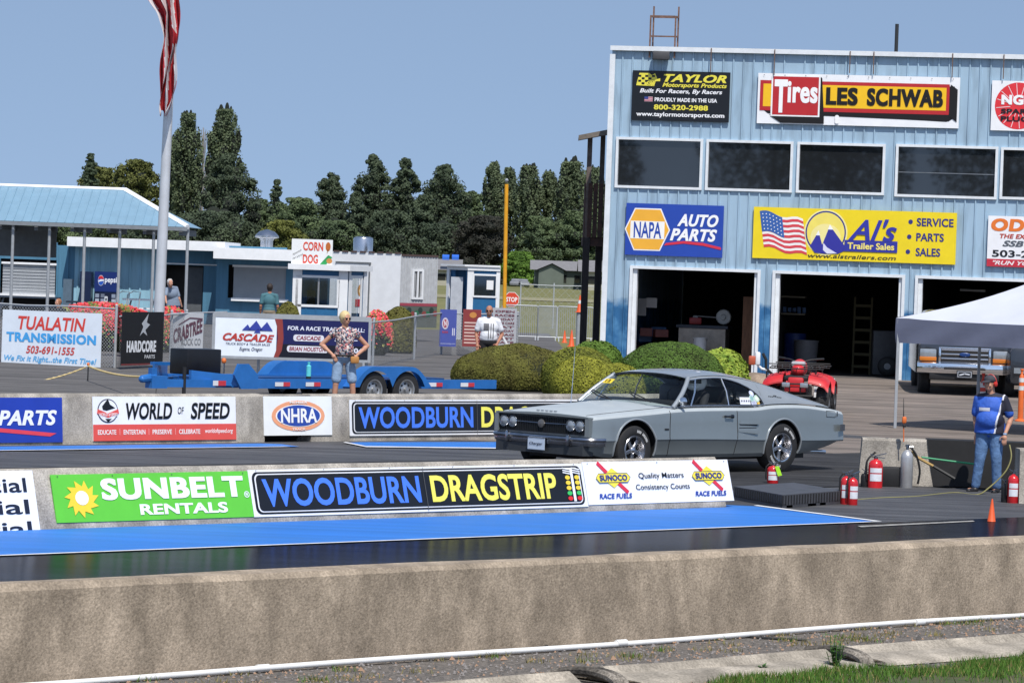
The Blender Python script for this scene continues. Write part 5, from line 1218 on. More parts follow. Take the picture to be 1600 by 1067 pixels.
mb = MB(); mb.prism([T(aL - .75, b0 + .55, .40), T(aL, b0, .40), T(aL, b0, .58), T(aL - .75, b0 + .55, .66)], NT * .07); mb.build('front_rail', M_tb2, trl, 0); mb = MB(); mb.prism([T(aL - .75, b1 - .55, .40), T(aL, b1, .40), T(aL, b1, .70), T(aL - .75, b1 - .55, .74)], -NT * .07)
tb(aL - .7, aL - .1, b1 - .5, b1 - .42, .70, .76, 0, mb); mb.build('front_rail', M_tb2, trl, 0)
# tongue, coupler, jack
bc = (b0 + b1) / 2; ac = aofpx(228, bc - .6); bt = bc - .6
mb = MB(); mb.prism([T(ac + .25, bt - .05, .36), T(aL + .1, b0 + .25, .36), T(aL + .1, b0 + .25, .50), T(ac + .25, bt - .05, .50)], NT * .08); mb.prism([T(ac + .25, bt + .05, .36), T(aL + .1, b1 - .3, .36), T(aL + .1, b1 - .3, .50), T(ac + .25, bt + .05, .50)], NT * .08)
tb(ac + .1, ac + .45, bt - .09, bt + .1, .34, .56, 0, mb); mb.cap(T(ac - .05, bt, .50), T(ac + .2, bt, .53), .07, .08, 10); tb(ac + .12, ac + .24, bt - .05, bt + .05, .5, .70, 0, mb); mb.build('tongue', M_tb2, trl, 30)
aj = aofpx(290, b0 + .4); mb = MB(); mb.tube([T(aj, b0 + .40, .12), T(aj, b0 + .40, .72)], .035, 10); mb.tube([T(aj, b0 + .40, .0), T(aj, b0 + .40, .14)], .022, 8); mb.box(T(aj, b0 + .40, .02), (.18, .18, .02)); mb.build('jack', M_blk, trl, 30)
mb = MB(); q0 = T(ac + .5, b0 + .0, 0); a_ = aofpx(240, bt); mb.tube([T(ac + .28, bt, .36), T(ac + .30, bt + .05, .15), T(ac + .42, bt + .04, .04)], .015, 6); mb.build('safety_chain', M_chr, trl, 30)
# toolbox
ab = aofpx(272, b0 + .9); mb = MB(); mb.bbox(T(ab + .62, b0 + 1.02, .80), (.50, .80, .46), R=Matrix.Rotation(-PI / 4, 3, 'Z'), bv=.02); tbx = mb.build('tongue_box', mat('box_black', (.012, .012, .014), .35, .2), trl, 30)
c = T(ab + .16, b0 + .50, 1.0); 
# fenders
def fender(c0, c1, bb0, bb1, name, wheels):
    aw = aofpx(600, b0); n = 24; top = []
    for i in range(n + 1):
        t = i / n; a = lerp(c0, c1, t); z = .40 + .38 * min(1, math.sin(min(t, 1 - t) / .26 * PI / 2) if min(t, 1 - t) < .26 else 1); top.append((a, z))
    mb = MB(); mb.grid([[T(a, bb0, z), T(a, bb1, z)] for a, z in top])
    bot = []
    for a, z in top:
        if wheels:
            zb = .40
            for wc in (aw - .41, aw + .41):
                r = .40; d_ = a - wc
                if abs(d_) < r: zb = max(zb, .36 + math.sqrt(r * r - d_ * d_) * .86)
            bot.append((a, min(zb, z - .01)))
        else: bot.append((a, .40))
    mb.grid([[T(a, bb0, z), T(a, bb0, bot[i][1])] for i, (a, z) in enumerate(top)]); 
    if not wheels: mb.grid([[T(a, bb1, z), T(a, bb1, bot[i][1])] for i, (a, z) in enumerate(top)])
    return mb.build(name, M_tb2, trl, 30)
aw = aofpx(600, b0)
fender(aw - 1.0, aw + 1.0, b0 - .28, b0, 'fender', True); fender(aw - 1.05, aw + 1.05, b1 - .02, b1 + .28, 'fender', False)
M_steelw = mat('silver_steel_wheel', (.42, .43, .44), .4, .7)
for wc in (aw - .41, aw + .41):
    for bb, sg in ((b0 - .13, -1), (b1 + .13, 1)):
        mb = MB(); ax = NT * sg; o = T(wc, bb, .345 + .0); hw = .10; rr = .20
        mb.lathe([(rr, -hw), (.31, -hw), (.345, -hw * .6), (.345, hw * .6), (.31, hw), (rr, hw)], 36, o, ax, caps=False); wh = mb.build('wheel', M_rub_t, trl, 40)
        mb = MB(); mb.lathe([(rr, hw), (rr - .02, hw * .95), (rr - .03, hw * .5), (.15, hw * .35), (.07, hw * .55), (.05, hw * .6), (.045, hw * 1.1), (0, hw * 1.15)], 30, o, ax, caps=False)
        x_, y_ = frame_from(ax)
        for k in range(8): a2 = 2 * PI * k / 8; mb.lathe([(.022, 0), (0, .002)], 8, o + (x_ * math.cos(a2) + y_ * math.sin(a2)) * .115 + ax * (hw * .52), ax, caps=False, m=1)
        r = mb.build('rim', [M_steelw, M_blk], trl, 40); r.parent = wh
for px in (432, 480, 672, 722):
    a = aofpx(px, b0 - .01); s = Sign(T(a, b0 - .012, .40), UT, Z3, .36, .075, '#d8dade', .003); s.rect(.55, 0, 1, 1, '#c43a44'); s.mb.build('reflector_strip', s.mats, trl, 0)
a = aofpx(334, b0 + .2); s = Sign(T(a, b0 + .18, .40), UT, Z3, .30, .09, '#d8dade', .003); s.rect(.4, 0, 1, 1, '#c43a44'); s.mb.build('reflector_strip', s.mats, trl, 0)
p = T(aofpx(484, b0 + .05), b0 + .05, .53); mb = MB(); mb.lathe([(.045, 0), (.045, .05)], 16, p, m=1); mb.lathe([(.045, .051), (.045, .24), (.02, .26), (.02, .29), (.028, .29), (.028, .31)], 16, p)
tag(mb.build('water_bottle', [mat('turquoise_plastic', (.12, .62, .66), .4), M_blk], None, 40), 'turquoise water bottle standing on the trailer rail left of the woman', 'bottle')
for px, lab in ((350, 'small orange marker lamp on a post left of the trailer fender'), (575, 'small orange marker behind the trailer right of the woman')):
    p = at(px, 72.5); z1 = hgt(px, 566 if px == 350 else 601, 72.5); mb = MB(); mb.tube([p, p + Z3 * z1], .025, 8); mb.ell(p + Z3 * (z1 + .03), (.05, .05, .06), 12, 1); tag(mb.build('marker_post', [M_chr, mat('orange_plastic', (.7, .16, .03), .5)], None, 40), lab, 'marker')

# ------------------------------------------------------------------ clipped shrubs
def leafmat(name, c1, c2, sc=3.0):
    m = mat(name, c1, .75, 0, col2=c2, scale=sc, spec=.2); return m
def shrub(px0, px1, top, Y, m, core, label, n=26000, dp=1.0, leaf=.019, rough=.0, name='clipped_shrub', flat=.93, lumps=0.03, dens=1.0, base_off=0.0):
    c = at((px0 + px1) / 2, Y, base_off); rx = (P(px1, 560, Y) - P(px0, 560, Y)).x / 2; h = hgt((px0 + px1) / 2, top, Y) - base_off; ry = rx * dp; zc = h * .36; rz = h - zc
    t = thing(name, label, 'shrub', c); k0 = rnd.uniform(0, 100)
    def rad(d):
        q = math.sin(d.x * 3 + k0) * math.cos(d.y * 4 + k0) * lumps + math.sin(d.x * 9 + k0 * 2) * math.sin(d.z * 8 + k0) * lumps * .5; return 1 + q
    mb = MB()
    for _ in range(int(n * dens)):
        d = V((rnd.gauss(0, 1), rnd.gauss(0, 1), rnd.gauss(0, 1))).normalized()
        if d.z < -.45: continue
        if d.y > .5 and rnd.random() < .6: continue
        e = flat
        dd = V((math.copysign(abs(d.x) ** e, d.x), math.copysign(abs(d.y) ** e, d.y), d.z)); r = rad(d) * (1 - abs(rnd.gauss(0, .025 + rough)) + rough * .5)
        p = V((dd.x * rx, dd.y * ry, zc + d.z * rz)) * 1.0; p = V((p.x * r, p.y * r, max(.01, zc + d.z * rz * r)))
        nrm = (V((d.x / rx, d.y / ry, d.z / rz)).normalized() + V((rnd.gauss(0, .36), rnd.gauss(0, .36), rnd.gauss(0, .36)))).normalized(); u = nrm.orthogonal().normalized(); u = Matrix.Rotation(rnd.uniform(0, 6.28), 3, nrm) @ u; w_ = nrm.cross(u); s_ = leaf * rnd.uniform(.6, 1.4)
        mb.add([p - u * s_, p + w_ * s_ * .5, p + u * s_, p - w_ * s_ * .5], [(0, 1, 2, 3)])
    fo = mb.build('foliage', m, t, 0, world=False); fo['kind'] = 'stuff'
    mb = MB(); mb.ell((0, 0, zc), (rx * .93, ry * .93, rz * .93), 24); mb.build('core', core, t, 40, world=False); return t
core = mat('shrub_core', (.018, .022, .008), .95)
L1 = leafmat('olive_brown_leaves', (.17, .17, .035), (.075, .065, .02), 2.2); L2 = leafmat('yellow_green_leaves', (.34, .34, .045), (.16, .17, .02), 4); L3 = leafmat('mid_green_leaves', (.13, .22, .035), (.06, .11, .015), 3); L4 = leafmat('fresh_leaves', (.36, .42, .06), (.12, .22, .03), 6)
shrub(703, 905, 537, 74.2, L1, core, 'large brown green clipped shrub right of the trailer end, leftmost of the shrubs', dp=.5, n=60000, flat=1.15)
shrub(846, 964, 541, 72.6, leafmat('dull_yellow_green', (.25, .26, .04), (.11, .13, .018), 4), core, 'yellow green domed shrub behind the small front one, right of the brown shrub', n=26000)
shrub(860, 962, 557, 71.2, L2, core, 'small yellow green shrub in front of the taller dome', n=22000)
shrub(880, 978, 532, 75, L3, core, 'loose green shrub peeping out behind the yellow green domes', n=16000, leaf=.03, rough=.03)
shrub(918, 1010, 567, 71, L2, core, 'yellow shrub close behind the windscreen of the grey coupe', n=18000)
shrub(966, 1135, 534, 74.5, leafmat('juniper_green', (.11, .20, .035), (.055, .085, .018), 2.0), core, 'wide green domed shrub behind the roof of the coupe', n=42000)
shrub(1083, 1170, 545, 75.5, L4, core, 'bright leafy shrub with reddish tips right of the green dome', n=9000, leaf=.05, rough=.05, lumps=.06)
# ------------------------------------------------------------------ fence, banners, flag pole (left)
M_galv = mat('galvanised_steel', (.42, .44, .46), .5, .2, .1, 6); M_gpost = mat('grey_painted_post', (.36, .38, .40), .5, .2)
def chain(name, A, B, h, label, top=True, posts=None, pitch=.075, wire=.0035, z0=.02, parent=None):
    A = V(A); B = V(B); L_ = (B - A).length; u = (B - A) / L_; n = u.cross(Z3).normalized()
    t = thing(name, label, 'fence', A)
    mb = MB(); hz = h
    k = -int(hz / pitch) - 1
    while k * pitch < L_:
        for sg in (1, -1):
            s0, s1 = k * pitch, k * pitch + hz; z0_, z1_ = (0, hz) if sg == 1 else (hz, 0)
            a0, a1 = max(0, s0), min(L_, s1)
            if a1 <= a0: continue
            f0, f1 = (a0 - s0) / hz, (a1 - s0) / hz; p = A + u * a0 + Z3 * (lerp(z0_, z1_, f0) + z0); q = A + u * a1 + Z3 * (lerp(z0_, z1_, f1) + z0); d = (q - p).normalized().cross(n) * wire
            mb.add([p - d, p + d, q + d, q - d], [(0, 1, 2, 3)])
        k += 1
    mb.build('mesh_panel', M_galv, t, 0)
    for s_ in (posts if posts is not None else [0, L_]):
        p = A + u * s_; mb = MB(); mb.tube([p - n * .04, p - n * .04 + Z3 * (h + .08)], .032, 10); mb.ell(p - n * .04 + Z3 * (h + .09), (.035, .035, .025), 10); mb.build('post', M_galv, t, 40)
    if top: mb = MB(); mb.tube([A + Z3 * (h + .02), A + u * L_ * .33 + Z3 * (h - .0), A + u * L_ * .66 + Z3 * (h + .03), B + Z3 * (h + .02)], .018, 8); mb.build('top_rail', M_galv, t, 40)
    return t
FY = 78
def bn(px0, py0, px1, py1, Y0, Y1, base, thick=.01):      # banner between two columns, each at its own distance; px0,py0 bottom-left; px1,py1 top-right
    A = P(px0, py0, Y0); B = P(px1, py1, Y1); u = V((B.x - A.x, B.y - A.y, 0)); W = u.length; return Sign(A, u, Z3, W, B.z - A.z, base, thick)
fA = at(-30, 79.5); fB = at(178, 78)
chain('chain_link_fence', fA, fB, hgt(178, 484, 78), 'galvanised chain link fence carrying the white transmission banner at the left', posts=[.0, (fB - fA).length])
fC = at(352, 84)
chain('chain_link_fence', fB + V((.1, 0, 0)), fC, hgt(330, 490, 83), 'chain link fence behind the black and the pale sponsor banners', posts=[(fC - fB).length * .48, (fC - fB).length * .62])
s = bn(2, 571, 160, 490, 79, 78, '#dfe8f2')
s.text('TUALATIN', .16, .66, .84, .9, '#d9463e', 2, .025, .18); s.text('TRANSMISSION', .045, .44, .95, .61, '#4aa6e6', 2, .07); s.text('503-691-1555', .25, .24, .74, .38, '#cc4a44', 2, .03, .2); s.text('We Fix it Right...the First Time!', .03, .07, .96, .2, '#66b2e4', 2, .03, .25)
s.build('banner', 'white transmission repair banner with red and light blue lettering on the left fence', 'banner')
s = bn(188, 571, 256, 487.5, 77.4, 79.2, '#17181b')
s.poly([(.42, .55), (.50, .72), (.46, .78), (.62, .97), (.58, .8), (.66, .76), (.55, .66), (.60, .55), (.50, .62)], '#b8bcc0', 2).text('HARDCORE', .12, .24, .82, .46, '#e8eaec', 2, .09); s.text('PARTS', .55, .12, .8, .19, '#c8cacc', 2, .03); s.rect(0, 0, 1, .03, '#7a3434', 2)
s.build('banner', 'black banner with white lettering and a flame mark right of the fence post', 'banner')
s = bn(267, 556, 318, 489, 81, 82.4, '#d2d4d6')
s.text('CRABTREE', .04, .28, .96, .62, '#6a4654', 2, .06, 0, rot=.26); s.text('ROCK CO', .3, .24, .92, .40, '#8c8e92', 2, .01); s.bar([(.2, .72), (.55, .88), (.95, .86)], .03, '#6a4654', 2)
s.build('banner', 'pale grey rock company banner with curved maroon lettering', 'banner')
s = bn(335, 555, 576, 503, 74, 74.4, '#e4ebf4', .03)
s.rect(.40, 0, 1, 1, '#181a52', 1); s.rect(.40, 0, 1, .35, '#0c0c1c', 2)
s.poly([(.385, 0), (.40, .18), (.408, .5), (.40, .82), (.385, 1), (.435, 1), (.44, .8), (.446, .5), (.437, .18), (.415, 0)], '#8c3a34', 3)
s.text('CASCADE', .05, .40, .385, .60, '#b83a30', 3, .06, .35, 1.0, -.02); s.text('TRUCK BODY & TRAILER SALES', .07, .29, .36, .35, '#3c4660', 3, .01, .2); s.text('Eugene, Oregon', .16, .12, .31, .24, '#2c3650', 3, .01, .35)
for cx, sc_ in ((.20, .6), (.255, 1), (.325, .9), (.27, .45)):
    yb = .68 if sc_ > .5 else .62; s.poly([(cx - .045 * sc_, yb), (cx + .01, yb + .26 * sc_), (cx + .055 * sc_, yb)], '#33409a', 4)
s.text('FOR A RACE TRAILER - CALL:', .47, .72, .975, .83, '#dfe2f0', 3, .04, .1)
for y, t_ in ((.44, 'CASCADE'), (.15, 'BRIAN HOUSTON')):
    s.rrect(.47 if y < .3 else .51, y, .74 if y < .3 else .71, y + .17, .05, '#dcdce4', 3); s.text(t_, .485 if y < .3 else .53, y + .03, .725 if y < .3 else .69, y + .14, '#8c2c3c', 4, .04, .15)
s.text('541-000' [:3] + '-', .78, .46, .93, .57, '#dfe2f0', 3, .04); s.text('IS HIS NAME' if False else '4504', .85, .17, .965, .30, '#dfe2f0', 3, .04)
for q in ((-.012, -.07, 1.012, 0), (-.012, 1, 1.012, 1.13)): s.rect(*q, M_gpost, 2)
s.rect(-.02, -.07, 0, 1.1, M_gpost, 3); s.rect(1, -.07, 1.02, 1.1, M_gpost, 3)
s.build('framed_banner', 'long framed trailer dealer banner, pale left and navy right, behind the trailer', 'banner')
for px in (339, 404, 573):
    mb = MB(); p = at(px, 74.5); mb.tube([p, p + Z3 * hgt(px, 497, 74.5)], .03, 8); tag(mb.build('banner_post', M_galv, None, 40), {339: 'grey post at the left end of the framed banner', 404: 'grey post below the pale half of the framed banner', 573: 'grey post at the right end of the framed banner'}[px], 'post')
# flag pole and flag
p0 = at(247, 80); bz = P(247, 520, 80); tz = P(262.5, 180, 80); d = (tz - bz).normalized(); k = (p0.z - bz.z) / d.z; base = bz + d * k
mb = MB(); mb.tube([base, base + d * 6, base + d * 12], [.125, .10, .06], 20); fpz = thing('flagpole', 'tall silver flagpole standing behind the black banner on the left', 'flagpole', base); mb.build('pole', mat('brushed_aluminium', (.66, .67, .69), .35, .35, .08, 3), fpz, 50)
mb = MB(); mb.lathe([(.2, 0), (.2, .05), (.14, .12)], 20, base); mb.build('base_flange', M_galv, fpz, 40)
M_fr = mat('flag_red', (.42, .02, .03), .75, 0, .15, 3); M_fw = mat('flag_white', (.62, .60, .62), .75, 0, .08, 3)
rows = []; NR, NC = 46, 40
cen = [(0, 259, 22), (30, 263, 18), (70, 267, 14), (110, 264, 13), (150, 261, 12), (178, 260, 6)]
for i in range(NR + 1):
    y = lerp(-60, 178, i / NR); cx = float(np.interp(y, [-60, 0, 20, 60, 100, 140, 178], [245, 258, 265, 268, 265, 262, 258])); hw = float(np.interp(y, [-60, 0, 20, 60, 100, 140, 165, 178], [36, 24, 17, 13, 12, 13, 11, 5]))
    row = []
    for j in range(NC + 1):
        t = j / NC * 2 - 1; q = P(cx + t * hw + 2.2 * math.sin(i * .35 + j * .2), y + 5 * math.sin(j * .45), 79.6); fold = .16 * math.sin(t * 9 + i * .10) * (1 - .3 * abs(t)) + .05 * math.sin(t * 21 + i * .2); row.append(V((q.x, q.y - .15 + fold, q.z)))
    rows.append(row)
def fm(i, j):
    s_ = (j + i * .32) / 4.6; return 1 if int(s_) % 3 == 1 and not (20 < i < 26 and j > 18) else 0
tag(MB().grid(rows, mf=fm).build('flag', [M_fr, M_fw], None, 60), 'limp red and white striped flag hanging in folds from the silver flagpole', 'flag')
# rope barrier
st = at(138, 64.5); st = G(137, 598); mb = MB(); mb.tube([st, st + Z3 * hgt(137, 571, st.y)], .012, 8); mb.ell(st + Z3 * hgt(137, 569, st.y), (.03, .03, .035), 10, 1); mb.lathe([(.13, 0), (.12, .02), (.02, .03)], 16, st)
tag(mb.build('stanchion', [M_blk, mat('orange_plastic', (.7, .16, .03), .5)], None, 40), 'thin black stanchion with orange top holding the yellow chain', 'stanchion')
def sag(A, B, dz, n=16): return [A.lerp(B, t / n) - Z3 * dz * 4 * (t / n) * (1 - t / n) for t in range(n + 1)]
M_rope = mat('yellow_chain', (.62, .48, .22), .7, 0, .2, 20)
top = st + Z3 * hgt(137, 572, st.y)
def rope(pts, label):
    mb = MB(); 
    L_ = [V(p) for p in pts]; fine = []
    for a, b in zip(L_, L_[1:]):
        m_ = max(2, int((b - a).length / .05))
        for k in range(m_): fine.append(a.lerp(b, k / m_))
    mb.tube(fine, [.022 if k % 2 else .012 for k in range(len(fine))], 6); return tag(mb.build('chain', M_rope, None, 0), label, 'chain')
rope(sag(P(-60, 590, st.y), top, .22), 'pale yellow chain sagging left of the stanchion')
rope(sag(top, P(236, 588, 64.8), .07), 'pale yellow chain running from the stanchion to the trailer tongue')
# flowering hedge
def flowers(px0, px1, top, Y, base_off, label, n=9000, depth=.8, bot=0.0):
    A = at(px0, Y); B = at(px1, Y); t = thing('flowering_bush', label, 'shrub', (A + B) / 2); h = hgt((px0 + px1) / 2, top, Y); mb = MB()
    lum = [(rnd.uniform(0, 1), rnd.uniform(-.3, .3), rnd.uniform(.75, 1)) for _ in range(14)]
    for _ in range(n):
        u = rnd.random(); k = min(lum, key=lambda q: abs(q[0] - u)); hh = h * (k[2] if rnd.random() < .8 else 1) * (1 - .35 * abs(u - .5) ** 2 * 4); z = hh * (1 - abs(rnd.gauss(0, .22))); z = max(.02, z)
        edge = math.sqrt(max(.02, 1 - (2 * u - 1) ** 4)); p = A.lerp(B, u) + V((0, -depth * .5 * edge * rnd.random() ** .5 * math.sqrt(max(.05, 1 - (z / h) ** 3)), 0)) + Z3 * z
        nrm = V((rnd.gauss(0, .5), -1 + rnd.gauss(0, .5), .8 + rnd.gauss(0, .5))).normalized(); a = nrm.orthogonal().normalized(); a = Matrix.Rotation(rnd.uniform(0, 6.28), 3, nrm) @ a; b = nrm.cross(a); s_ = rnd.uniform(.02, .05)
        red = (z / h > .45 and rnd.random() < .85 and math.sin(u * 27 + z * 5) > -.62) or rnd.random() < .25
        mb.add([p - a * s_, p + b * s_ * .8, p + a * s_, p - b * s_ * .8], [(0, 1, 2, 3)], (rnd.choice((0, 0, 1)) if red else rnd.choice((2, 3))))
    f = mb.build('foliage', [mat('red_blossom', (.62, .035, .045), .6, 0, .3, 9), mat('pink_blossom', (.75, .11, .12), .6, 0, .3, 9), mat('bush_green', (.10, .15, .03), .7, 0, .4, 6), mat('bush_yellowgreen', (.26, .26, .06), .7, 0, .3, 6)], t, 0); f['kind'] = 'stuff'
    c = (A + B) / 2; mb = MB(); mb.ell(c + Z3 * h * .42, ((B - A).length * .47, depth * .3, h * .47), 24); mb.build('core', core, t, 40); return t
flowers(55, 262, 472, 87, 0, 'long bush of red and pink blossom behind the white transmission banner', 16000)
flowers(232, 300, 478, 88, 0, 'red blossom bush low behind the flagpole', 5000)
flowers(563, 612, 484, 92, 0, 'red blossom bush behind the fence right of the ticket booth', 3000)
shrub(590, 650, 480, 95, L1, core, 'olive rounded shrub behind the fence in front of the food trailer', n=7000, leaf=.04, name='rounded_shrub')
shrub(424, 470, 472, 98, L1, core, 'olive shrub left of the blue ticket booth', n=5000, leaf=.04, name='rounded_shrub')

# ------------------------------------------------------------------ picnic shelter with blue roof
M_rf = mat('blue_roof_metal', (.24, .39, .50), .4, .2, .06, 2); M_fas = mat('white_fascia', (.82, .83, .84), .5, 0, .05, 4)
YE0, YR0 = 128.0, 131.0
SH = thing('picnic_shelter', 'open picnic shelter with light blue metal roof on thin grey posts at the left', 'shelter', at(100, 130))
eR = P(293, 355, YE0); eL = V((P(-60, 345, YE0).x, YE0, eR.z)); zr = P(195, 297, YR0).z; rR = V((P(195, 297, YR0).x, YR0, zr)); rL = V((eL.x, YR0, zr)); bR = V((eR.x, YR0 * 2 - YE0, eR.z)); bL = V((eL.x, bR.y, eR.z))
mb = MB(); mb.add([eL, eR, rR, rL, bR, bL], [(0, 1, 2, 3), (1, 4, 2), (4, 5, 3, 2)])
k = eL.x
while k < eR.x - .1:
    u = V((0, YR0 - YE0, zr - eR.z)); fr_ = 1.0 if k < rR.x else max(0, (eR.x - k) / (eR.x - rR.x)); a = V((k, YE0, eR.z)) + Z3 * .003; mb.obox(a, V((.03, 0, 0)), u * fr_, Z3 * .035); k += .30
mb.build('roof', M_rf, SH, 0)
mb = MB(); mb.obox(eL + V((0, -.06, -.14)), V((eR.x - eL.x, 0, 0)), V((0, .05, 0)), Z3 * .13); mb.build('eave_gutter', mat('grey_gutter', (.20, .22, .24), .6), SH, 0)
mb = MB(); mb.tube([rL, rR], .09, 6); mb.tube([rR, eR], .10, 6); mb.build('ridge_trim', M_fas, SH, 0)
mb = MB()
for k in range(7): x = lerp(eL.x, eR.x - .3, k / 6); mb.obox(V((x, YE0 + .1, eR.z - .3)), V((.12, 0, 0)), V((0, 5.6, 0)), Z3 * .22, 0)
mb.obox(V((eL.x, bR.y - 2, zg(130) + 2.3)), V((P(104, 360, 135).x - eL.x, 0, 0)), V((0, .2, 0)), Z3 * (eR.z - 2.6)); mb.build('rafters', mat('dim_grey_board', (.14, .15, .16), .8), SH, 0)
for px in (15, 72, 127, 182, 235, 288):
    p = at(px - 1, YE0 + .2); tp = P(px, 357, YE0 + .2); mb = MB(); mb.tube([p, V((p.x, p.y, eR.z))], .055, 8); mb.build('post', M_gpost, SH, 40)
# ------------------------------------------------------------------ concession building
YC = 140.0
CB = thing('concession_building', 'long low blue concession building with white fascia behind the shelter', 'building', at(250, YC))
M_cb = mat('concession_blue', (.07, .20, .31), .6, 0, .12, 2, stretch=(4, 1, .3)); M_cbl = mat('concession_pale_blue', (.28, .50, .62), .6, 0, .12, 2, stretch=(4, 1, .3)); M_sht = mat('roller_shutter', (.34, .36, .38), .6, 0, .06, 3)
def cx(px, Y=YC): return P(px, 430, Y).x
zt1 = P(200, 387, YC).z; zt3 = P(400, 397, YC - 2).z; zcb = zg(YC)
def wl(mb, x0, x1, z0, z1, Y, d=.2, m=0): mb.obox(V((x0, Y, z0)), V((x1 - x0, 0, 0)), V((0, d, 0)), Z3 * (z1 - z0), m)
mb = MB(); xa, xb, xc, xd, xe = cx(-60), cx(100), cx(258), cx(345), cx(470)
wl(mb, xa, cx(0) , zcb, zt1 + .1, YC); wl(mb, cx(88), xb + .4, zcb, zt1, YC)
wl(mb, xb + .4, xc, zcb, zt1, YC, .2, 1)
wl(mb, xc, cx(347), P(300, 415, YC).z, zt1, YC, .2, 0); wl(mb, cx(318), cx(342), zcb, P(300, 415, YC).z, YC, .2, 0)
wl(mb, cx(345), cx(363), zcb, zt1, YC - 2, .2, 0); wl(mb, cx(452), xe + 2, zcb, zt1, YC - 2, .2, 0); wl(mb, cx(363), cx(452), P(400, 415, YC - 2).z, zt1 + .2, YC - 2, .2, 0); wl(mb, cx(363), cx(452), zcb, P(400, 467, YC - 2).z, YC - 2, .2, 0)
wl(mb, cx(0), cx(88), P(40, 405, YC).z, zt1 + .1, YC); 
q = cx(88)
while q < xc: wl(mb, q, q + .06, zcb + .01, zt1 - .02, YC - .04, .04, 1 if q > xb + .4 else 0); q += .4
mb.obox(V((xa, YC + .5, zcb)), V((xe + 2 - xa, 0, 0)), V((0, 6, 0)), Z3 * (zt1 - zcb - .2), 2)
mb.build('wall', [M_cb, M_cbl, M_dark], CB, 0)
mb = MB(); mb.obox(V((xb + .2, YC - 1.0, zt1 - .02)), V((cx(345) - xb, 0, 0)), V((0, 8, 0)), Z3 * .36); mb.obox(V((cx(343), YC - 3.2, zt3 - .22)), V((xe + 2 - cx(343), 0, 0)), V((0, 10, 0)), Z3 * .42); mb.build('fascia', M_fas, CB, 0)
for x0, x1, yt, yb, Y in ((4, 86, 412, 458, YC), (365, 450, 417, 465, YC - 2)):
    mb = MB(); za, zb_ = P(x0, yb, Y).z, P(x0, yt, Y).z; wl(mb, cx(x0, Y), cx(x1, Y), za, zb_, Y + .05, .1)
    k = za
    while k < zb_ - .05: wl(mb, cx(x0, Y), cx(x1, Y), k, k + .025, Y + .03, .02); k += .12
    mb.build('roller_shutter', M_sht, CB, 0); mb = MB(); wl(mb, cx(x0 - 2, Y), cx(x1 + 2, Y), zb_, zb_ + .08, Y - .05, .1); mb.build('shutter_frame', M_fas, CB, 0); mb = MB(); wl(mb, cx(x0 - 2, Y), cx(x1 + 2, Y), za - .12, za, Y - .25, .3); mb.build('counter_shelf', M_fas, CB, 0)
mb = MB(); wl(mb, cx(340), cx(344), zcb, P(342, 415, YC).z, YC - .05, .1); wl(mb, cx(257), cx(342), P(300, 414, YC).z, P(300, 412, YC).z, YC - .05, .1); wl(mb, cx(292), cx(316), zcb, P(300, 417, YC).z, YC + .3, .1, 1); mb.build('doorway_frame', [M_fas, mat('dim_door', (.09, .10, .11), .7)], CB, 0)
vx = P(417, 372, 141); mb = MB(); mb.lathe([(.24, 0), (.24, .45), (.28, .46), (.28, .52), (.46, .55), (.46, .62), (.3, .78), (.06, .86), (0, .87)], 28, V((vx.x, 141, zt3 + .1))); mb.build('roof_vent', M_alu, CB, 40)
# vending machines
def vend(px0, px1, ytop, Y, label, front):
    A = at(px0, Y); x1 = P(px1, 450, Y).x; w_ = x1 - A.x; h = P(px0, ytop, Y).z - A.z; t = thing('vending_machine', label, 'vending machine', A)
    MB().obox(A, V((w_, 0, 0)), V((0, .75, 0)), Z3 * h).build('cabinet', mat('vending_navy', (.008, .018, .06), .4), t, 0)
    if front:
        s = Sign(A + V((0, -.01, h * .60)), V((1, 0, 0)), Z3, w_, h * .40, '#122a6a', .01); s.ell(.28, .56, .13, .26, '#e8ecf2', 1).ell(.28, .56, .12, .24, '#2456b8', 2); s.ell(.28, .6, .12, .2, '#cc2c38', 3, 20, 10, 170).poly([(.17, .55), (.28, .62), (.4, .6), (.4, .54), (.28, .52), (.17, .48)], '#e8ecf2', 4); s.text('pepsi', .45, .38, .98, .74, '#e8ecf4', 2, .03); s.mb.build('header_panel', s.mats, t, 0)
        s = Sign(A + V((0, -.01, .3)), V((1, 0, 0)), Z3, w_, h * .6 - .35, '#0c1430', .01)
        for i in range(4):
            for j in range(4):
                if i == 2: continue
                s.rect(.05 + i * .24, .06 + j * .24, .22 + i * .24, .24 + j * .24, ('#8a94a6', '#6c7484', '#a8b0bc')[(i + j) % 3], 1)
        s.rrect(.46, .0, .6, .85, .03, '#c8ccd2', 2); s.ell(.53, .7, .035, .07, '#222222', 3); s.mb.build('button_panel', s.mats, t, 0)
    return t
vend(144, 183, 424, 138.6, 'navy drinks machine with lit header and white roundel under the shelter', True)
vend(121, 142, 424, 139.0, 'dark side-on vending machine left of the drinks machine', False)
mb = MB(); p = at(95, 138.5); mb.obox(p, V((P(112, 450, 138.5).x - p.x, 0, 0)), V((0, .6, 0)), Z3 * (P(100, 436, 138.5).z - p.z)); tag(mb.build('locker', mat('dim_blue_grey', (.09, .14, .19), .6), None, 0), 'dull blue grey cabinet left of the dark vending machine', 'cabinet')
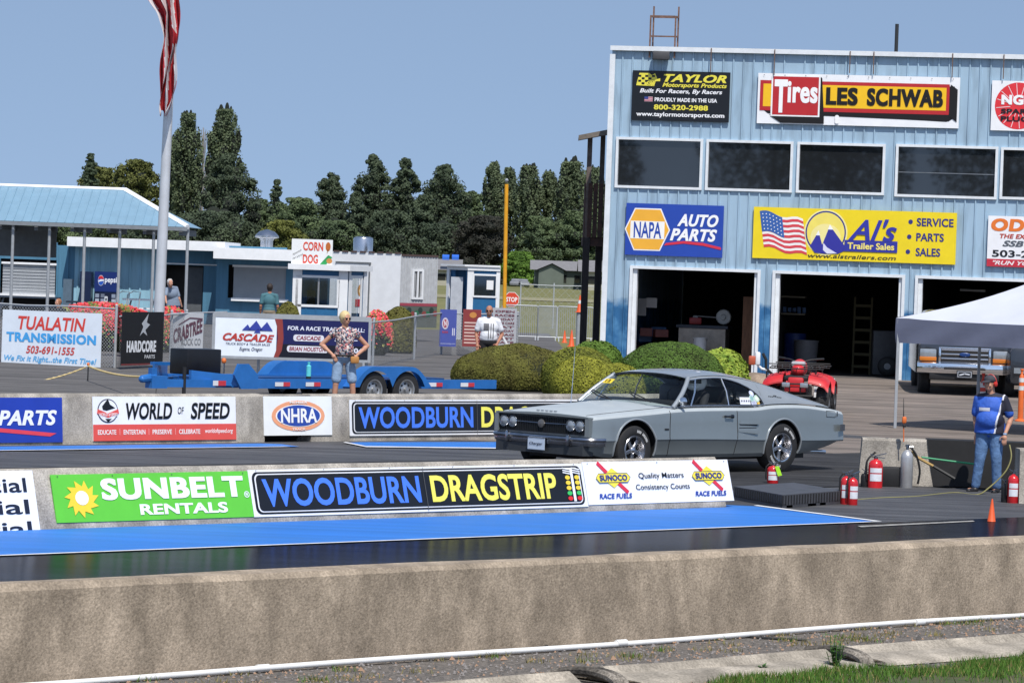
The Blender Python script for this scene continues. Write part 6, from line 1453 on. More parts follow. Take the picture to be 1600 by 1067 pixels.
def table(px0, px1, py, Y, label, m):
    A = at(px0, Y); x1 = P(px1, 450, Y).x; z = hgt(px0, py, Y); t = thing('picnic_table', label, 'table', A); mb = MB(); mb.obox(A + Z3 * (z - .06), V((x1 - A.x, 0, 0)), V((0, .75, 0)), Z3 * .06); mb.build('tabletop', m, t, 0)
    for q in (.15, .8):
        x = lerp(A.x, x1, q); mb = MB(); mb.tube([V((x - .1, Y, A.z)), V((x + .1, Y + .35, A.z + z - .06))], .03, 6); mb.tube([V((x - .1, Y + .7, A.z)), V((x + .1, Y + .35, A.z + z - .06))], .03, 6); mb.build('leg', M_gpost, t, 0)
    mb = MB(); mb.obox(A + V((0, -.35, z - .36)), V((x1 - A.x, 0, 0)), V((0, .25, 0)), Z3 * .05); mb.build('bench', m, t, 0); return t
M_tt = mat('table_grey', (.22, .24, .26), .6); table(-20, 92, 461, 131, 'grey picnic table under the left end of the shelter', M_tt); table(100, 178, 470, 132, 'grey picnic table in front of the drinks machine', M_tt); table(188, 246, 466, 130, 'pale picnic table under the right end of the shelter', M_fas)
for px, lab in ((205, 'bent metal chair frame right of the pale table'), (188, 'bent metal chair frame beside the drinks machine')):
    mb = MB(); p = at(px, 129.5); z = hgt(px, 455, 129.5); mb.tube([p + V((-.3, 0, 0)), p + V((-.2, 0, z * .9)), p + V((0, 0, z)), p + V((.25, 0, z * .98)), p + V((.15, 0, 0))], .022, 6); tag(mb.build('chair_frame', M_galv, None, 30), lab, 'chair')

# ------------------------------------------------------------------ ticket booths and corn dog trailer
M_bb = mat('booth_blue', (.015, .12, .27), .5, 0, .12, 3); M_bw = mat('booth_white', (.78, .79, .80), .5, 0, .06, 3)
def boothfn(px0, pxm, px1, ytop, Y, yaw, label, winfr, dr, side_px_right=True):
    pass
Yb = 104.0
A = at(457, Yb); xm = P(541, 460, Yb).x; hB = hgt(470, 421, Yb)
bt_ = thing('ticket_booth', 'small blue ticket booth with white corner posts and a sliding window', 'booth', A)
yaw2 = math.radians(62); ud = V((math.cos(yaw2), math.sin(yaw2), 0)); wd = xm - A.x; w2 = (P(568, 460, Yb + 1).x - xm) / math.cos(yaw2) * 1.0
B0 = V((xm, Yb, A.z))
def face(mb, O, u, x0, x1, z0, z1, m, off=0, th=.05):
    n = u.cross(Z3).normalized(); mb.obox(O + u * x0 + Z3 * z0 + n * off, u * (x1 - x0), n * th, Z3 * (z1 - z0), m)
X_ = V((1, 0, 0))
wz0, wz1 = hgt(490, 476, Yb), hgt(490, 434, Yb); wx0, wx1 = P(466, 450, Yb).x - A.x, P(527, 450, Yb).x - A.x
mb = MB()
face(mb, A, X_, 0, wx0, 0, hB, 0); face(mb, A, X_, wx1, wd, 0, hB, 0); face(mb, A, X_, wx0, wx1, 0, wz0, 0); face(mb, A, X_, wx0, wx1, wz1, hB, 0)
k = .05
while k < wd:
    if not (wx0 < k < wx1): face(mb, A, X_, k, k + .03, 0, hB - .02, 0, .05, .015)
    else: face(mb, A, X_, k, k + .03, 0, wz0 - .02, 0, .05, .015); face(mb, A, X_, k, k + .03, wz1 + .02, hB - .02, 0, .05, .015)
    k += .28
dx0, dx1 = w2 * .12, w2 * .80
face(mb, B0, ud, 0, dx0, 0, hB, 0); face(mb, B0, ud, dx1, w2, 0, hB, 0); face(mb, B0, ud, dx0, dx1, 0, .35, 0); face(mb, B0, ud, dx0, dx1, hB - .12, hB, 0)
face(mb, A + ud * w2, X_, 0, wd * .3, 0, hB, 0); face(mb, A + ud * w2, X_, wd * .3, wd, 0, .9, 0); mb.obox(A + Z3 * 0, ud * w2, -X_ * .04, Z3 * hB)
mb.build('wall', M_bb, bt_, 0)
mb = MB(); face(mb, A, X_, -.06, .20, 0, hB, 0, .06, .03); face(mb, A, X_, wd - .22, wd + .04, 0, hB, 0, .06, .03); face(mb, B0, ud, w2 - .12, w2 + .04, 0, hB, 0, .06, .03); face(mb, B0, ud, .0, .10, 0, hB, 0, .07, .02); mb.build('corner_trim', M_bw, bt_, 0)
mb = MB(); mb.add([A + V((-.2, -.25, hB)), A + V((wd + .1, -.25, hB)), B0 + ud * (w2 + .2) + V((.15, 0, hB)), A + ud * (w2 + .2) + V((-.2, 0, hB))] + [A + V((-.2, -.25, hB + .16)), A + V((wd + .1, -.25, hB + .16)), B0 + ud * (w2 + .2) + V((.15, 0, hB + .16)), A + ud * (w2 + .2) + V((-.2, 0, hB + .16))], [(3, 2, 1, 0), (4, 5, 6, 7), (0, 1, 5, 4), (1, 2, 6, 5), (2, 3, 7, 6), (3, 0, 4, 7)]); mb.build('roof', M_bw, bt_, 0)
M_bgl = glass('booth_glass', (.75, .78, .8), .05)
mb = MB()
for (x0, x1, z0, z1) in ((wx0, wx1, wz0 - .07, wz0), (wx0, wx1, wz1, wz1 + .07), (wx0 - .07, wx0, wz0 - .07, wz1 + .07), (wx1, wx1 + .07, wz0 - .07, wz1 + .07)): face(mb, A, X_, x0, x1, z0, z1, 0, .05, .04)
face(mb, A, X_, (wx0 + wx1) / 2, (wx0 + wx1) / 2 + .05, wz0, wz1, 1, .01, .03); wn = mb.build('window', [M_bw, mat('alu_grey', (.3, .31, .32), .4, .5)], bt_, 0)
mb = MB(); face(mb, A, X_, wx0, wx1, wz0, wz1, 0, .0, .01); g = mb.build('pane', M_bgl, bt_, 0); g.parent = wn
mb = MB()
for (x0, x1, z0, z1) in ((dx0, dx0 + .07, .3, hB - .12), (dx1 - .07, dx1, .3, hB - .12), (dx0 + .07, dx1 - .07, hB - .2, hB - .12), (dx0 + .07, dx1 - .07, .35, .42)): face(mb, B0, ud, x0, x1, z0, z1, 0, .05, .03)
wn = mb.build('side_window', M_bw, bt_, 0); mb = MB(); face(mb, B0, ud, dx0 + .07, dx1 - .07, .42, hB - .2, 0, .0, .01); g = mb.build('pane', M_bgl, bt_, 0); g.parent = wn
mb = MB(); mb.obox(A + V((.1, .5, .02)), X_ * (wd - .2), V((0, .3, 0)), Z3 * (wz0 - .2)); mb.obox(A + V((.25, .6, wz0 - .1)), X_ * .3, V((0, .2, 0)), Z3 * .5); mb.build('counter', mat('dim_brown', (.06, .045, .035), .8), bt_, 0)
s = Sign(P(455, 414, 103.9), V((1, 0, 0)), Z3, P(519, 413, 103.9).x - P(455, 413, 103.9).x, P(455, 373, 103.9).z - P(455, 414, 103.9).z, '#eceeee', .05)
s.text('CORN', .28, .57, .77, .90, '#dc4a34', 2, .035); s.text('DOG', .28, .08, .65, .42, '#dc4a34', 2, .035); s.ell(.89, .74, .06, .17, '#c06a2c', 2); s.bar([(.87, .5), (.89, .62)], .02, '#b09060', 2)
s.poly([(.70, .06), (.90, .42), (1.0, .34), (.84, .03)], '#2f9a55', 3).ell(.93, .2, .07, .10, '#c88a4c', 4); s.text('Homemade', .03, .35, .24, .45, '#7a7a7a', 2, .0, .3, 1, .2); s.text('Fresh Lemonade', .03, .2, .28, .28, '#7a7a7a', 2, .0, .3, 1, .2)
s.build('corn_dog_sign', 'white board with red corn dog lettering standing on the ticket booth roof')
# food trailer
Yt = 110.0
C0 = V((P(625, 450, Yt).x, Yt, zg(Yt))); u1 = V((-.93, .37, 0)).normalized(); u2 = V((.72, .69, 0)).normalized()
hT = P(625, 397, Yt).z - C0.z; l1 = (C0.x - P(515, 450, Yt).x) / .93 * 1.02; l2 = (P(683, 450, Yt + 1).x - C0.x) / .72
ft = thing('food_trailer', 'white food trailer with ribbed grey end wall and steel roof vent', 'trailer', C0)
mb = MB(); zf = .45
mb.add([C0 + Z3 * zf, C0 + u1 * l1 + Z3 * zf, C0 + u1 * l1 + u2 * l2 + Z3 * zf, C0 + u2 * l2 + Z3 * zf, C0 + Z3 * hT, C0 + u1 * l1 + Z3 * hT, C0 + u1 * l1 + u2 * l2 + Z3 * hT, C0 + u2 * l2 + Z3 * hT], [(0, 4, 5, 1), (4, 7, 6, 5), (1, 5, 6, 2), (2, 6, 7, 3)]); mb.add([C0 + Z3 * zf, C0 + u2 * l2 + Z3 * zf, C0 + u2 * l2 + Z3 * hT, C0 + Z3 * hT], [(0, 1, 2, 3)], 1)
n2 = u2.cross(Z3).normalized(); k = .03
while k < l2: mb.obox(C0 + u2 * k + Z3 * (zf + .6), u2 * .03, n2 * .015, Z3 * (hT - zf - .62), 1); k += .11
mb.build('body', [M_bw, mat('ribbed_aluminium', (.50, .51, .52), .5, .1)], ft, 0)
n1 = Z3.cross(u1).normalized() * -1
n1 = V((u1.y, -u1.x, 0)); n1 = -n1 if n1.y > 0 else n1
mb = MB()
for k in range(8): mb.obox(C0 + u1 * (k * l1 / 8) + n1 * .0 + Z3 * hT, u1 * (l1 / 8 - .1), n1 * .03, Z3 * .05)
mb.obox(C0 + u2 * .02 + Z3 * (hT - .06) + n2 * .0, u2 * (l2 - .04), n2 * .03, Z3 * .06); mb.build('roof_edge', mat('dark_rust', (.08, .05, .045), .8), ft, 0)
mb = MB(); f0 = l1 * .46; face(mb, C0 + u1 * (f0 + 0), u1, 0, l1 * .5, 0, 0, 0) if False else None
dz1 = hgt(560, 412, Yt + .6); mb.obox(C0 + u1 * l1 * .44 + n1 * .0 + Z3 * zf, u1 * l1 * .47, n1 * .03, Z3 * (dz1 - zf)); mb.build('door', M_bw, ft, 0)
mb = MB(); mb.obox(C0 + u1 * l1 * .43 + n1 * .0 + Z3 * zf, u1 * .03, n1 * .05, Z3 * (dz1 - zf)); mb.obox(C0 + u1 * l1 * .42 + n1 * .0 + Z3 * dz1, u1 * l1 * .5, n1 * .05, Z3 * .05); mb.build('door_frame', mat('dim_grey_board', (.14, .15, .16), .8), ft, 0)
s = Sign(C0 + u1 * l1 * .62 + n1 * .035 + Z3 * (hgt(580, 480, Yt)), -u1, Z3, l1 * .17, .75, '#eeeeee', .004); s.ell(.45, .65, .3, .25, '#c89050', 2).ell(.5, .62, .2, .12, '#e8d0a0', 3).rect(.0, .0, .9, .3, '#c8323c', 2); s.mb.build('food_poster', s.mats, ft, 0)
mb = MB(); q0, q1 = l2 * .30, l2 * .60; za, zb_ = hgt(650, 468, Yt), hgt(650, 421, Yt); O = C0
for (x0, x1, z0, z1) in ((q0, q1, za, za + .06), (q0, q1, zb_ - .06, zb_), (q0, q0 + .07, za + .06, zb_ - .06), (q1 - .07, q1, za + .06, zb_ - .06), ((q0 + q1) / 2 - .03, (q0 + q1) / 2 + .03, za + .06, zb_ - .06)): mb.obox(O + u2 * x0 + Z3 * z0 + n2 * .0, u2 * (x1 - x0), n2 * .05, Z3 * (z1 - z0))
wn = mb.build('window', M_bw, ft, 0); mb = MB(); mb.obox(O + u2 * (q0 + .06) + Z3 * (za + .05), u2 * (q1 - q0 - .12), n2 * .01, Z3 * (zb_ - za - .1)); g = mb.build('pane', M_win, ft, 0); g.parent = wn
s = Sign(C0 + n2 * .016 + Z3 * zf, u2, Z3, l2, hgt(650, 474, Yt) - zf, '#5a6058', .004); s.rect(0, .88, 1, 1, '#9c4450', 2)
for k in range(9): s.ell(.15 + k * .1, .62 + .1 * math.sin(k * 2), .06, .12, ('#2f6a4c', '#2c3c34', '#88423c')[k % 3], 2 + k % 2, 12)
s.mb.build('mural_panel', s.mats, ft, 0)
mb = MB(); vc = P(567, 392, Yt + 1.2); mb.lathe([(.30, 0), (.30, .42), (.28, .46), (.20, .49), (.0, .50)], 28, V((vc.x, vc.y, C0.z + hT)), m=0); mb.build('roof_vent', M_alu, ft, 30)
# second booth
Yb2 = 118.0; A = at(731, Yb2); hB = hgt(750, 422, Yb2); wd = P(781, 450, Yb2).x - A.x
b2 = thing('ticket_booth', 'small blue and white gate booth with open white door left of the yellow pole', 'booth', A)
mb = MB(); z0_, z1_ = hgt(755, 462, Yb2), hgt(755, 431, Yb2); q0, q1 = wd * .13, wd * .86
face(mb, A, X_, 0, q0, 0, hB, 0); face(mb, A, X_, q1, wd, 0, hB, 0); face(mb, A, X_, q0, q1, 0, z0_, 0); face(mb, A, X_, q0, q1, z1_, hB, 0)
u3 = V((-.62, .78, 0)); l3 = (A.x - P(703, 450, Yb2 + 1).x) / .62
mb.obox(A + V((wd, 0, 0)), u3 * l3, -X_ * .04, Z3 * hB); mb.obox(A + u3 * l3, X_ * wd, V((0, .05, 0)), Z3 * hB); mb.obox(A + u3 * (l3 * .80), u3 * l3 * .2, X_ * .05, Z3 * hB); mb.obox(A, u3 * l3 * .22, X_ * .05, Z3 * hB)
mb.build('wall', M_bb, b2, 0)
mb = MB(); face(mb, A, X_, -.1, .1, 0, hB, 0, .05, .03); face(mb, A, X_, wd - .12, wd, 0, hB, 0, .05, .03); face(mb, A, X_, -.1, wd, hB - .02, hB + .1, 0, .05, .06); n3 = V((-u3.y, u3.x, 0)); n3 = n3 if n3.y < 0 else -n3
mb.obox(A + u3 * -.02 + Z3 * (hB - .02) + n3 * .05, u3 * l3 * 1.05, n3 * .06, Z3 * .12); mb.obox(A + u3 * l3 * .93 + n3 * .05, u3 * .14, n3 * .05, Z3 * (hB - .02)); mb.build('corner_trim', M_bw, b2, 0)
mb = MB(); face(mb, A, X_, q0 - .06, q1 + .06, z0_ - .06, z0_, 0, .05, .04); face(mb, A, X_, q0 - .06, q1 + .06, z1_, z1_ + .06, 0, .05, .04); face(mb, A, X_, q0 - .06, q0, z0_, z1_, 0, .05, .04); face(mb, A, X_, q1, q1 + .06, z0_, z1_, 0, .05, .04); wn = mb.build('window', M_bw, b2, 0)
mb = MB(); face(mb, A, X_, q0, q1, z0_, z1_, 0, 0, .01); g = mb.build('pane', M_bgl, b2, 0); g.parent = wn
s = Sign(A + V((wd * .55, -.02, z0_ + .2)), X_, Z3, .22, .3, '#e8e8e8', .004); s.mb.build('paper_notice', s.mats, b2, 0)
mb = MB(); mb.add([A + u3 * l3 * .25 + n3 * .1, A + u3 * l3 * .62 + n3 * .28, A + u3 * l3 * .62 + n3 * .28 + Z3 * (hB - .25), A + u3 * l3 * .25 + n3 * .1 + Z3 * (hB - .25)], [(0, 1, 2, 3)]); mb.build('door', mat('door_pale', (.55, .57, .6), .5), b2, 0)
mb = MB(); mb.obox(A + V((-.2, -.15, hB + .1)), X_ * (wd + .2), u3 * (l3 + .2), Z3 * .06); mb.build('roof', M_bw, b2, 0)
# yellow pole, stop sign, cones, barricades
p0 = at(786.5, 100); tz = P(791.5, 288, 100); mb = MB(); mb.tube([p0, p0.lerp(tz, .5), tz], .055, 10); mb.ell(tz + Z3 * .1, (.05, .12, .06), 8, 1); tag(mb.build('yellow_pole', [mat('yellow_orange_paint', (.78, .36, .015), .5), M_galv], None, 40), 'tall slim yellow pole rising beside the small gate booth', 'pole')
Ys = 128; c = P(799.5, 468, Ys); r = .26; st_ = thing('stop_sign', 'red octagonal STOP sign behind the fence right of the yellow pole', 'sign', at(799.5, Ys))
s = Sign(c - V((r, 0, r)), X_, Z3, 2 * r, 2 * r, '#dadada', .004)
s.mb = MB(); oc = lambda k: [(.5 + .5 * k * math.cos(PI / 8 + i * PI / 4) * 1.08, .5 + .5 * k * math.sin(PI / 8 + i * PI / 4) * 1.08) for i in range(8)]
s.mats = []; s.poly(oc(1), '#f0e8e4', 0); s.poly(oc(.93), '#d2482e', 1); s.text('STOP', .12, .34, .88, .66, '#f6efea', 2, .04); s.mb.build('sign_plate', s.mats, st_, 0)
mb = MB(); mb.tube([at(799.5, Ys + .05), c + V((0, .05, .2))], .025, 8); mb.build('post', M_galv, st_, 40)
M_or = mat('cone_orange', (.72, .10, .02), .55, 0, .1, 6); M_rw = mat('reflective_white', (.7, .7, .7), .4)
def make_cone(h, label, loc, group=None, stripes=1, m=M_or):
    t = thing('traffic_cone', label, 'cone', loc, 0, group); w_ = h * .5
    mb = MB(); mb.bbox((0, 0, .02 * h), (w_, w_, .05 * h), bv=.02 * h); mb.lathe([(.19 * h, .045 * h), (.17 * h, .07 * h), (.035 * h, .96 * h), (.025 * h, h), (0, h)], 24, (0, 0, 0)); mb.build('cone_body', m, t, 30, world=False)
    if stripes:
        f = lambda z: .17 * h + (.035 - .17) * h * (z / h - .07) / .89 + .003
        mb = MB(); mb.lathe([(f(.5 * h), .5 * h), (f(.7 * h), .7 * h)], 24, (0, 0, 0), caps=False); mb.build('reflective_band', M_rw, t, 30, world=False)
        if stripes > 1: mb = MB(); mb.lathe([(f(.8 * h), .8 * h), (f(.9 * h), .9 * h)], 24, (0, 0, 0), caps=False); mb.build('reflective_band', M_rw, t, 30, world=False)
    return t
pc = P(903, 488, 110); pst = at(903, 110); mb = MB(); mb.tube([pst, V((pst.x, 110, pc.z))], .09, 12); tag(mb.build('bollard', M_gpost, None, 40), 'grey bollard under the striped orange cone by the access road', 'bollard')
make_cone(.52, 'orange cone with white band perched on the grey bollard', V((pst.x, 110, pc.z)), stripes=1)
g_ = at(892, 112); make_cone(.52, 'plain orange cone standing left of the grey bollard', g_, stripes=0); make_cone(.5, 'orange cone with white band right of the grey bollard', at(908, 112), stripes=1)
make_cone(.42, 'small orange cone left of the two cones at the bollard', at(881, 122), stripes=0)
def barricade(px0, px1, Y, label, group):
    A = at(px0, Y); B = at(px1, Y); h = hgt((px0 + px1) / 2, 477 + (px0 - 780) * .03, Y); t = thing('crowd_barrier', label, 'barrier', A, 0, group); mb = MB(); u = B - A
    mb.tube([A + Z3 * .12, A + Z3 * (h - .05), A + u * .03 + Z3 * h, A + u * .97 + Z3 * h, B + Z3 * (h - .05), B + Z3 * .12], .022, 8); mb.tube([A + Z3 * .15, B + Z3 * .15], .018, 6); mb.build('frame', M_galv, t, 40)
    mb = MB()
    for k in range(1, 18): q = A + u * (k / 18); mb.tube([q + Z3 * .15, q + Z3 * h], .009, 4)
    mb.build('bars', M_galv, t, 0)
    for q in (.05, .95): c = A + u * q; mb = MB(); mb.tube([c + V((0, -.3, .0)), c + V((0, 0, .14)), c + V((0, .3, 0))], .02, 6); mb.build('foot', M_galv, t, 0)
for a, b, lab in ((782, 838, 'leftmost'), (838, 868, 'middle'), (869, 925, 'rightmost')): barricade(a, b, 124, f'{lab} of the steel crowd barriers across the gate by the stop sign', 'steel crowd barriers')
# middle fence with banners
f0, f1, f2 = at(571, 80), at(690, 95), at(808, 96)
chain('chain_link_fence', f0, f1, hgt(630, 494, 88), 'chain link fence crossing in front of the food trailer mural', posts=[0, 1.55, (f1 - f0).length * .62])
chain('chain_link_fence', f1, f2, hgt(750, 492, 95), 'chain link fence with faded banners behind the man in white', posts=[0, (f2 - f1).length * .5, (f2 - f1).length])
def b2n(x0, x1, yt, yb, base, lab, fn):
    s = bn(x0, yb, x1, yt, 94.6, 94.7, base); fn(s); s.build('banner', lab, 'banner')
def f_a(s): s.ell(.32, .62, .2, .16, '#c8c0d0', 2).ell(.32, .62, .13, .11, '#a83a48', 3).rect(.75, .3, .80, .5, '#d8d8e8', 2).rect(.85, .3, .90, .5, '#d8d8e8', 2); s.text('N', .25, .55, .4, .7, '#e8e0e8', 4, .05); s.text('RACING', .15, .36, .5, .42, '#b84858', 2, .04); s.text('www.racing.com', .06, .05, .95, .1, '#b8c0e0', 2, .01)
b2n(686, 714, 484, 541, '#4c58a4', 'blue violet banner with red roundel on the middle fence', f_a)
def f_b(s):
    s.ell(.55, .85, .2, .08, '#c88848', 2)
    for k in range(7): s.rect(.08, .62 - k * .09, .9, .66 - k * .09, '#d8b8b0', 2)
b2n(722, 752, 484, 541, '#8c3c3c', 'dark red banner with pale text lines left of the man in white', f_b)
def f_c(s):
    for k in range(9): s.text(('OPEN', 'RACES', 'FRIDAY', 'RACE CARS', 'SAT', 'SUNDAY', 'DRAG', 'TEST', 'GATE')[k], .1, .88 - k * .1, .9, .94 - k * .1, '#7a4650', 2, .03)
b2n(768, 808, 482, 541, '#b0b2b8', 'pale grey schedule banner with maroon text right of the man in white', f_c)
mb = MB(); a = at(783, 92); top = P(777, 509, 92); mb.obox(top - V((.03, 0, .02)), V((.05, 0, 0)), V((0, .03, 0)), (P(798, 545, 92) - top)); mb.tube([top, P(770, 545, 92.8)], .02, 6); tag(mb.build('a_frame_board', M_bw, None, 0), 'white sandwich board edge leaning beside the man in white', 'board')
o = chain('chain_link_fence', at(810, 165), at(960, 165), hgt(880, 447, 165), 'distant wire fence along the dry field beyond the gate', posts=[k * 1.5 for k in range(6)], pitch=.35, wire=.003)
# ------------------------------------------------------------------ right side: quad, pickup, canopy, block wall, gear
M_red = mat('quad_red', (.55, .02, .025), .5, 0, .15, 6, coat=.1)
qp = G(1262, 640); qy = 69.0; qp = at(1252, qy); q_s = 1.0
QZ = math.radians(-10)
atv = thing('quad_bike', 'red quad bike with black racks parked behind the grey coupe', 'quad bike', qp, QZ)
# local frame: front faces -y (towards the camera), x right
def W0(mb, name, m, sm=35): return mb.build(name, m, atv, sm, world=False)
hq = hgt(1262, 566, qy)
mb = MB(); mb.bbox((0, -.62, .72), (.46, .60, .10), bv=.03); W0(mb, 'plastic_cover', M_blk)
for sg in (-1, 1):
    for y_, prof_, nm in ((-.62, ((-.40, -.08), (-.36, -.0), (-.20, .06), (.05, .10), (.25, .03), (.33, -.14)), 'front_fender'), (.62, ((-.34, -.14), (-.25, .03), (-.05, .08), (.2, .06), (.34, -.02), (.38, -.16)), 'rear_fender')):
        rows = [[V((sg * x, y_ + dy, .74 + dz - (x - .15) ** 2 * .5 + (.0 if x < .55 else -.05))) for x in (.24, .30, .38, .46, .54, .60, .62)] for dy, dz in prof_]
        mb = MB(); mb.grid(rows); mb.grid([[q - Z3 * .02 for q in r] for r in rows]); W0(mb, nm, M_red, 50)
mb = MB(); mb.bbox((0, -.86, .64), (.30, .22, .20), bv=.04); mb.bbox((0, -.99, .52), (.40, .05, .10), bv=.02); W0(mb, 'front_cowl', M_red)
mb = MB(); mb.tube([V((-.26, -1.0, .48)), V((-.26, -1.04, .62)), V((.26, -1.04, .62)), V((.26, -1.0, .48))], .016, 6); mb.tube([V((-.1, -1.04, .62)), V((-.1, -1.0, .45))], .012, 6); mb.tube([V((.1, -1.04, .62)), V((.1, -1.0, .45))], .012, 6); W0(mb, 'bull_bar', M_blk)
mb = MB(); mb.ell((0, -.25, .90), (.15, .30, .17), 20); mb.ell((0, -.52, .86), (.13, .2, .13), 16); W0(mb, 'fuel_tank', M_red, 60)
mb = MB(); mb.bbox((0, -.50, .98), (.26, .16, .10), bv=.03); W0(mb, 'headlamp_pod', mat('grey_plastic', (.45, .45, .46), .4))
mb = MB(); mb.bbox((0, .25, .86), (.32, .65, .14), bv=.06); W0(mb, 'seat', M_blk)
for y0, n in ((-.70, 'front_rack'), (.62, 'rear_rack')):
    mb = MB(); mb.tube([V((-.50, y0 - .2, .90)), V((.50, y0 - .2, .90)), V((.50, y0 + .2, .93)), V((-.50, y0 + .2, .93))], .014, 6, closed=True); mb.tube([V((-.52, y0 - .24, .98)), V((.52, y0 - .24, .98))], .012, 6)
    for k in range(7): x = -.42 + k * .14; mb.tube([V((x, y0 - .2, .90)), V((x, y0 + .2, .93))], .009, 5)
    for x in (-.35, .35): mb.tube([V((x, y0, .92)), V((x, y0, .68))], .014, 6); mb.tube([V((x, y0 - .24, .98)), V((x, y0 - .2, .90))], .01, 5)
    W0(mb, n, M_blk)
mb = MB(); mb.tube([V((-.40, -.05, 1.08)), V((-.2, -.22, 1.06)), V((0, -.26, 1.0)), V((.2, -.22, 1.06)), V((.40, -.05, 1.08))], .015, 8); mb.cap((-.42, -.03, 1.08), (-.30, -.12, 1.07), .022, .022, 8); mb.cap((.42, -.03, 1.08), (.30, -.12, 1.07), .022, .022, 8); W0(mb, 'handlebar', M_blk)
for x in (-.17, .17): mb = MB(); mb.bbox((x, -1.05, .60), (.15, .05, .09), bv=.015); W0(mb, 'headlight', mat('lamp_lens', (.5, .5, .5)))
mb = MB(); mb.bbox((0, 0, .42), (.34, 1.3, .28), bv=.05); mb.tube([V((-.35, -.98, .40)), V((.35, -.98, .40))], .02, 6); mb.tube([V((-.48, -.62, .3)), V((.48, -.62, .3))], .03, 8); mb.tube([V((-.48, .62, .3)), V((.48, .62, .3))], .03, 8); W0(mb, 'chassis', M_blk)
for x in (-.50, .50):
    for y in (-.62, .62):
        mb = MB(); sg = 1 if x > 0 else -1; rr = .13; R = .30; hw = .12
        mb.lathe([(rr, -hw), (R - .05, -hw), (R, -hw * .5), (R, hw * .5), (R - .05, hw), (rr, hw)], 30, V((x, y, R)), (sg, 0, 0), caps=False)
        for k in range(20):
            a = 2 * PI * k / 20; mb.box(V((x + (.04 if k % 2 else -.04), y + (R + .005) * math.cos(a), R + (R + .005) * math.sin(a))), (.12, .03, .03), R=Matrix.Rotation(a, 3, 'X'))
        wh = W0(mb, 'wheel', M_rub_t); mb = MB(); mb.lathe([(rr, hw * .9), (rr - .03, hw * .5), (.0, hw * .45)], 20, V((x, y, R)), (sg, 0, 0), caps=False); r = W0(mb, 'rim', M_steelw); r.parent = wh
# scooter wheel with white guard right of the quad
p = at(1292, 70.5); t = thing('utility_wheel', 'small wheel under a white mudguard just right of the red quad', 'wheel', p, -.35)
mb = MB(); mb.lathe([(.14, -.08), (.26, -.08), (.29, -.04), (.29, .04), (.26, .08), (.14, .08)], 30, (0, 0, .29), (1, 0, 0), caps=False); mb.build('tyre', M_rub_t, t, 40, world=False)
mb = MB(); mb.lathe([(.15, .05), (.15, .081), (.10, .07), (.0, .06)], 24, (0, 0, .29), (1, 0, 0), caps=False); mb.build('rim', M_rw, t, 40, world=False)
rows = [[V((x, .34 * math.cos(a) * -1, .29 + .34 * math.sin(a))) for x in (-.14, .14)] for a in [math.radians(0 + 12 * k) for k in range(13)]]
mb = MB(); mb.grid(rows); mb.prism([(.14, -.34, .42), (.14, -.34, .60), (.14, .1, .66), (.14, .1, .5)], (.01, 0, 0)); mb.obox((-.14, -.36, .45), (.28, 0, 0), (0, .03, 0), (0, 0, .22)); mb.build('mudguard', M_bw, t, 40, world=False)
# trailer hitch/mirror thing left of the quad
p = at(1186, 72); M_w2 = M_bw; t = thing('hand_mower', 'white bent tube handle with red grip standing left of the quad', 'garden machine', p)
def pz(px, py, Y=72): return P(px, py, Y)
mb = MB(); mb.tube([pz(1184, 555), pz(1184, 570), pz(1190, 576), pz(1199, 578)], .025, 8); mb.bbox(pz(1184, 560), (.10, .12, .26), bv=.03); mb.build('handle', M_w2, t, 40)
mb = MB(); mb.tube([pz(1192, 552), pz(1197, 562), pz(1197, 576), pz(1208, 586), pz(1222, 600, 71), at(1232, 70)], .03, 8); mb.tube([pz(1198, 580), pz(1198, 600), at(1198, 72)], .02, 6); mb.build('arm', M_blk, t, 40)
mb = MB(); mb.bbox(pz(1175, 563), (.14, .12, .18), bv=.03); mb.build('grip', mat('faded_red', (.45, .09, .04), .5), t, 40)
mb = MB(); mb.ell(pz(1208, 600, 71.5), (.10, .08, .16), 14); mb.build('tank', mat('pale_pink_plastic', (.62, .42, .42), .4), t, 50)
mb = MB(); c = at(1180, 78); mb.ell(c + Z3 * .12, (.6, .5, .3), 14); tag(mb.build('boulder', concrete('pale_rock', (.36, .27, .2), (.25, .19, .14), .3), None, 50), 'pale brown rock between the bright shrub and the garage pillar', 'rock')
mb = MB(); p = at(1060, 77.5); zt = hgt(1060, 558, 77.5); mb.tube([p, p + Z3 * (zt - .45)], .04, 8, 1); mb.lathe([(.14, zt - .48), (.12, zt - .44), (.035, zt - .03), (.0, zt)], 20, p); tag(mb.build('traffic_cone', [mat('faded_cone', (.70, .42, .18), .6), M_galv], None, 40), 'faded pale orange cone tip showing above the coupe roof', 'cone')

# pickup truck at the right garage bay
TRZ = math.radians(-4); Yp = 79.3; tp = at(1507, Yp)
pk = thing('pickup_truck', 'dark pickup with chrome grille parked nose out at the right garage bay', 'truck', tp, TRZ)
M_tp = mat('pickup_paint', (.035, .04, .05), .25, .3, .05, 2, coat=.8)
def PW(mb, name, m, sm=35): return mb.build(name, m, pk, sm, world=False)
mb = MB()
secs = [(.0, .92, .62, 1.10, .98), (.10, .98, .56, 1.18, 1.10), (.5, 1.0, .50, 1.24, 1.22), (1.3, 1.0, .50, 1.28, 1.27), (1.6, 1.0, .50, 1.30, 1.30), (5.4, 1.0, .55, 1.32, 1.32)]
rows = [[V((w_, y, zb)), V((w_, y, zm)), V((w_ - .1, y, zm + .04)), V((w_ * .5, y, zt_ + .08)), V((0, y, zt_ + .10)), V((-w_ * .5, y, zt_ + .08)), V((-w_ + .1, y, zm + .04)), V((-w_, y, zm)), V((-w_, y, zb))] for y, w_, zb, zm, zt_ in secs]
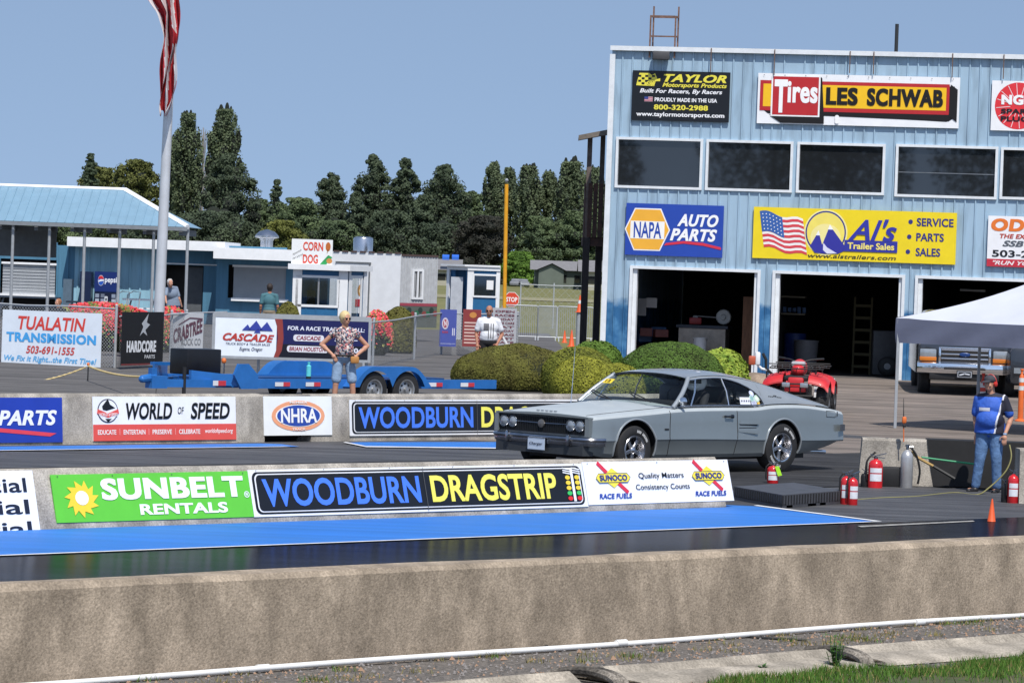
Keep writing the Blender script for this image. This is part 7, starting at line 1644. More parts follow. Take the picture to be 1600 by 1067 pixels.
mb.grid(rows); k = len(rows[0]); mb.f.append(tuple(range(k))); mb.m.append(0); pk.scale = (1, 1, .93); PW(mb, 'body', M_tp)
mb = MB(); cab = [(1.35, .92, 1.33, 1.33), (1.95, .80, 1.90, 1.93), (2.2, .79, 1.94, 1.98), (3.6, .79, 1.93, 1.98), (3.9, .80, 1.35, 1.35)]
mb.grid([[V((.93, y, 1.30)), V((w_, y, z1)), V((w_ - .1, y, z2)), V((0, y, z2 + .02)), V((-w_ + .1, y, z2)), V((-w_, y, z1)), V((-.93, y, 1.30))] for y, w_, z1, z2 in cab]); PW(mb, 'cab', M_tp)
mb = MB(); mb.add([(-.84, 1.39, 1.38), (.84, 1.39, 1.38), (.70, 1.93, 1.88), (-.70, 1.93, 1.88)], [(0, 1, 2, 3)]); 
for v in mb.v: v.y -= .03
PW(mb, 'windscreen', M_win)
mb = MB(); mb.bbox((0, -.02, .93), (1.06, .10, .40), bv=.03)
for k in range(4): mb.bbox((0, -.07, .78 + k * .10), (1.02, .03, .035), bv=.008, m=1)
mb.bbox((0, -.075, 1.12), (1.1, .04, .045), bv=.01, m=1); mb.bbox((-.54, -.075, .94), (.05, .04, .40), bv=.01, m=1); mb.bbox((.54, -.075, .94), (.05, .04, .40), bv=.01, m=1); PW(mb, 'grille', [M_blk, M_chr])
mb = MB(); mb.ell((0, -.10, .98), (.12, .015, .05), 16); PW(mb, 'emblem', mat('emblem_blue', (.01, .04, .16), .3))
for x in (-.79, .79):
    mb = MB(); mb.bbox((x, -.02, .99), (.36, .08, .20), bv=.03); mb.bbox((x, -.025, .86), (.37, .08, .10), bv=.02, m=1); PW(mb, 'headlight', [M_lens, mat('amber_lens', (.55, .16, .01), .25, 0, .05, 5, coat=.4)])
mb = MB(); rows = []
for k in range(21):
    t = -1 + k / 10; x = 1.02 * t; y = -.22 + .14 * abs(t) ** 3; rows.append([V((x, y + .06, .52)), V((x, y, .54)), V((x, y - .02, .62)), V((x, y, .76)), V((x, y + .06, .79)), V((x, .1, .79))])
mb.grid(rows); PW(mb, 'front_bumper', M_chr)
mb = MB(); mb.bbox((0, -.10, .47), (1.5, .14, .18), bv=.02); mb.bbox((0, -.24, .655), (.9, .02, .05)); PW(mb, 'air_dam', M_blk)
s = Sign(V((-.17, -.262, .44)), X_, Z3, .34, .17, '#20242a', .01); s.rect(.06, .1, .94, .9, '#b8bcc4', 1).rect(.1, .17, .9, .83, '#20242a', 2).bar([(.2, .4), (.5, .6), (.8, .5)], .03, '#c8ccd4', 3); s.mb.build('number_plate', s.mats, pk, 0, world=False)
for x in (-.82, .82):
    for y in (.95, 4.4): mb = MB(); mb.lathe([(.22, -.13), (.36, -.13), (.40, -.08), (.40, .08), (.36, .13), (.22, .13), (.1, .05), (0, .05)], 30, V((x, y, .40)), (1 if x > 0 else -1, 0, 0)); PW(mb, 'wheel', M_rub_t)
for x in (-1.15, 1.15): mb = MB(); mb.bbox((x, 1.7, 1.48), (.22, .12, .32), bv=.04); mb.tube([V((x, 1.7, 1.4)), V((x * .82, 1.7, 1.36))], .03, 6); PW(mb, 'wing_mirror', M_blk)
# dark vehicle at right edge
p = at(1640, 79); t = thing('parked_car', 'dark vehicle corner with white windscreen lettering at the right edge, beside the pickup', 'car', p)
mb = MB(); mb.bbox((0, 1.9, .72), (1.8, 4.2, .85), bv=.15); mb.bbox((0, 2.1, 1.22), (1.5, 2.2, .45), bv=.15); mb.build('body', M_tp, t, 35, world=False)
mb = MB(); mb.box((-.62, -.22, .62), (.35, .04, .12)); mb.box((.62, -.22, .62), (.35, .04, .12)); mb.build('headlight', M_lens, t, 35, world=False)
mb = MB()
for x in (-.8, .8): mb.lathe([(.0, -.1), (.3, -.1), (.33, 0), (.3, .1), (0, .1)], 24, V((x, .6, .33)), (1, 0, 0))
mb.build('wheel', M_rub_t, t, 35, world=False)

# pop-up canopy
M_can = mat('canopy_cloth', (.13, .145, .21), .75, 0, .05, 1.2, bump=.3, bscale=3)
M_can2 = mat('canopy_top_cloth', (.54, .56, .64), .75, 0, .05, 1.2, bump=.2, bscale=2)
Yc = 65.3; c0 = P(1400, 497, Yc); dirR = V((.80, -.60, 0)); dirB = V((.60, .80, 0)); S_ = 3.0
cn = thing('popup_canopy', 'grey blue pop-up canopy on steel legs at the right edge', 'canopy', V((c0.x, c0.y, zg(c0.y))))
SR = 4.4; cen_ = c0 + (dirR * SR + dirB * S_) / 2; corners = [c0, c0 + dirR * SR, c0 + dirR * SR + dirB * S_, c0 + dirB * S_]
rows_n = 14
for i in range(4):
    a, b = corners[i], corners[(i + 1) % 4]; rows = []
    for k in range(rows_n + 1):
        t = k / rows_n; row = []
        for j in range(17):
            s_ = j / 16; e = a.lerp(b, s_); q = e.lerp(V((cen_.x, cen_.y, c0.z)), t); q.z = c0.z + .85 * (t * .6 + .4 * t * t) - .05 * math.sin(PI * s_) * (1 - t) + .012 * math.sin(s_ * 20 + t * 6) * (1 - t); row.append(q)
        rows.append(row)
    MB().grid(rows).build('roof_panel', M_can2, cn, 60)
    rows = []; n_ = (b - a).cross(Z3).normalized()
    for k in range(7):
        rows.append([a.lerp(b, j / 24) + n_ * (.012 * math.sin(j * 1.1 + k * .7) * k / 3) + Z3 * (-.44 * k / 6 - .03 * math.sin(PI * j / 24) * (1 - k / 6) * 1) for j in range(25)])
    MB().grid(rows).build('valance', M_can, cn, 60)
for c in corners:
    g = V((c.x, c.y, zg(c.y))); q = c + (cen_ - c) * .02; q.z = c.z; mb = MB(); mb.obox(V((q.x - .025, q.y - .025, g.z)), V((.05, 0, 0)), V((0, .05, 0)), Z3 * (c.z - g.z - .02)); mb.bbox((q.x, q.y, g.z + .01), (.12, .12, .015)); mb.build('leg', M_gpost, cn, 0)

# block wall at the start line
wA = G(1342, 758); wn_ = V((-.05, -1, 0)).normalized(); wu = V((1, -.05, 0)).normalized(); hw_ = hgt(1345, 684, wA.y)
mb = MB(); L_ = 3.0; n = 14; rows = []
prof = [(0, 0), (-.02, .2), (-.05, hw_ - .03), (-.08, hw_), (-.42, hw_), (-.45, hw_ - .03), (-.48, 0)]
for i in range(n + 1): rows.append([wA + wu * (L_ * i / n + (.03 if i == 0 and z > .3 else 0)) + wn_ * q + Z3 * (z + rnd.uniform(-.006, .006) * (z > 0)) for q, z in prof])
mb.grid(rows); mb.f.append(tuple(range(7))[::-1]); mb.m.append(0); tag(mb.build('concrete_block', M_con, None, 25, fix=True), 'grey concrete block wall behind the extinguishers and the official', 'barrier')
u0w = (G(1446, 762) - wA).dot(wu); rows = []  # added black sheet, its dark shape stands in for a cast shadow
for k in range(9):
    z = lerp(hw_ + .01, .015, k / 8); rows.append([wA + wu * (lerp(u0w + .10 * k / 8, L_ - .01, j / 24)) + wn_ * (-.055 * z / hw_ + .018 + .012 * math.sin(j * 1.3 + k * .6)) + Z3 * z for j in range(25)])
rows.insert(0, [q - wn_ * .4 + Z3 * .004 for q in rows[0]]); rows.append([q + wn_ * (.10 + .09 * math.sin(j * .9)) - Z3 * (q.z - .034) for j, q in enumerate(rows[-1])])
tag(MB().grid(rows).build('shadow_sheet', mat('shadow_black', (.012, .012, .013), .85, 0, .3, 3), None, 60), 'added black sheet standing in for shadow on the concrete block wall behind the official', 'sheet')
wB = G(1592, 789); mb = MB(); h2 = hgt(1592, 702, wB.y); rows = [[wB + V((d_, 0, 0)) + V((0, q, z)) for q, z in ((0, 0), (.03, .2), (.06, h2 - .02), (.1, h2), (.5, h2), (.5, 0))] for d_ in (0, .5, 1.2, 2)]
mb.grid(rows, flip=True); mb.f.append(tuple(range(6))); mb.m.append(0); tag(mb.build('concrete_block', M_con, None, 25, fix=True), 'concrete block at the right edge beside the red extinguisher', 'barrier')
# extinguishers
M_xr = mat('extinguisher_red', (.58, .015, .02), .25, 0, .06, 6, coat=.5); M_xl = mat('white_label', (.72, .74, .78), .4, 0, .12, 12)
def extinguisher(loc, h, r, label, m=M_xr, lab=True, rz=0.0, tagc=False, group=None, horn=True):
    t = thing('fire_extinguisher', label, 'extinguisher', loc, rz, group); hb = h * .80
    mb = MB(); mb.lathe([(r * .9, 0), (r, .01), (r, hb * .80), (r * .94, hb * .88), (r * .7, hb * .96), (r * .3, hb), (r * .3, hb * 1.03)], 28, (0, 0, 0)); mb.build('cylinder', m, t, 40, world=False)
    if lab:
        for z0, z1 in ((.28, .52), (.56, .72)): mb = MB(); mb.grid([[V(((r + .002) * math.sin(a), -(r + .002) * math.cos(a), z)) for z in (hb * z0, hb * z1)] for a in [math.radians(-50 + 10 * k) for k in range(11)]], flip=True); mb.build('paper_label', M_xl, t, 50, world=False)
    mb = MB(); mb.lathe([(r * .28, hb * 1.03), (r * .28, hb * 1.09)], 12, (0, 0, 0)); mb.obox((-.01, -.015, hb * 1.10), (r * 1.5, 0, .04), (0, .03, 0), (0, 0, .012)); mb.obox((-.01, -.015, hb * 1.07), (r * 1.3, 0, -.01), (0, .03, 0), (0, 0, .01)); mb.obox((-.0, -.015, hb * 1.09), (-r * .8, 0, .03), (0, .03, 0), (0, 0, .012)); mb.build('valve_lever', M_dchr, t, 30, world=False)
    if horn: mb = MB(); mb.tube([V((0, 0, hb * 1.07)), V((-r * .7, -.01, hb * 1.10)), V((-r * 1.2, -.01, hb * .95)), V((-r * 1.22, -.01, hb * .5)), V((-r * 1.15, 0, hb * .3))], .010, 6); mb.build('hose', M_blk, t, 40, world=False)
    if tagc: mb = MB(); mb.obox((r * .4, -r - .01, hb * .62), (.055, 0, 0), (0, .003, 0), (.05, 0, .20)) if False else mb.prism([(r * .2, -r - .01, hb * 1.0), (r * .9, -r - .01, hb * 1.02), (r * 1.5, -r - .01, hb * .55), (r * .8, -r - .01, hb * .5)], (0, -.003, 0)); mb.build('inspection_tag', mat('lime_tag', (.42, .85, .03), .5), t, 0, world=False)
    return t
g = G(1320.5, 790); sc = hgt(1322, 733, g.y)
extinguisher(g, sc, .062, 'left of two small red extinguishers standing side by side at the lane edge'); g = G(1331.5, 791); extinguisher(g, sc * .97, .062, 'right of two small red extinguishers standing side by side at the lane edge', rz=.3)
g = G(1207, 758); extinguisher(g, hgt(1207, 725, g.y) + .04, .075, 'small red extinguisher with lime tag behind the black ramp block', tagc=True)
g = G(1367, 764); extinguisher(g, hgt(1367, 706, g.y), .095, 'stout red extinguisher leaning at the left end of the block wall'); g = G(1351, 763); extinguisher(g, hgt(1351, 733, g.y), .055, 'short black cylinder left of the stout red extinguisher', M_blk, False, horn=False)
g = G(1582, 788); extinguisher(g, hgt(1582, 730, g.y), .068, 'red extinguisher beside the right concrete block, right of the official'); g = G(1570, 787); extinguisher(g, hgt(1570, 748, g.y), .05, 'short black cylinder between the official and the right extinguisher', M_blk, False, horn=False)
# gas bottles
def gasb(px, pyb, pyt, r, label, m, z0=0.0, off=0.0):
    g = G(px, pyb) + V((0, off, 0)); h = hgt(px, pyt, g.y) - z0; t = thing('gas_cylinder', label, 'gas cylinder', g + Z3 * z0); hb = h * .88
    mb = MB(); mb.lathe([(r * .92, 0), (r, .01), (r, hb * .80), (r * .92, hb * .88), (r * .6, hb * .95), (r * .25, hb)], 28, (0, 0, 0)); mb.build('cylinder', m, t, 50, world=False); mb = MB(); mb.lathe([(r * .22, hb), (r * .22, h * .95), (r * .35, h * .95), (r * .35, h)], 12, (0, 0, 0)); mb.tube([V((0, 0, h * .94)), V((r * .9, 0, h * .95))], .012, 6); mb.build('valve', M_dchr, t, 40, world=False); return t
M_sil = mat('brushed_bottle', (.50, .50, .50), .32, .5, .12, 6)
gasb(1415.5, 764, 694, .082, 'tall silver gas bottle standing by the block wall', M_sil); gasb(1382, 758, 684, .065, 'small silver bottle behind the stout red extinguisher', M_sil, .28, -.10); gasb(1394, 758, 689, .045, 'small white bottle between the two silver gas bottles', M_xl, .32, -.10)
g = G(1388, 762); mb = MB(); mb.bbox(g + V((0, -.06, .14)), (.34, .14, .28), bv=.02); tag(mb.build('equipment_stand', M_blk, None, 30), 'black stand holding the two small bottles against the block wall', 'stand')
g = G(1386, 757); rows = []
for i in range(11):
    v = i / 10; z = lerp(hgt(1386, 709, g.y), hgt(1386, 752, g.y), v); w_ = .03 + .09 * math.sin(min(1, v * 1.7) * PI / 2) * (1 - .75 * max(0, v - .5) * 2); rows.append([g + V((.02 * v + w_ * t + .01 * math.sin(i), -.14 + .025 * math.sin(t * 6 + v * 5), z)) for t in [k / 6 - 1 for k in range(13)]])
tag(MB().grid(rows).build('yellow_cloth', mat('yellow_cloth', (.72, .62, .10), .8, 0, .2, 8), None, 60), 'crumpled yellow cloth hanging between the red extinguisher and the silver bottle', 'cloth')
def cable(pts, r, m, label, cat='hose', name='hose'):
    L_ = [V(p) for p in pts]; k = len(L_); out = []
    for i in range(k - 1):
        p0_, p1, p2, p3 = L_[max(0, i - 1)], L_[i], L_[i + 1], L_[min(k - 1, i + 2)]
        for j in range(8):
            t = j / 8; out.append(.5 * ((2 * p1) + (p2 - p0_) * t + (2 * p0_ - 5 * p1 + 4 * p2 - p3) * t * t + (3 * p1 - p0_ - 3 * p2 + p3) * t ** 3))
    out.append(L_[-1]); mb = MB(); mb.tube(out, r, 6); return tag(mb.build(name, m, None, 50), label, cat)
yw = wA.y - .25
cable([P(1368, 706, yw), P(1355, 720, yw), P(1352, 745, yw)], .014, M_blk, 'black hose curling left from the stout red extinguisher')
cable([P(1422, 697, yw - .1), P(1432, 712, yw - .1), P(1437, 735, yw - .1), P(1434, 756, yw - .1)], .016, M_blk, 'black hose looping right of the tall silver bottle')
cable([P(1424, 706, yw - .05), P(1432, 713, yw - .08), P(1440, 718, yw - .1), P(1458, 728, yw - .1)], .02, mat('tan_wood', (.42, .27, .09), .7), 'tan wooden handle leaning across the bottles onto the black shadow sheet', 'handle', 'wooden_handle')
cable([P(1458, 728, yw - .1), P(1475, 738, yw - .12), P(1492, 748, yw - .15)], .022, M_blk, 'dark squeegee end continuing the wooden handle', 'squeegee', 'squeegee')
cable([P(1440, 714, yw - .05), P(1460, 717, yw - .05), P(1500, 722, yw - .05), P(1525, 725, yw - .05)], .014, mat('green_cane', (.03, .30, .13), .6), 'thin green rod lying across the black shadow sheet', 'rod', 'green_rod')
mb = MB(); g = P(1412, 690, yw + .1); t_ = P(1412, 622, yw + .1); mb.tube([g, P(1412, 655, yw + .1)], .008, 6, 1); mb.tube([P(1412, 655, yw + .1), t_], [.008, .003], 6); mb.bbox(P(1413, 656, yw + .1), (.06, .05, .09), 1, bv=.02); mb.bbox(P(1413, 665, yw + .1), (.045, .05, .04), 0, bv=.01)
tag(mb.build('antenna_whip', [M_blk, mat('orange_plastic', (.7, .16, .03), .5)], None, 30), 'black whip aerial with orange float above the silver bottle', 'aerial')
hp = O_.t.location; hand = P(1577, 697, p0.y if False else O_.t.location.y - .1)
M_yh = mat('yellow_hose', (.24, .22, .08), .6)
cable([hand + V((0, -.02, .02)), P(1580, 715, hand.y - .1), P(1570, 738, hand.y - .15), P(1545, 762, hand.y - .2), G(1526, 775) + Z3 * .02, G(1490, 772) + Z3 * .02, G(1430, 778) + Z3 * .02, G(1380, 780) + Z3 * .02, G(1330, 783) + Z3 * .02, G(1300, 778) + Z3 * .02], .009, M_yh, 'yellow hose running from the hand of the official along the ground')
# delineator posts
def delin(px, pyb, label, col, pyt):
    g = G(px, pyb); h = hgt(px, pyt, g.y); t = thing('delineator_post', label, 'delineator', g); mb = MB(); mb.lathe([(.11, 0), (.11, .04), (.055, .07), (.052, h * .42), (.05, h * .82), (.035, h * .88), (.022, h * .90), (.022, h * .96), (.034, h * .97), (.034, h)], 20, (0, 0, 0)); mb.build('post_body', col, t, 40, world=False)
    for z in (.60, .75): mb = MB(); mb.lathe([(.054, h * z), (.054, h * (z + .08))], 20, (0, 0, 0), caps=False); mb.build('reflective_band', M_rw, t, 40, world=False)
delin(1533.5, 672, 'red delineator post with white bands behind the block wall, left of the official', mat('delineator_red', (.66, .05, .02), .45), 583); delin(1594, 660, 'orange delineator post with white bands at the right edge', mat('delineator_orange', (.75, .15, .03), .45), 576)
# small cone at the lane edge
make_cone(hgt(1549, 779, G(1549, 818).y), 'small plain orange cone at the lane edge in front of the official', G(1549, 818), stripes=0)
# ramp block
pc_ = G(1222, 797); ka = (pc_.x + pc_.y) * C45; kb = (pc_.y - pc_.x) * C45; hR = hgt(1222, 773, pc_.y)
# left edge corner (1157,790) and right corner (1316,790)
pl_ = G(1146, 783); pr_ = G(1316, 789.5); e1 = pl_ - pc_; e2 = pr_ - pc_
rb = thing('ramp_block', 'low black slotted plastic platform at the end of the centre barrier', 'platform', pc_)
mb = MB(); e0 = .03
mb.obox(pc_ + Z3 * (hR * .30), e1, e2, Z3 * (hR * .70)); 
segs = [(0, .07), (.17, .42), (.56, .62), (.72, 1.0)]
for a, b in segs: mb.obox(pc_ + Z3 * .02 + e2 * a, e1, e2 * (b - a), Z3 * (hR * .28))
mb.build('deck_body', mat('black_plastic', (.06, .062, .07), .55, 0, .2, 5), rb, 0)
mb = MB(); n_e2 = e2.cross(Z3).normalized(); n_e1 = Z3.cross(e1).normalized()
for k in range(22): mb.obox(pc_ + e2 * (k / 22) + Z3 * (hR * .34), e2 * .012, n_e2 * .006, Z3 * (hR * .6)); mb.obox(pc_ + e1 * (k / 22) + Z3 * (hR * .34), e1 * .012, -n_e1 * -.006, Z3 * (hR * .6))
mb.build('rib_pattern', M_blk, rb, 0)

# ------------------------------------------------------------------ trees and houses in the distance
def tmat(name, c1, c2, sc): return leafmat(name, c1, c2, sc)
TM = dict(dark=tmat('conifer_needles', (.088, .115, .062), (.038, .054, .035), .16), mid=tmat('broadleaf_green', (.12, .16, .068), (.048, .072, .040), .18), olive=tmat('olive_leaves', (.15, .16, .045), (.05, .065, .02), .2),  # leaf colours lightened and tinted to carry distance haze
          pop=tmat('poplar_green', (.135, .17, .085), (.052, .072, .045), .16), bright=tmat('spring_green', (.15, .26, .04), (.06, .12, .02), .3), purple=tmat('purple_leaves', (.046, .044, .034), (.02, .021, .017), .2), yel=tmat('yellowish_leaves', (.17, .18, .04), (.06, .07, .02), .25))
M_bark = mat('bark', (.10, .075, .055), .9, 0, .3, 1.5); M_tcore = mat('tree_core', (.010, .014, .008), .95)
def tree(px, top, hw, Y, kind, m, label, group, n=5000, base_py=None, name='tree', leaf=.32):
    g = V((P(px, 430, Y).x, Y, 0)); h = P(px, top, Y).z; hw *= 1.22 if kind in ('pine', 'cone') else 1.08; r = (P(px + hw, 430, Y) - P(px, 430, Y)).x
    t = thing(name, label, 'tree', g, 0, group); mb = MB(); mb.tube([V((0, 0, 0)), V((.1, 0, h * .5)), V((0, 0, h * .93))], [r * .09 + .12, r * .05 + .08, .04], 8)
    for k in range(7):
        a = rnd.uniform(0, 6.28); z = h * rnd.uniform(.25, .75); mb.tube([V((0, 0, z)), V((math.cos(a) * r * .55, math.sin(a) * r * .55, z + h * .10))], [.12, .03], 5)
    mb.build('trunk', M_bark, t, 40, world=False)
    def prof(u):          # half width at height fraction u of the crown
        if kind == 'cone': return (1 - u) ** .75 * (1 + .12 * math.sin(u * 30)) + .04
        if kind == 'pine': return (.75 + u) if u < .25 else max(.03, 1 - ((u - .25) / .76) ** 3.0)
        if kind == 'poplar': return (math.sin(min(1, (u + .08) * 1.25) * PI / 2) if u < .6 else math.sqrt(max(0, 1 - ((u - .6) / .42) ** 2))) * .95
        return math.sqrt(max(0, 1 - ((u - .45) / .56) ** 2))
    cl = []; nc = int(60 + 6 * h)
    z0 = h * (.02)
    for _ in range(nc):
        u = rnd.random() ** .9; a = rnd.uniform(0, 2 * PI); rr = prof(u) * r * rnd.random() ** .4; sz = r * rnd.uniform(.13, .27) * (.5 + .6 * prof(u)); z = z0 + (h - z0) * u
        if kind == 'poplar': cl.append((V((rr * math.cos(a) * .85, rr * math.sin(a) * .85, z)), (sz * .8, sz * .8, sz * 2.6)))
        elif kind == 'cone': cl.append((V((rr * math.cos(a), rr * math.sin(a), z - rr * .15)), (sz * 1.1, sz * 1.1, sz * .55)))
        else: cl.append((V((rr * math.cos(a), rr * math.sin(a), z)), (sz * 1.1, sz * 1.1, sz * .9)))
    for k in range(14): u = .55 + .44 * k / 13; q_ = max(.10, prof(u)) * r * .55; cl.append((V((0, 0, h * u - (.3 if k == 13 else 0))), (q_, q_, max(q_, h * .035))))
    cl.sort(key=lambda q: q[0].y); mb = MB(); per = n // len(cl)
    for c, s3 in cl:
        for _ in range(per):
            d = V((rnd.gauss(0, 1), rnd.gauss(0, 1), rnd.gauss(0, 1))).normalized()
            if d.y > .6: d.y = -d.y
            q = rnd.uniform(.75, 1.12); p = c + V((d.x * s3[0], d.y * s3[1], d.z * s3[2])) * q
            if p.z > h: p.z = h - rnd.random() * .3
            nn = (d + V((rnd.gauss(0, .5), rnd.gauss(0, .5), rnd.gauss(0, .5)))).normalized(); a = nn.orthogonal().normalized(); a = Matrix.Rotation(rnd.uniform(0, 6.28), 3, nn) @ a; b = nn.cross(a); s_ = leaf * rnd.uniform(.5, 1.3)
            mb.add([p - a * s_, p + b * s_ * .7, p + a * s_, p - b * s_ * .7], [(0, 1, 2, 3)])
    cr_ = mb.build('crown', m, t, 0, world=False); cr_['kind'] = 'stuff'
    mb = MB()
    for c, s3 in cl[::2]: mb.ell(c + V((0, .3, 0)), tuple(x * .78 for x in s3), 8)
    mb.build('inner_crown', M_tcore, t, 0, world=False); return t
TL = [  # px, top, half width, Y, kind, mat, label
 (135, 240, 26, 640, 'cone', 'dark', 'dark pointed conifer rising left of the olive tree behind the shelter roof'),
 (152, 262, 42, 660, 'round', 'olive', 'olive rounded tree at the left, around the dark pointed conifer'),
 (208, 250, 40, 650, 'round', 'olive', 'olive rounded tree just left of the flagpole'),
 (266, 215, 22, 650, 'poplar', 'pop', 'slender dark poplar directly behind the flagpole'),
 (288, 177, 27, 640, 'poplar', 'pop', 'tall dark poplar right of the flagpole'),
 (345, 171, 30, 630, 'poplar', 'pop', 'tallest poplar, above the wide pine'),
 (352, 240, 44, 600, 'pine', 'dark', 'wide dark pine at the foot of the tallest poplar'),
 (428, 281, 20, 600, 'cone', 'dark', 'small ragged fir with drooping branches left of the centre'),
 (405, 312, 26, 640, 'round', 'mid', 'low green tree left of the ragged fir'),
 (463, 310, 42, 590, 'round', 'mid', 'broad leafy green tree behind the roof vent'),
 (440, 345, 34, 560, 'round', 'yel', 'yellowish low tree behind the mushroom vent'),
 (513, 270, 30, 620, 'pine', 'dark', 'dark pine right of the ragged fir'),
 (578, 242, 31, 630, 'pine', 'dark', 'tallest of the dark pines at the centre'),
 (627, 248, 27, 625, 'pine', 'dark', 'dark pine right of the tallest central pine'),
 (553, 300, 22, 600, 'pine', 'dark', 'short dark pine left of the tallest central pine'),
 (690, 258, 38, 615, 'pine', 'dark', 'wide dark pine left of the yellow pole group'),
 (655, 305, 26, 590, 'pine', 'dark', 'short dark pine in front between the two wide pines'),
 (766, 253, 20, 660, 'poplar', 'pop', 'grey green poplar left of the yellow pole'),
 (790, 262, 16, 665, 'poplar', 'pop', 'thin poplar directly behind the yellow pole'),
 (820, 260, 25, 655, 'poplar', 'pop', 'grey green poplar right of the yellow pole'),
 (852, 268, 18, 660, 'poplar', 'pop', 'slim poplar midway between yellow pole and blue building'),
 (888, 253, 30, 650, 'poplar', 'pop', 'broad poplar near the blue building'),
 (922, 262, 24, 655, 'poplar', 'pop', 'poplar rising behind the timber stair tower'),
 (730, 300, 30, 640, 'round', 'mid', 'green tree filling the gap left of the purple tree'),
 (752, 338, 44, 560, 'round', 'purple', 'dark purple tree behind the small gate booth'),
 (838, 338, 34, 600, 'round', 'mid', 'green tree behind the house roof'),
 (893, 330, 38, 600, 'round', 'mid', 'green tree above the right house roof'),
 (813, 394, 24, 520, 'round', 'bright', 'small bright green tree beside the house'),
 (605, 330, 40, 585, 'round', 'dark', 'low dark tree behind the steel vent'),
 (330, 330, 60, 590, 'round', 'dark', 'low dark tree behind the white fascia'),
 (520, 345, 45, 580, 'round', 'mid', 'low green tree behind the corn dog board'),
 (250, 330, 50, 600, 'round', 'dark', 'low dark tree behind the shelter roof end'),
 (90, 335, 60, 600, 'round', 'mid', 'low tree seen under the left end of the shelter roof'),
 (690, 350, 50, 570, 'round', 'dark', 'low dark tree behind the food trailer roof'),
 (935, 320, 40, 610, 'round', 'mid', 'green tree beside the stair tower foot')]
for px, top, hw, Y, kd, mm, lab in TL:
    tree(px, top, hw, Y, kd, TM[mm], lab, 'trees beyond the field', n=int(6000 + hw * 260), name={'cone': 'fir_tree', 'pine': 'pine_tree', 'poplar': 'poplar_tree', 'round': 'broadleaf_tree'}[kd], leaf=.21)
# bare poplar
g = V((P(312, 430, 645).x, 645, 0)); mb = MB(); h = P(312, 195, 645).z; r = 2.0
for k in range(60):
    a = rnd.uniform(0, 6.28); z = h * rnd.uniform(.3, .8); d_ = V((math.cos(a) * r * rnd.random(), math.sin(a) * r * .5, 0)); mb.tube([g + Z3 * z + d_ * .3, g + Z3 * min(h, z + h * .2) + d_], .05, 4)
mb.tube([g, g + Z3 * h * .95], [.3, .05], 6); tag(mb.build('bare_poplar', mat('pale_twigs', (.34, .32, .30), .9), None, 0), 'leafless pale poplar between the two tall dark poplars', 'tree')
# hedge line far away
mb = MB()
for _ in range(26000):
    x = rnd.uniform(-70, 25); z = 5.5 * rnd.random() ** .7; p = V((x, 668 + rnd.uniform(-2, 2), z * (1 + .25 * math.sin(x * .4) + .15 * math.sin(x * 1.1)))); nn = V((rnd.gauss(0, .6), -1, rnd.gauss(.3, .6))).normalized(); a = nn.orthogonal().normalized(); a = Matrix.Rotation(rnd.uniform(0, 6.28), 3, nn) @ a; b = nn.cross(a); s_ = rnd.uniform(.2, .5)
    mb.add([p - a * s_, p + b * s_ * .7, p + a * s_, p - b * s_ * .7], [(0, 1, 2, 3)])
mb.obox(V((-70, 670, 0)), V((95, 0, 0)), V((0, 1, 0)), Z3 * 4.6, 1)
o = mb.build('undergrowth', [TM['dark'], M_tcore], None, 0); o['kind'] = 'stuff'; o['label'] = 'dark belt of undergrowth between the tree trunks beyond the field'
# houses
M_shg = mat('roof_shingle', (.19, .185, .19), .85, 0, .15, 3); M_hw = mat('house_green_grey', (.12, .145, .12), .8, 0, .1, 1); M_hw2 = mat('house_beige', (.38, .36, .28), .8, 0, .1, 1)
def house(px0, px1, yr, ye, yb, Y, label, m, gable):
    x0, x1 = P(px0, 430, Y).x, P(px1, 430, Y).x; g = V(((x0 + x1) / 2, Y, 0)); zr_, ze = P(px0, yr, Y).z, P(px0, ye, Y).z; t = thing('house', label, 'house', g)
    mb = MB(); mb.obox(V((x0 + .6, Y, 0)), V((x1 - x0 - 1.2, 0, 0)), V((0, 9, 0)), Z3 * ze); mb.build('wall', m, t, 0)
    mb = MB(); mb.add([(x0, Y - .6, ze), (x1, Y - .6, ze), (x1, Y + 4.5, zr_), (x0, Y + 4.5, zr_), (x1, Y + 9.6, ze), (x0, Y + 9.6, ze)], [(0, 1, 2, 3), (3, 2, 4, 5)])
    if gable:
        a, c, b = [P(q, 430, Y).x for q in gable]; zg_ = lerp(ze, zr_, .72); mb.add([(a, Y - 2, ze), (c, Y - 2, zg_), (b, Y - 2, ze), (a, Y + 3, ze), (c, Y + 3.2, zg_), (b, Y + 3, ze)], [(0, 1, 4, 3), (1, 2, 5, 4)])
    mb.build('roof', M_shg, t, 0)
    if gable:
        mb = MB(); mb.add([(a + .3, Y - 1.6, 0), (b - .3, Y - 1.6, 0), (b - .3, Y - 1.6, ze), (c, Y - 1.6, zg_ - .1), (a + .3, Y - 1.6, ze)], [(0, 1, 2, 3, 4)]); mb.build('gable_wall', m, t, 0)
    for k in range(3):
        x = lerp(x0, x1, .2 + k * .3); mb = MB(); mb.obox(V((x, Y - .05, ze * .35)), V((1.2, 0, 0)), V((0, .04, 0)), Z3 * ze * .4); mb.build('window', M_win, t, 0)
    return t
house(828, 915, 406, 421, 441, 500, 'grey roofed green bungalow with gable beyond the dry field', M_hw, (838, 862, 884)); house(903, 975, 406, 424, 441, 490, 'beige house partly behind the timber stair tower', M_hw2, None); house(672, 722, 404, 421, 441, 480, 'grey roofed beige house with blue tarps left of the gate booth', M_hw2, None)
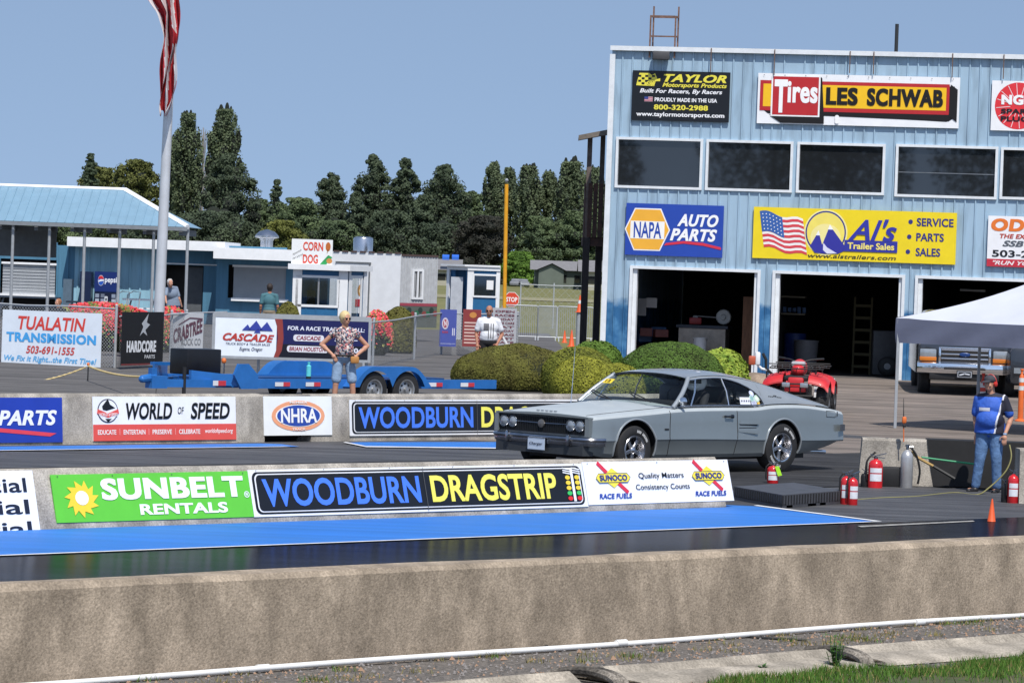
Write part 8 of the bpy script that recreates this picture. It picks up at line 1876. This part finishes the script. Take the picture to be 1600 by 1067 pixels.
for px, lab in ((691, 'blue tarp on the ridge of the house left of the gate booth, left one'), (706, 'blue tarp on the ridge of the house left of the gate booth, right one')):
    a = P(px, 406, 479); mb = MB(); mb.obox(a, V((.9, 0, 0)), V((0, 1, .3)), Z3 * .4); tag(mb.build('roof_tarp', mat('tarp_blue', (.03, .14, .60), .5), None, 0), lab, 'tarp')
for px, lab in ((806, 'pale distant car at the foot of the bright green tree, left one'), (818, 'pale distant car at the foot of the bright green tree, right one')):
    a = P(px, 436, 495); a.z = 0; t = thing('parked_car', lab, 'car', a); mb = MB(); mb.bbox((0, 0, .55), (1.7, 3.6, .6), bv=.2); mb.bbox((0, 0, .95), (1.3, 2.0, .45), bv=.2); mb.build('body', mat('silver_paint', (.2, .21, .23), .5, .0), t, 40, world=False); mb = MB(); mb.box((0, -.72, 1.1), (1.1, .03, .25)); mb.build('side_window', M_win, t, 0, world=False)
o = sheet('field_path', [(-60, 300, 0), (60, 300, 0), (60, 330, 0), (-60, 330, 0)], .05, mat('dry_grass', (.24, .22, .12), .95, 0, .2, .1), 10, 4)
# trees behind the spectator side, seen mirrored in the tower windows
for x, y, h, lab in ((-88, -74, 17, 'first'), (-75, -80, 22, 'second'), (-66, -72, 15, 'third'), (-54, -78, 21, 'fourth'), (-46, -70, 18, 'fifth'), (-36, -76, 20, 'sixth'), (-24, -74, 16, 'seventh')):
    t = thing('oak_tree', f'large tree on the spectator side, {lab} of seven from the pavilion end', 'tree', (x, y, 0), 0, 'trees behind the spectators')
    mb = MB(); mb.tube([V((0, 0, 0)), V((0, 0, h * .9))], [.4, .05], 8); mb.build('trunk', M_bark, t, 40, world=False); mb = MB()
    for _ in range(5000):
        d = V((rnd.gauss(0, 1), rnd.gauss(0, 1), rnd.gauss(0, 1))).normalized() * rnd.random() ** .4; p = V((d.x * h * .28, d.y * h * .28, h * .62 + d.z * h * .36)); a = V((rnd.gauss(0, 1), rnd.gauss(0, 1), rnd.gauss(0, 1))).normalized(); b = a.orthogonal().normalized(); mb.add([p - a * .2, p + b * .15, p + a * .2, p - b * .15], [(0, 1, 2, 3)])
    c = mb.build('crown', TM['mid'], t, 0, world=False); c['kind'] = 'stuff'
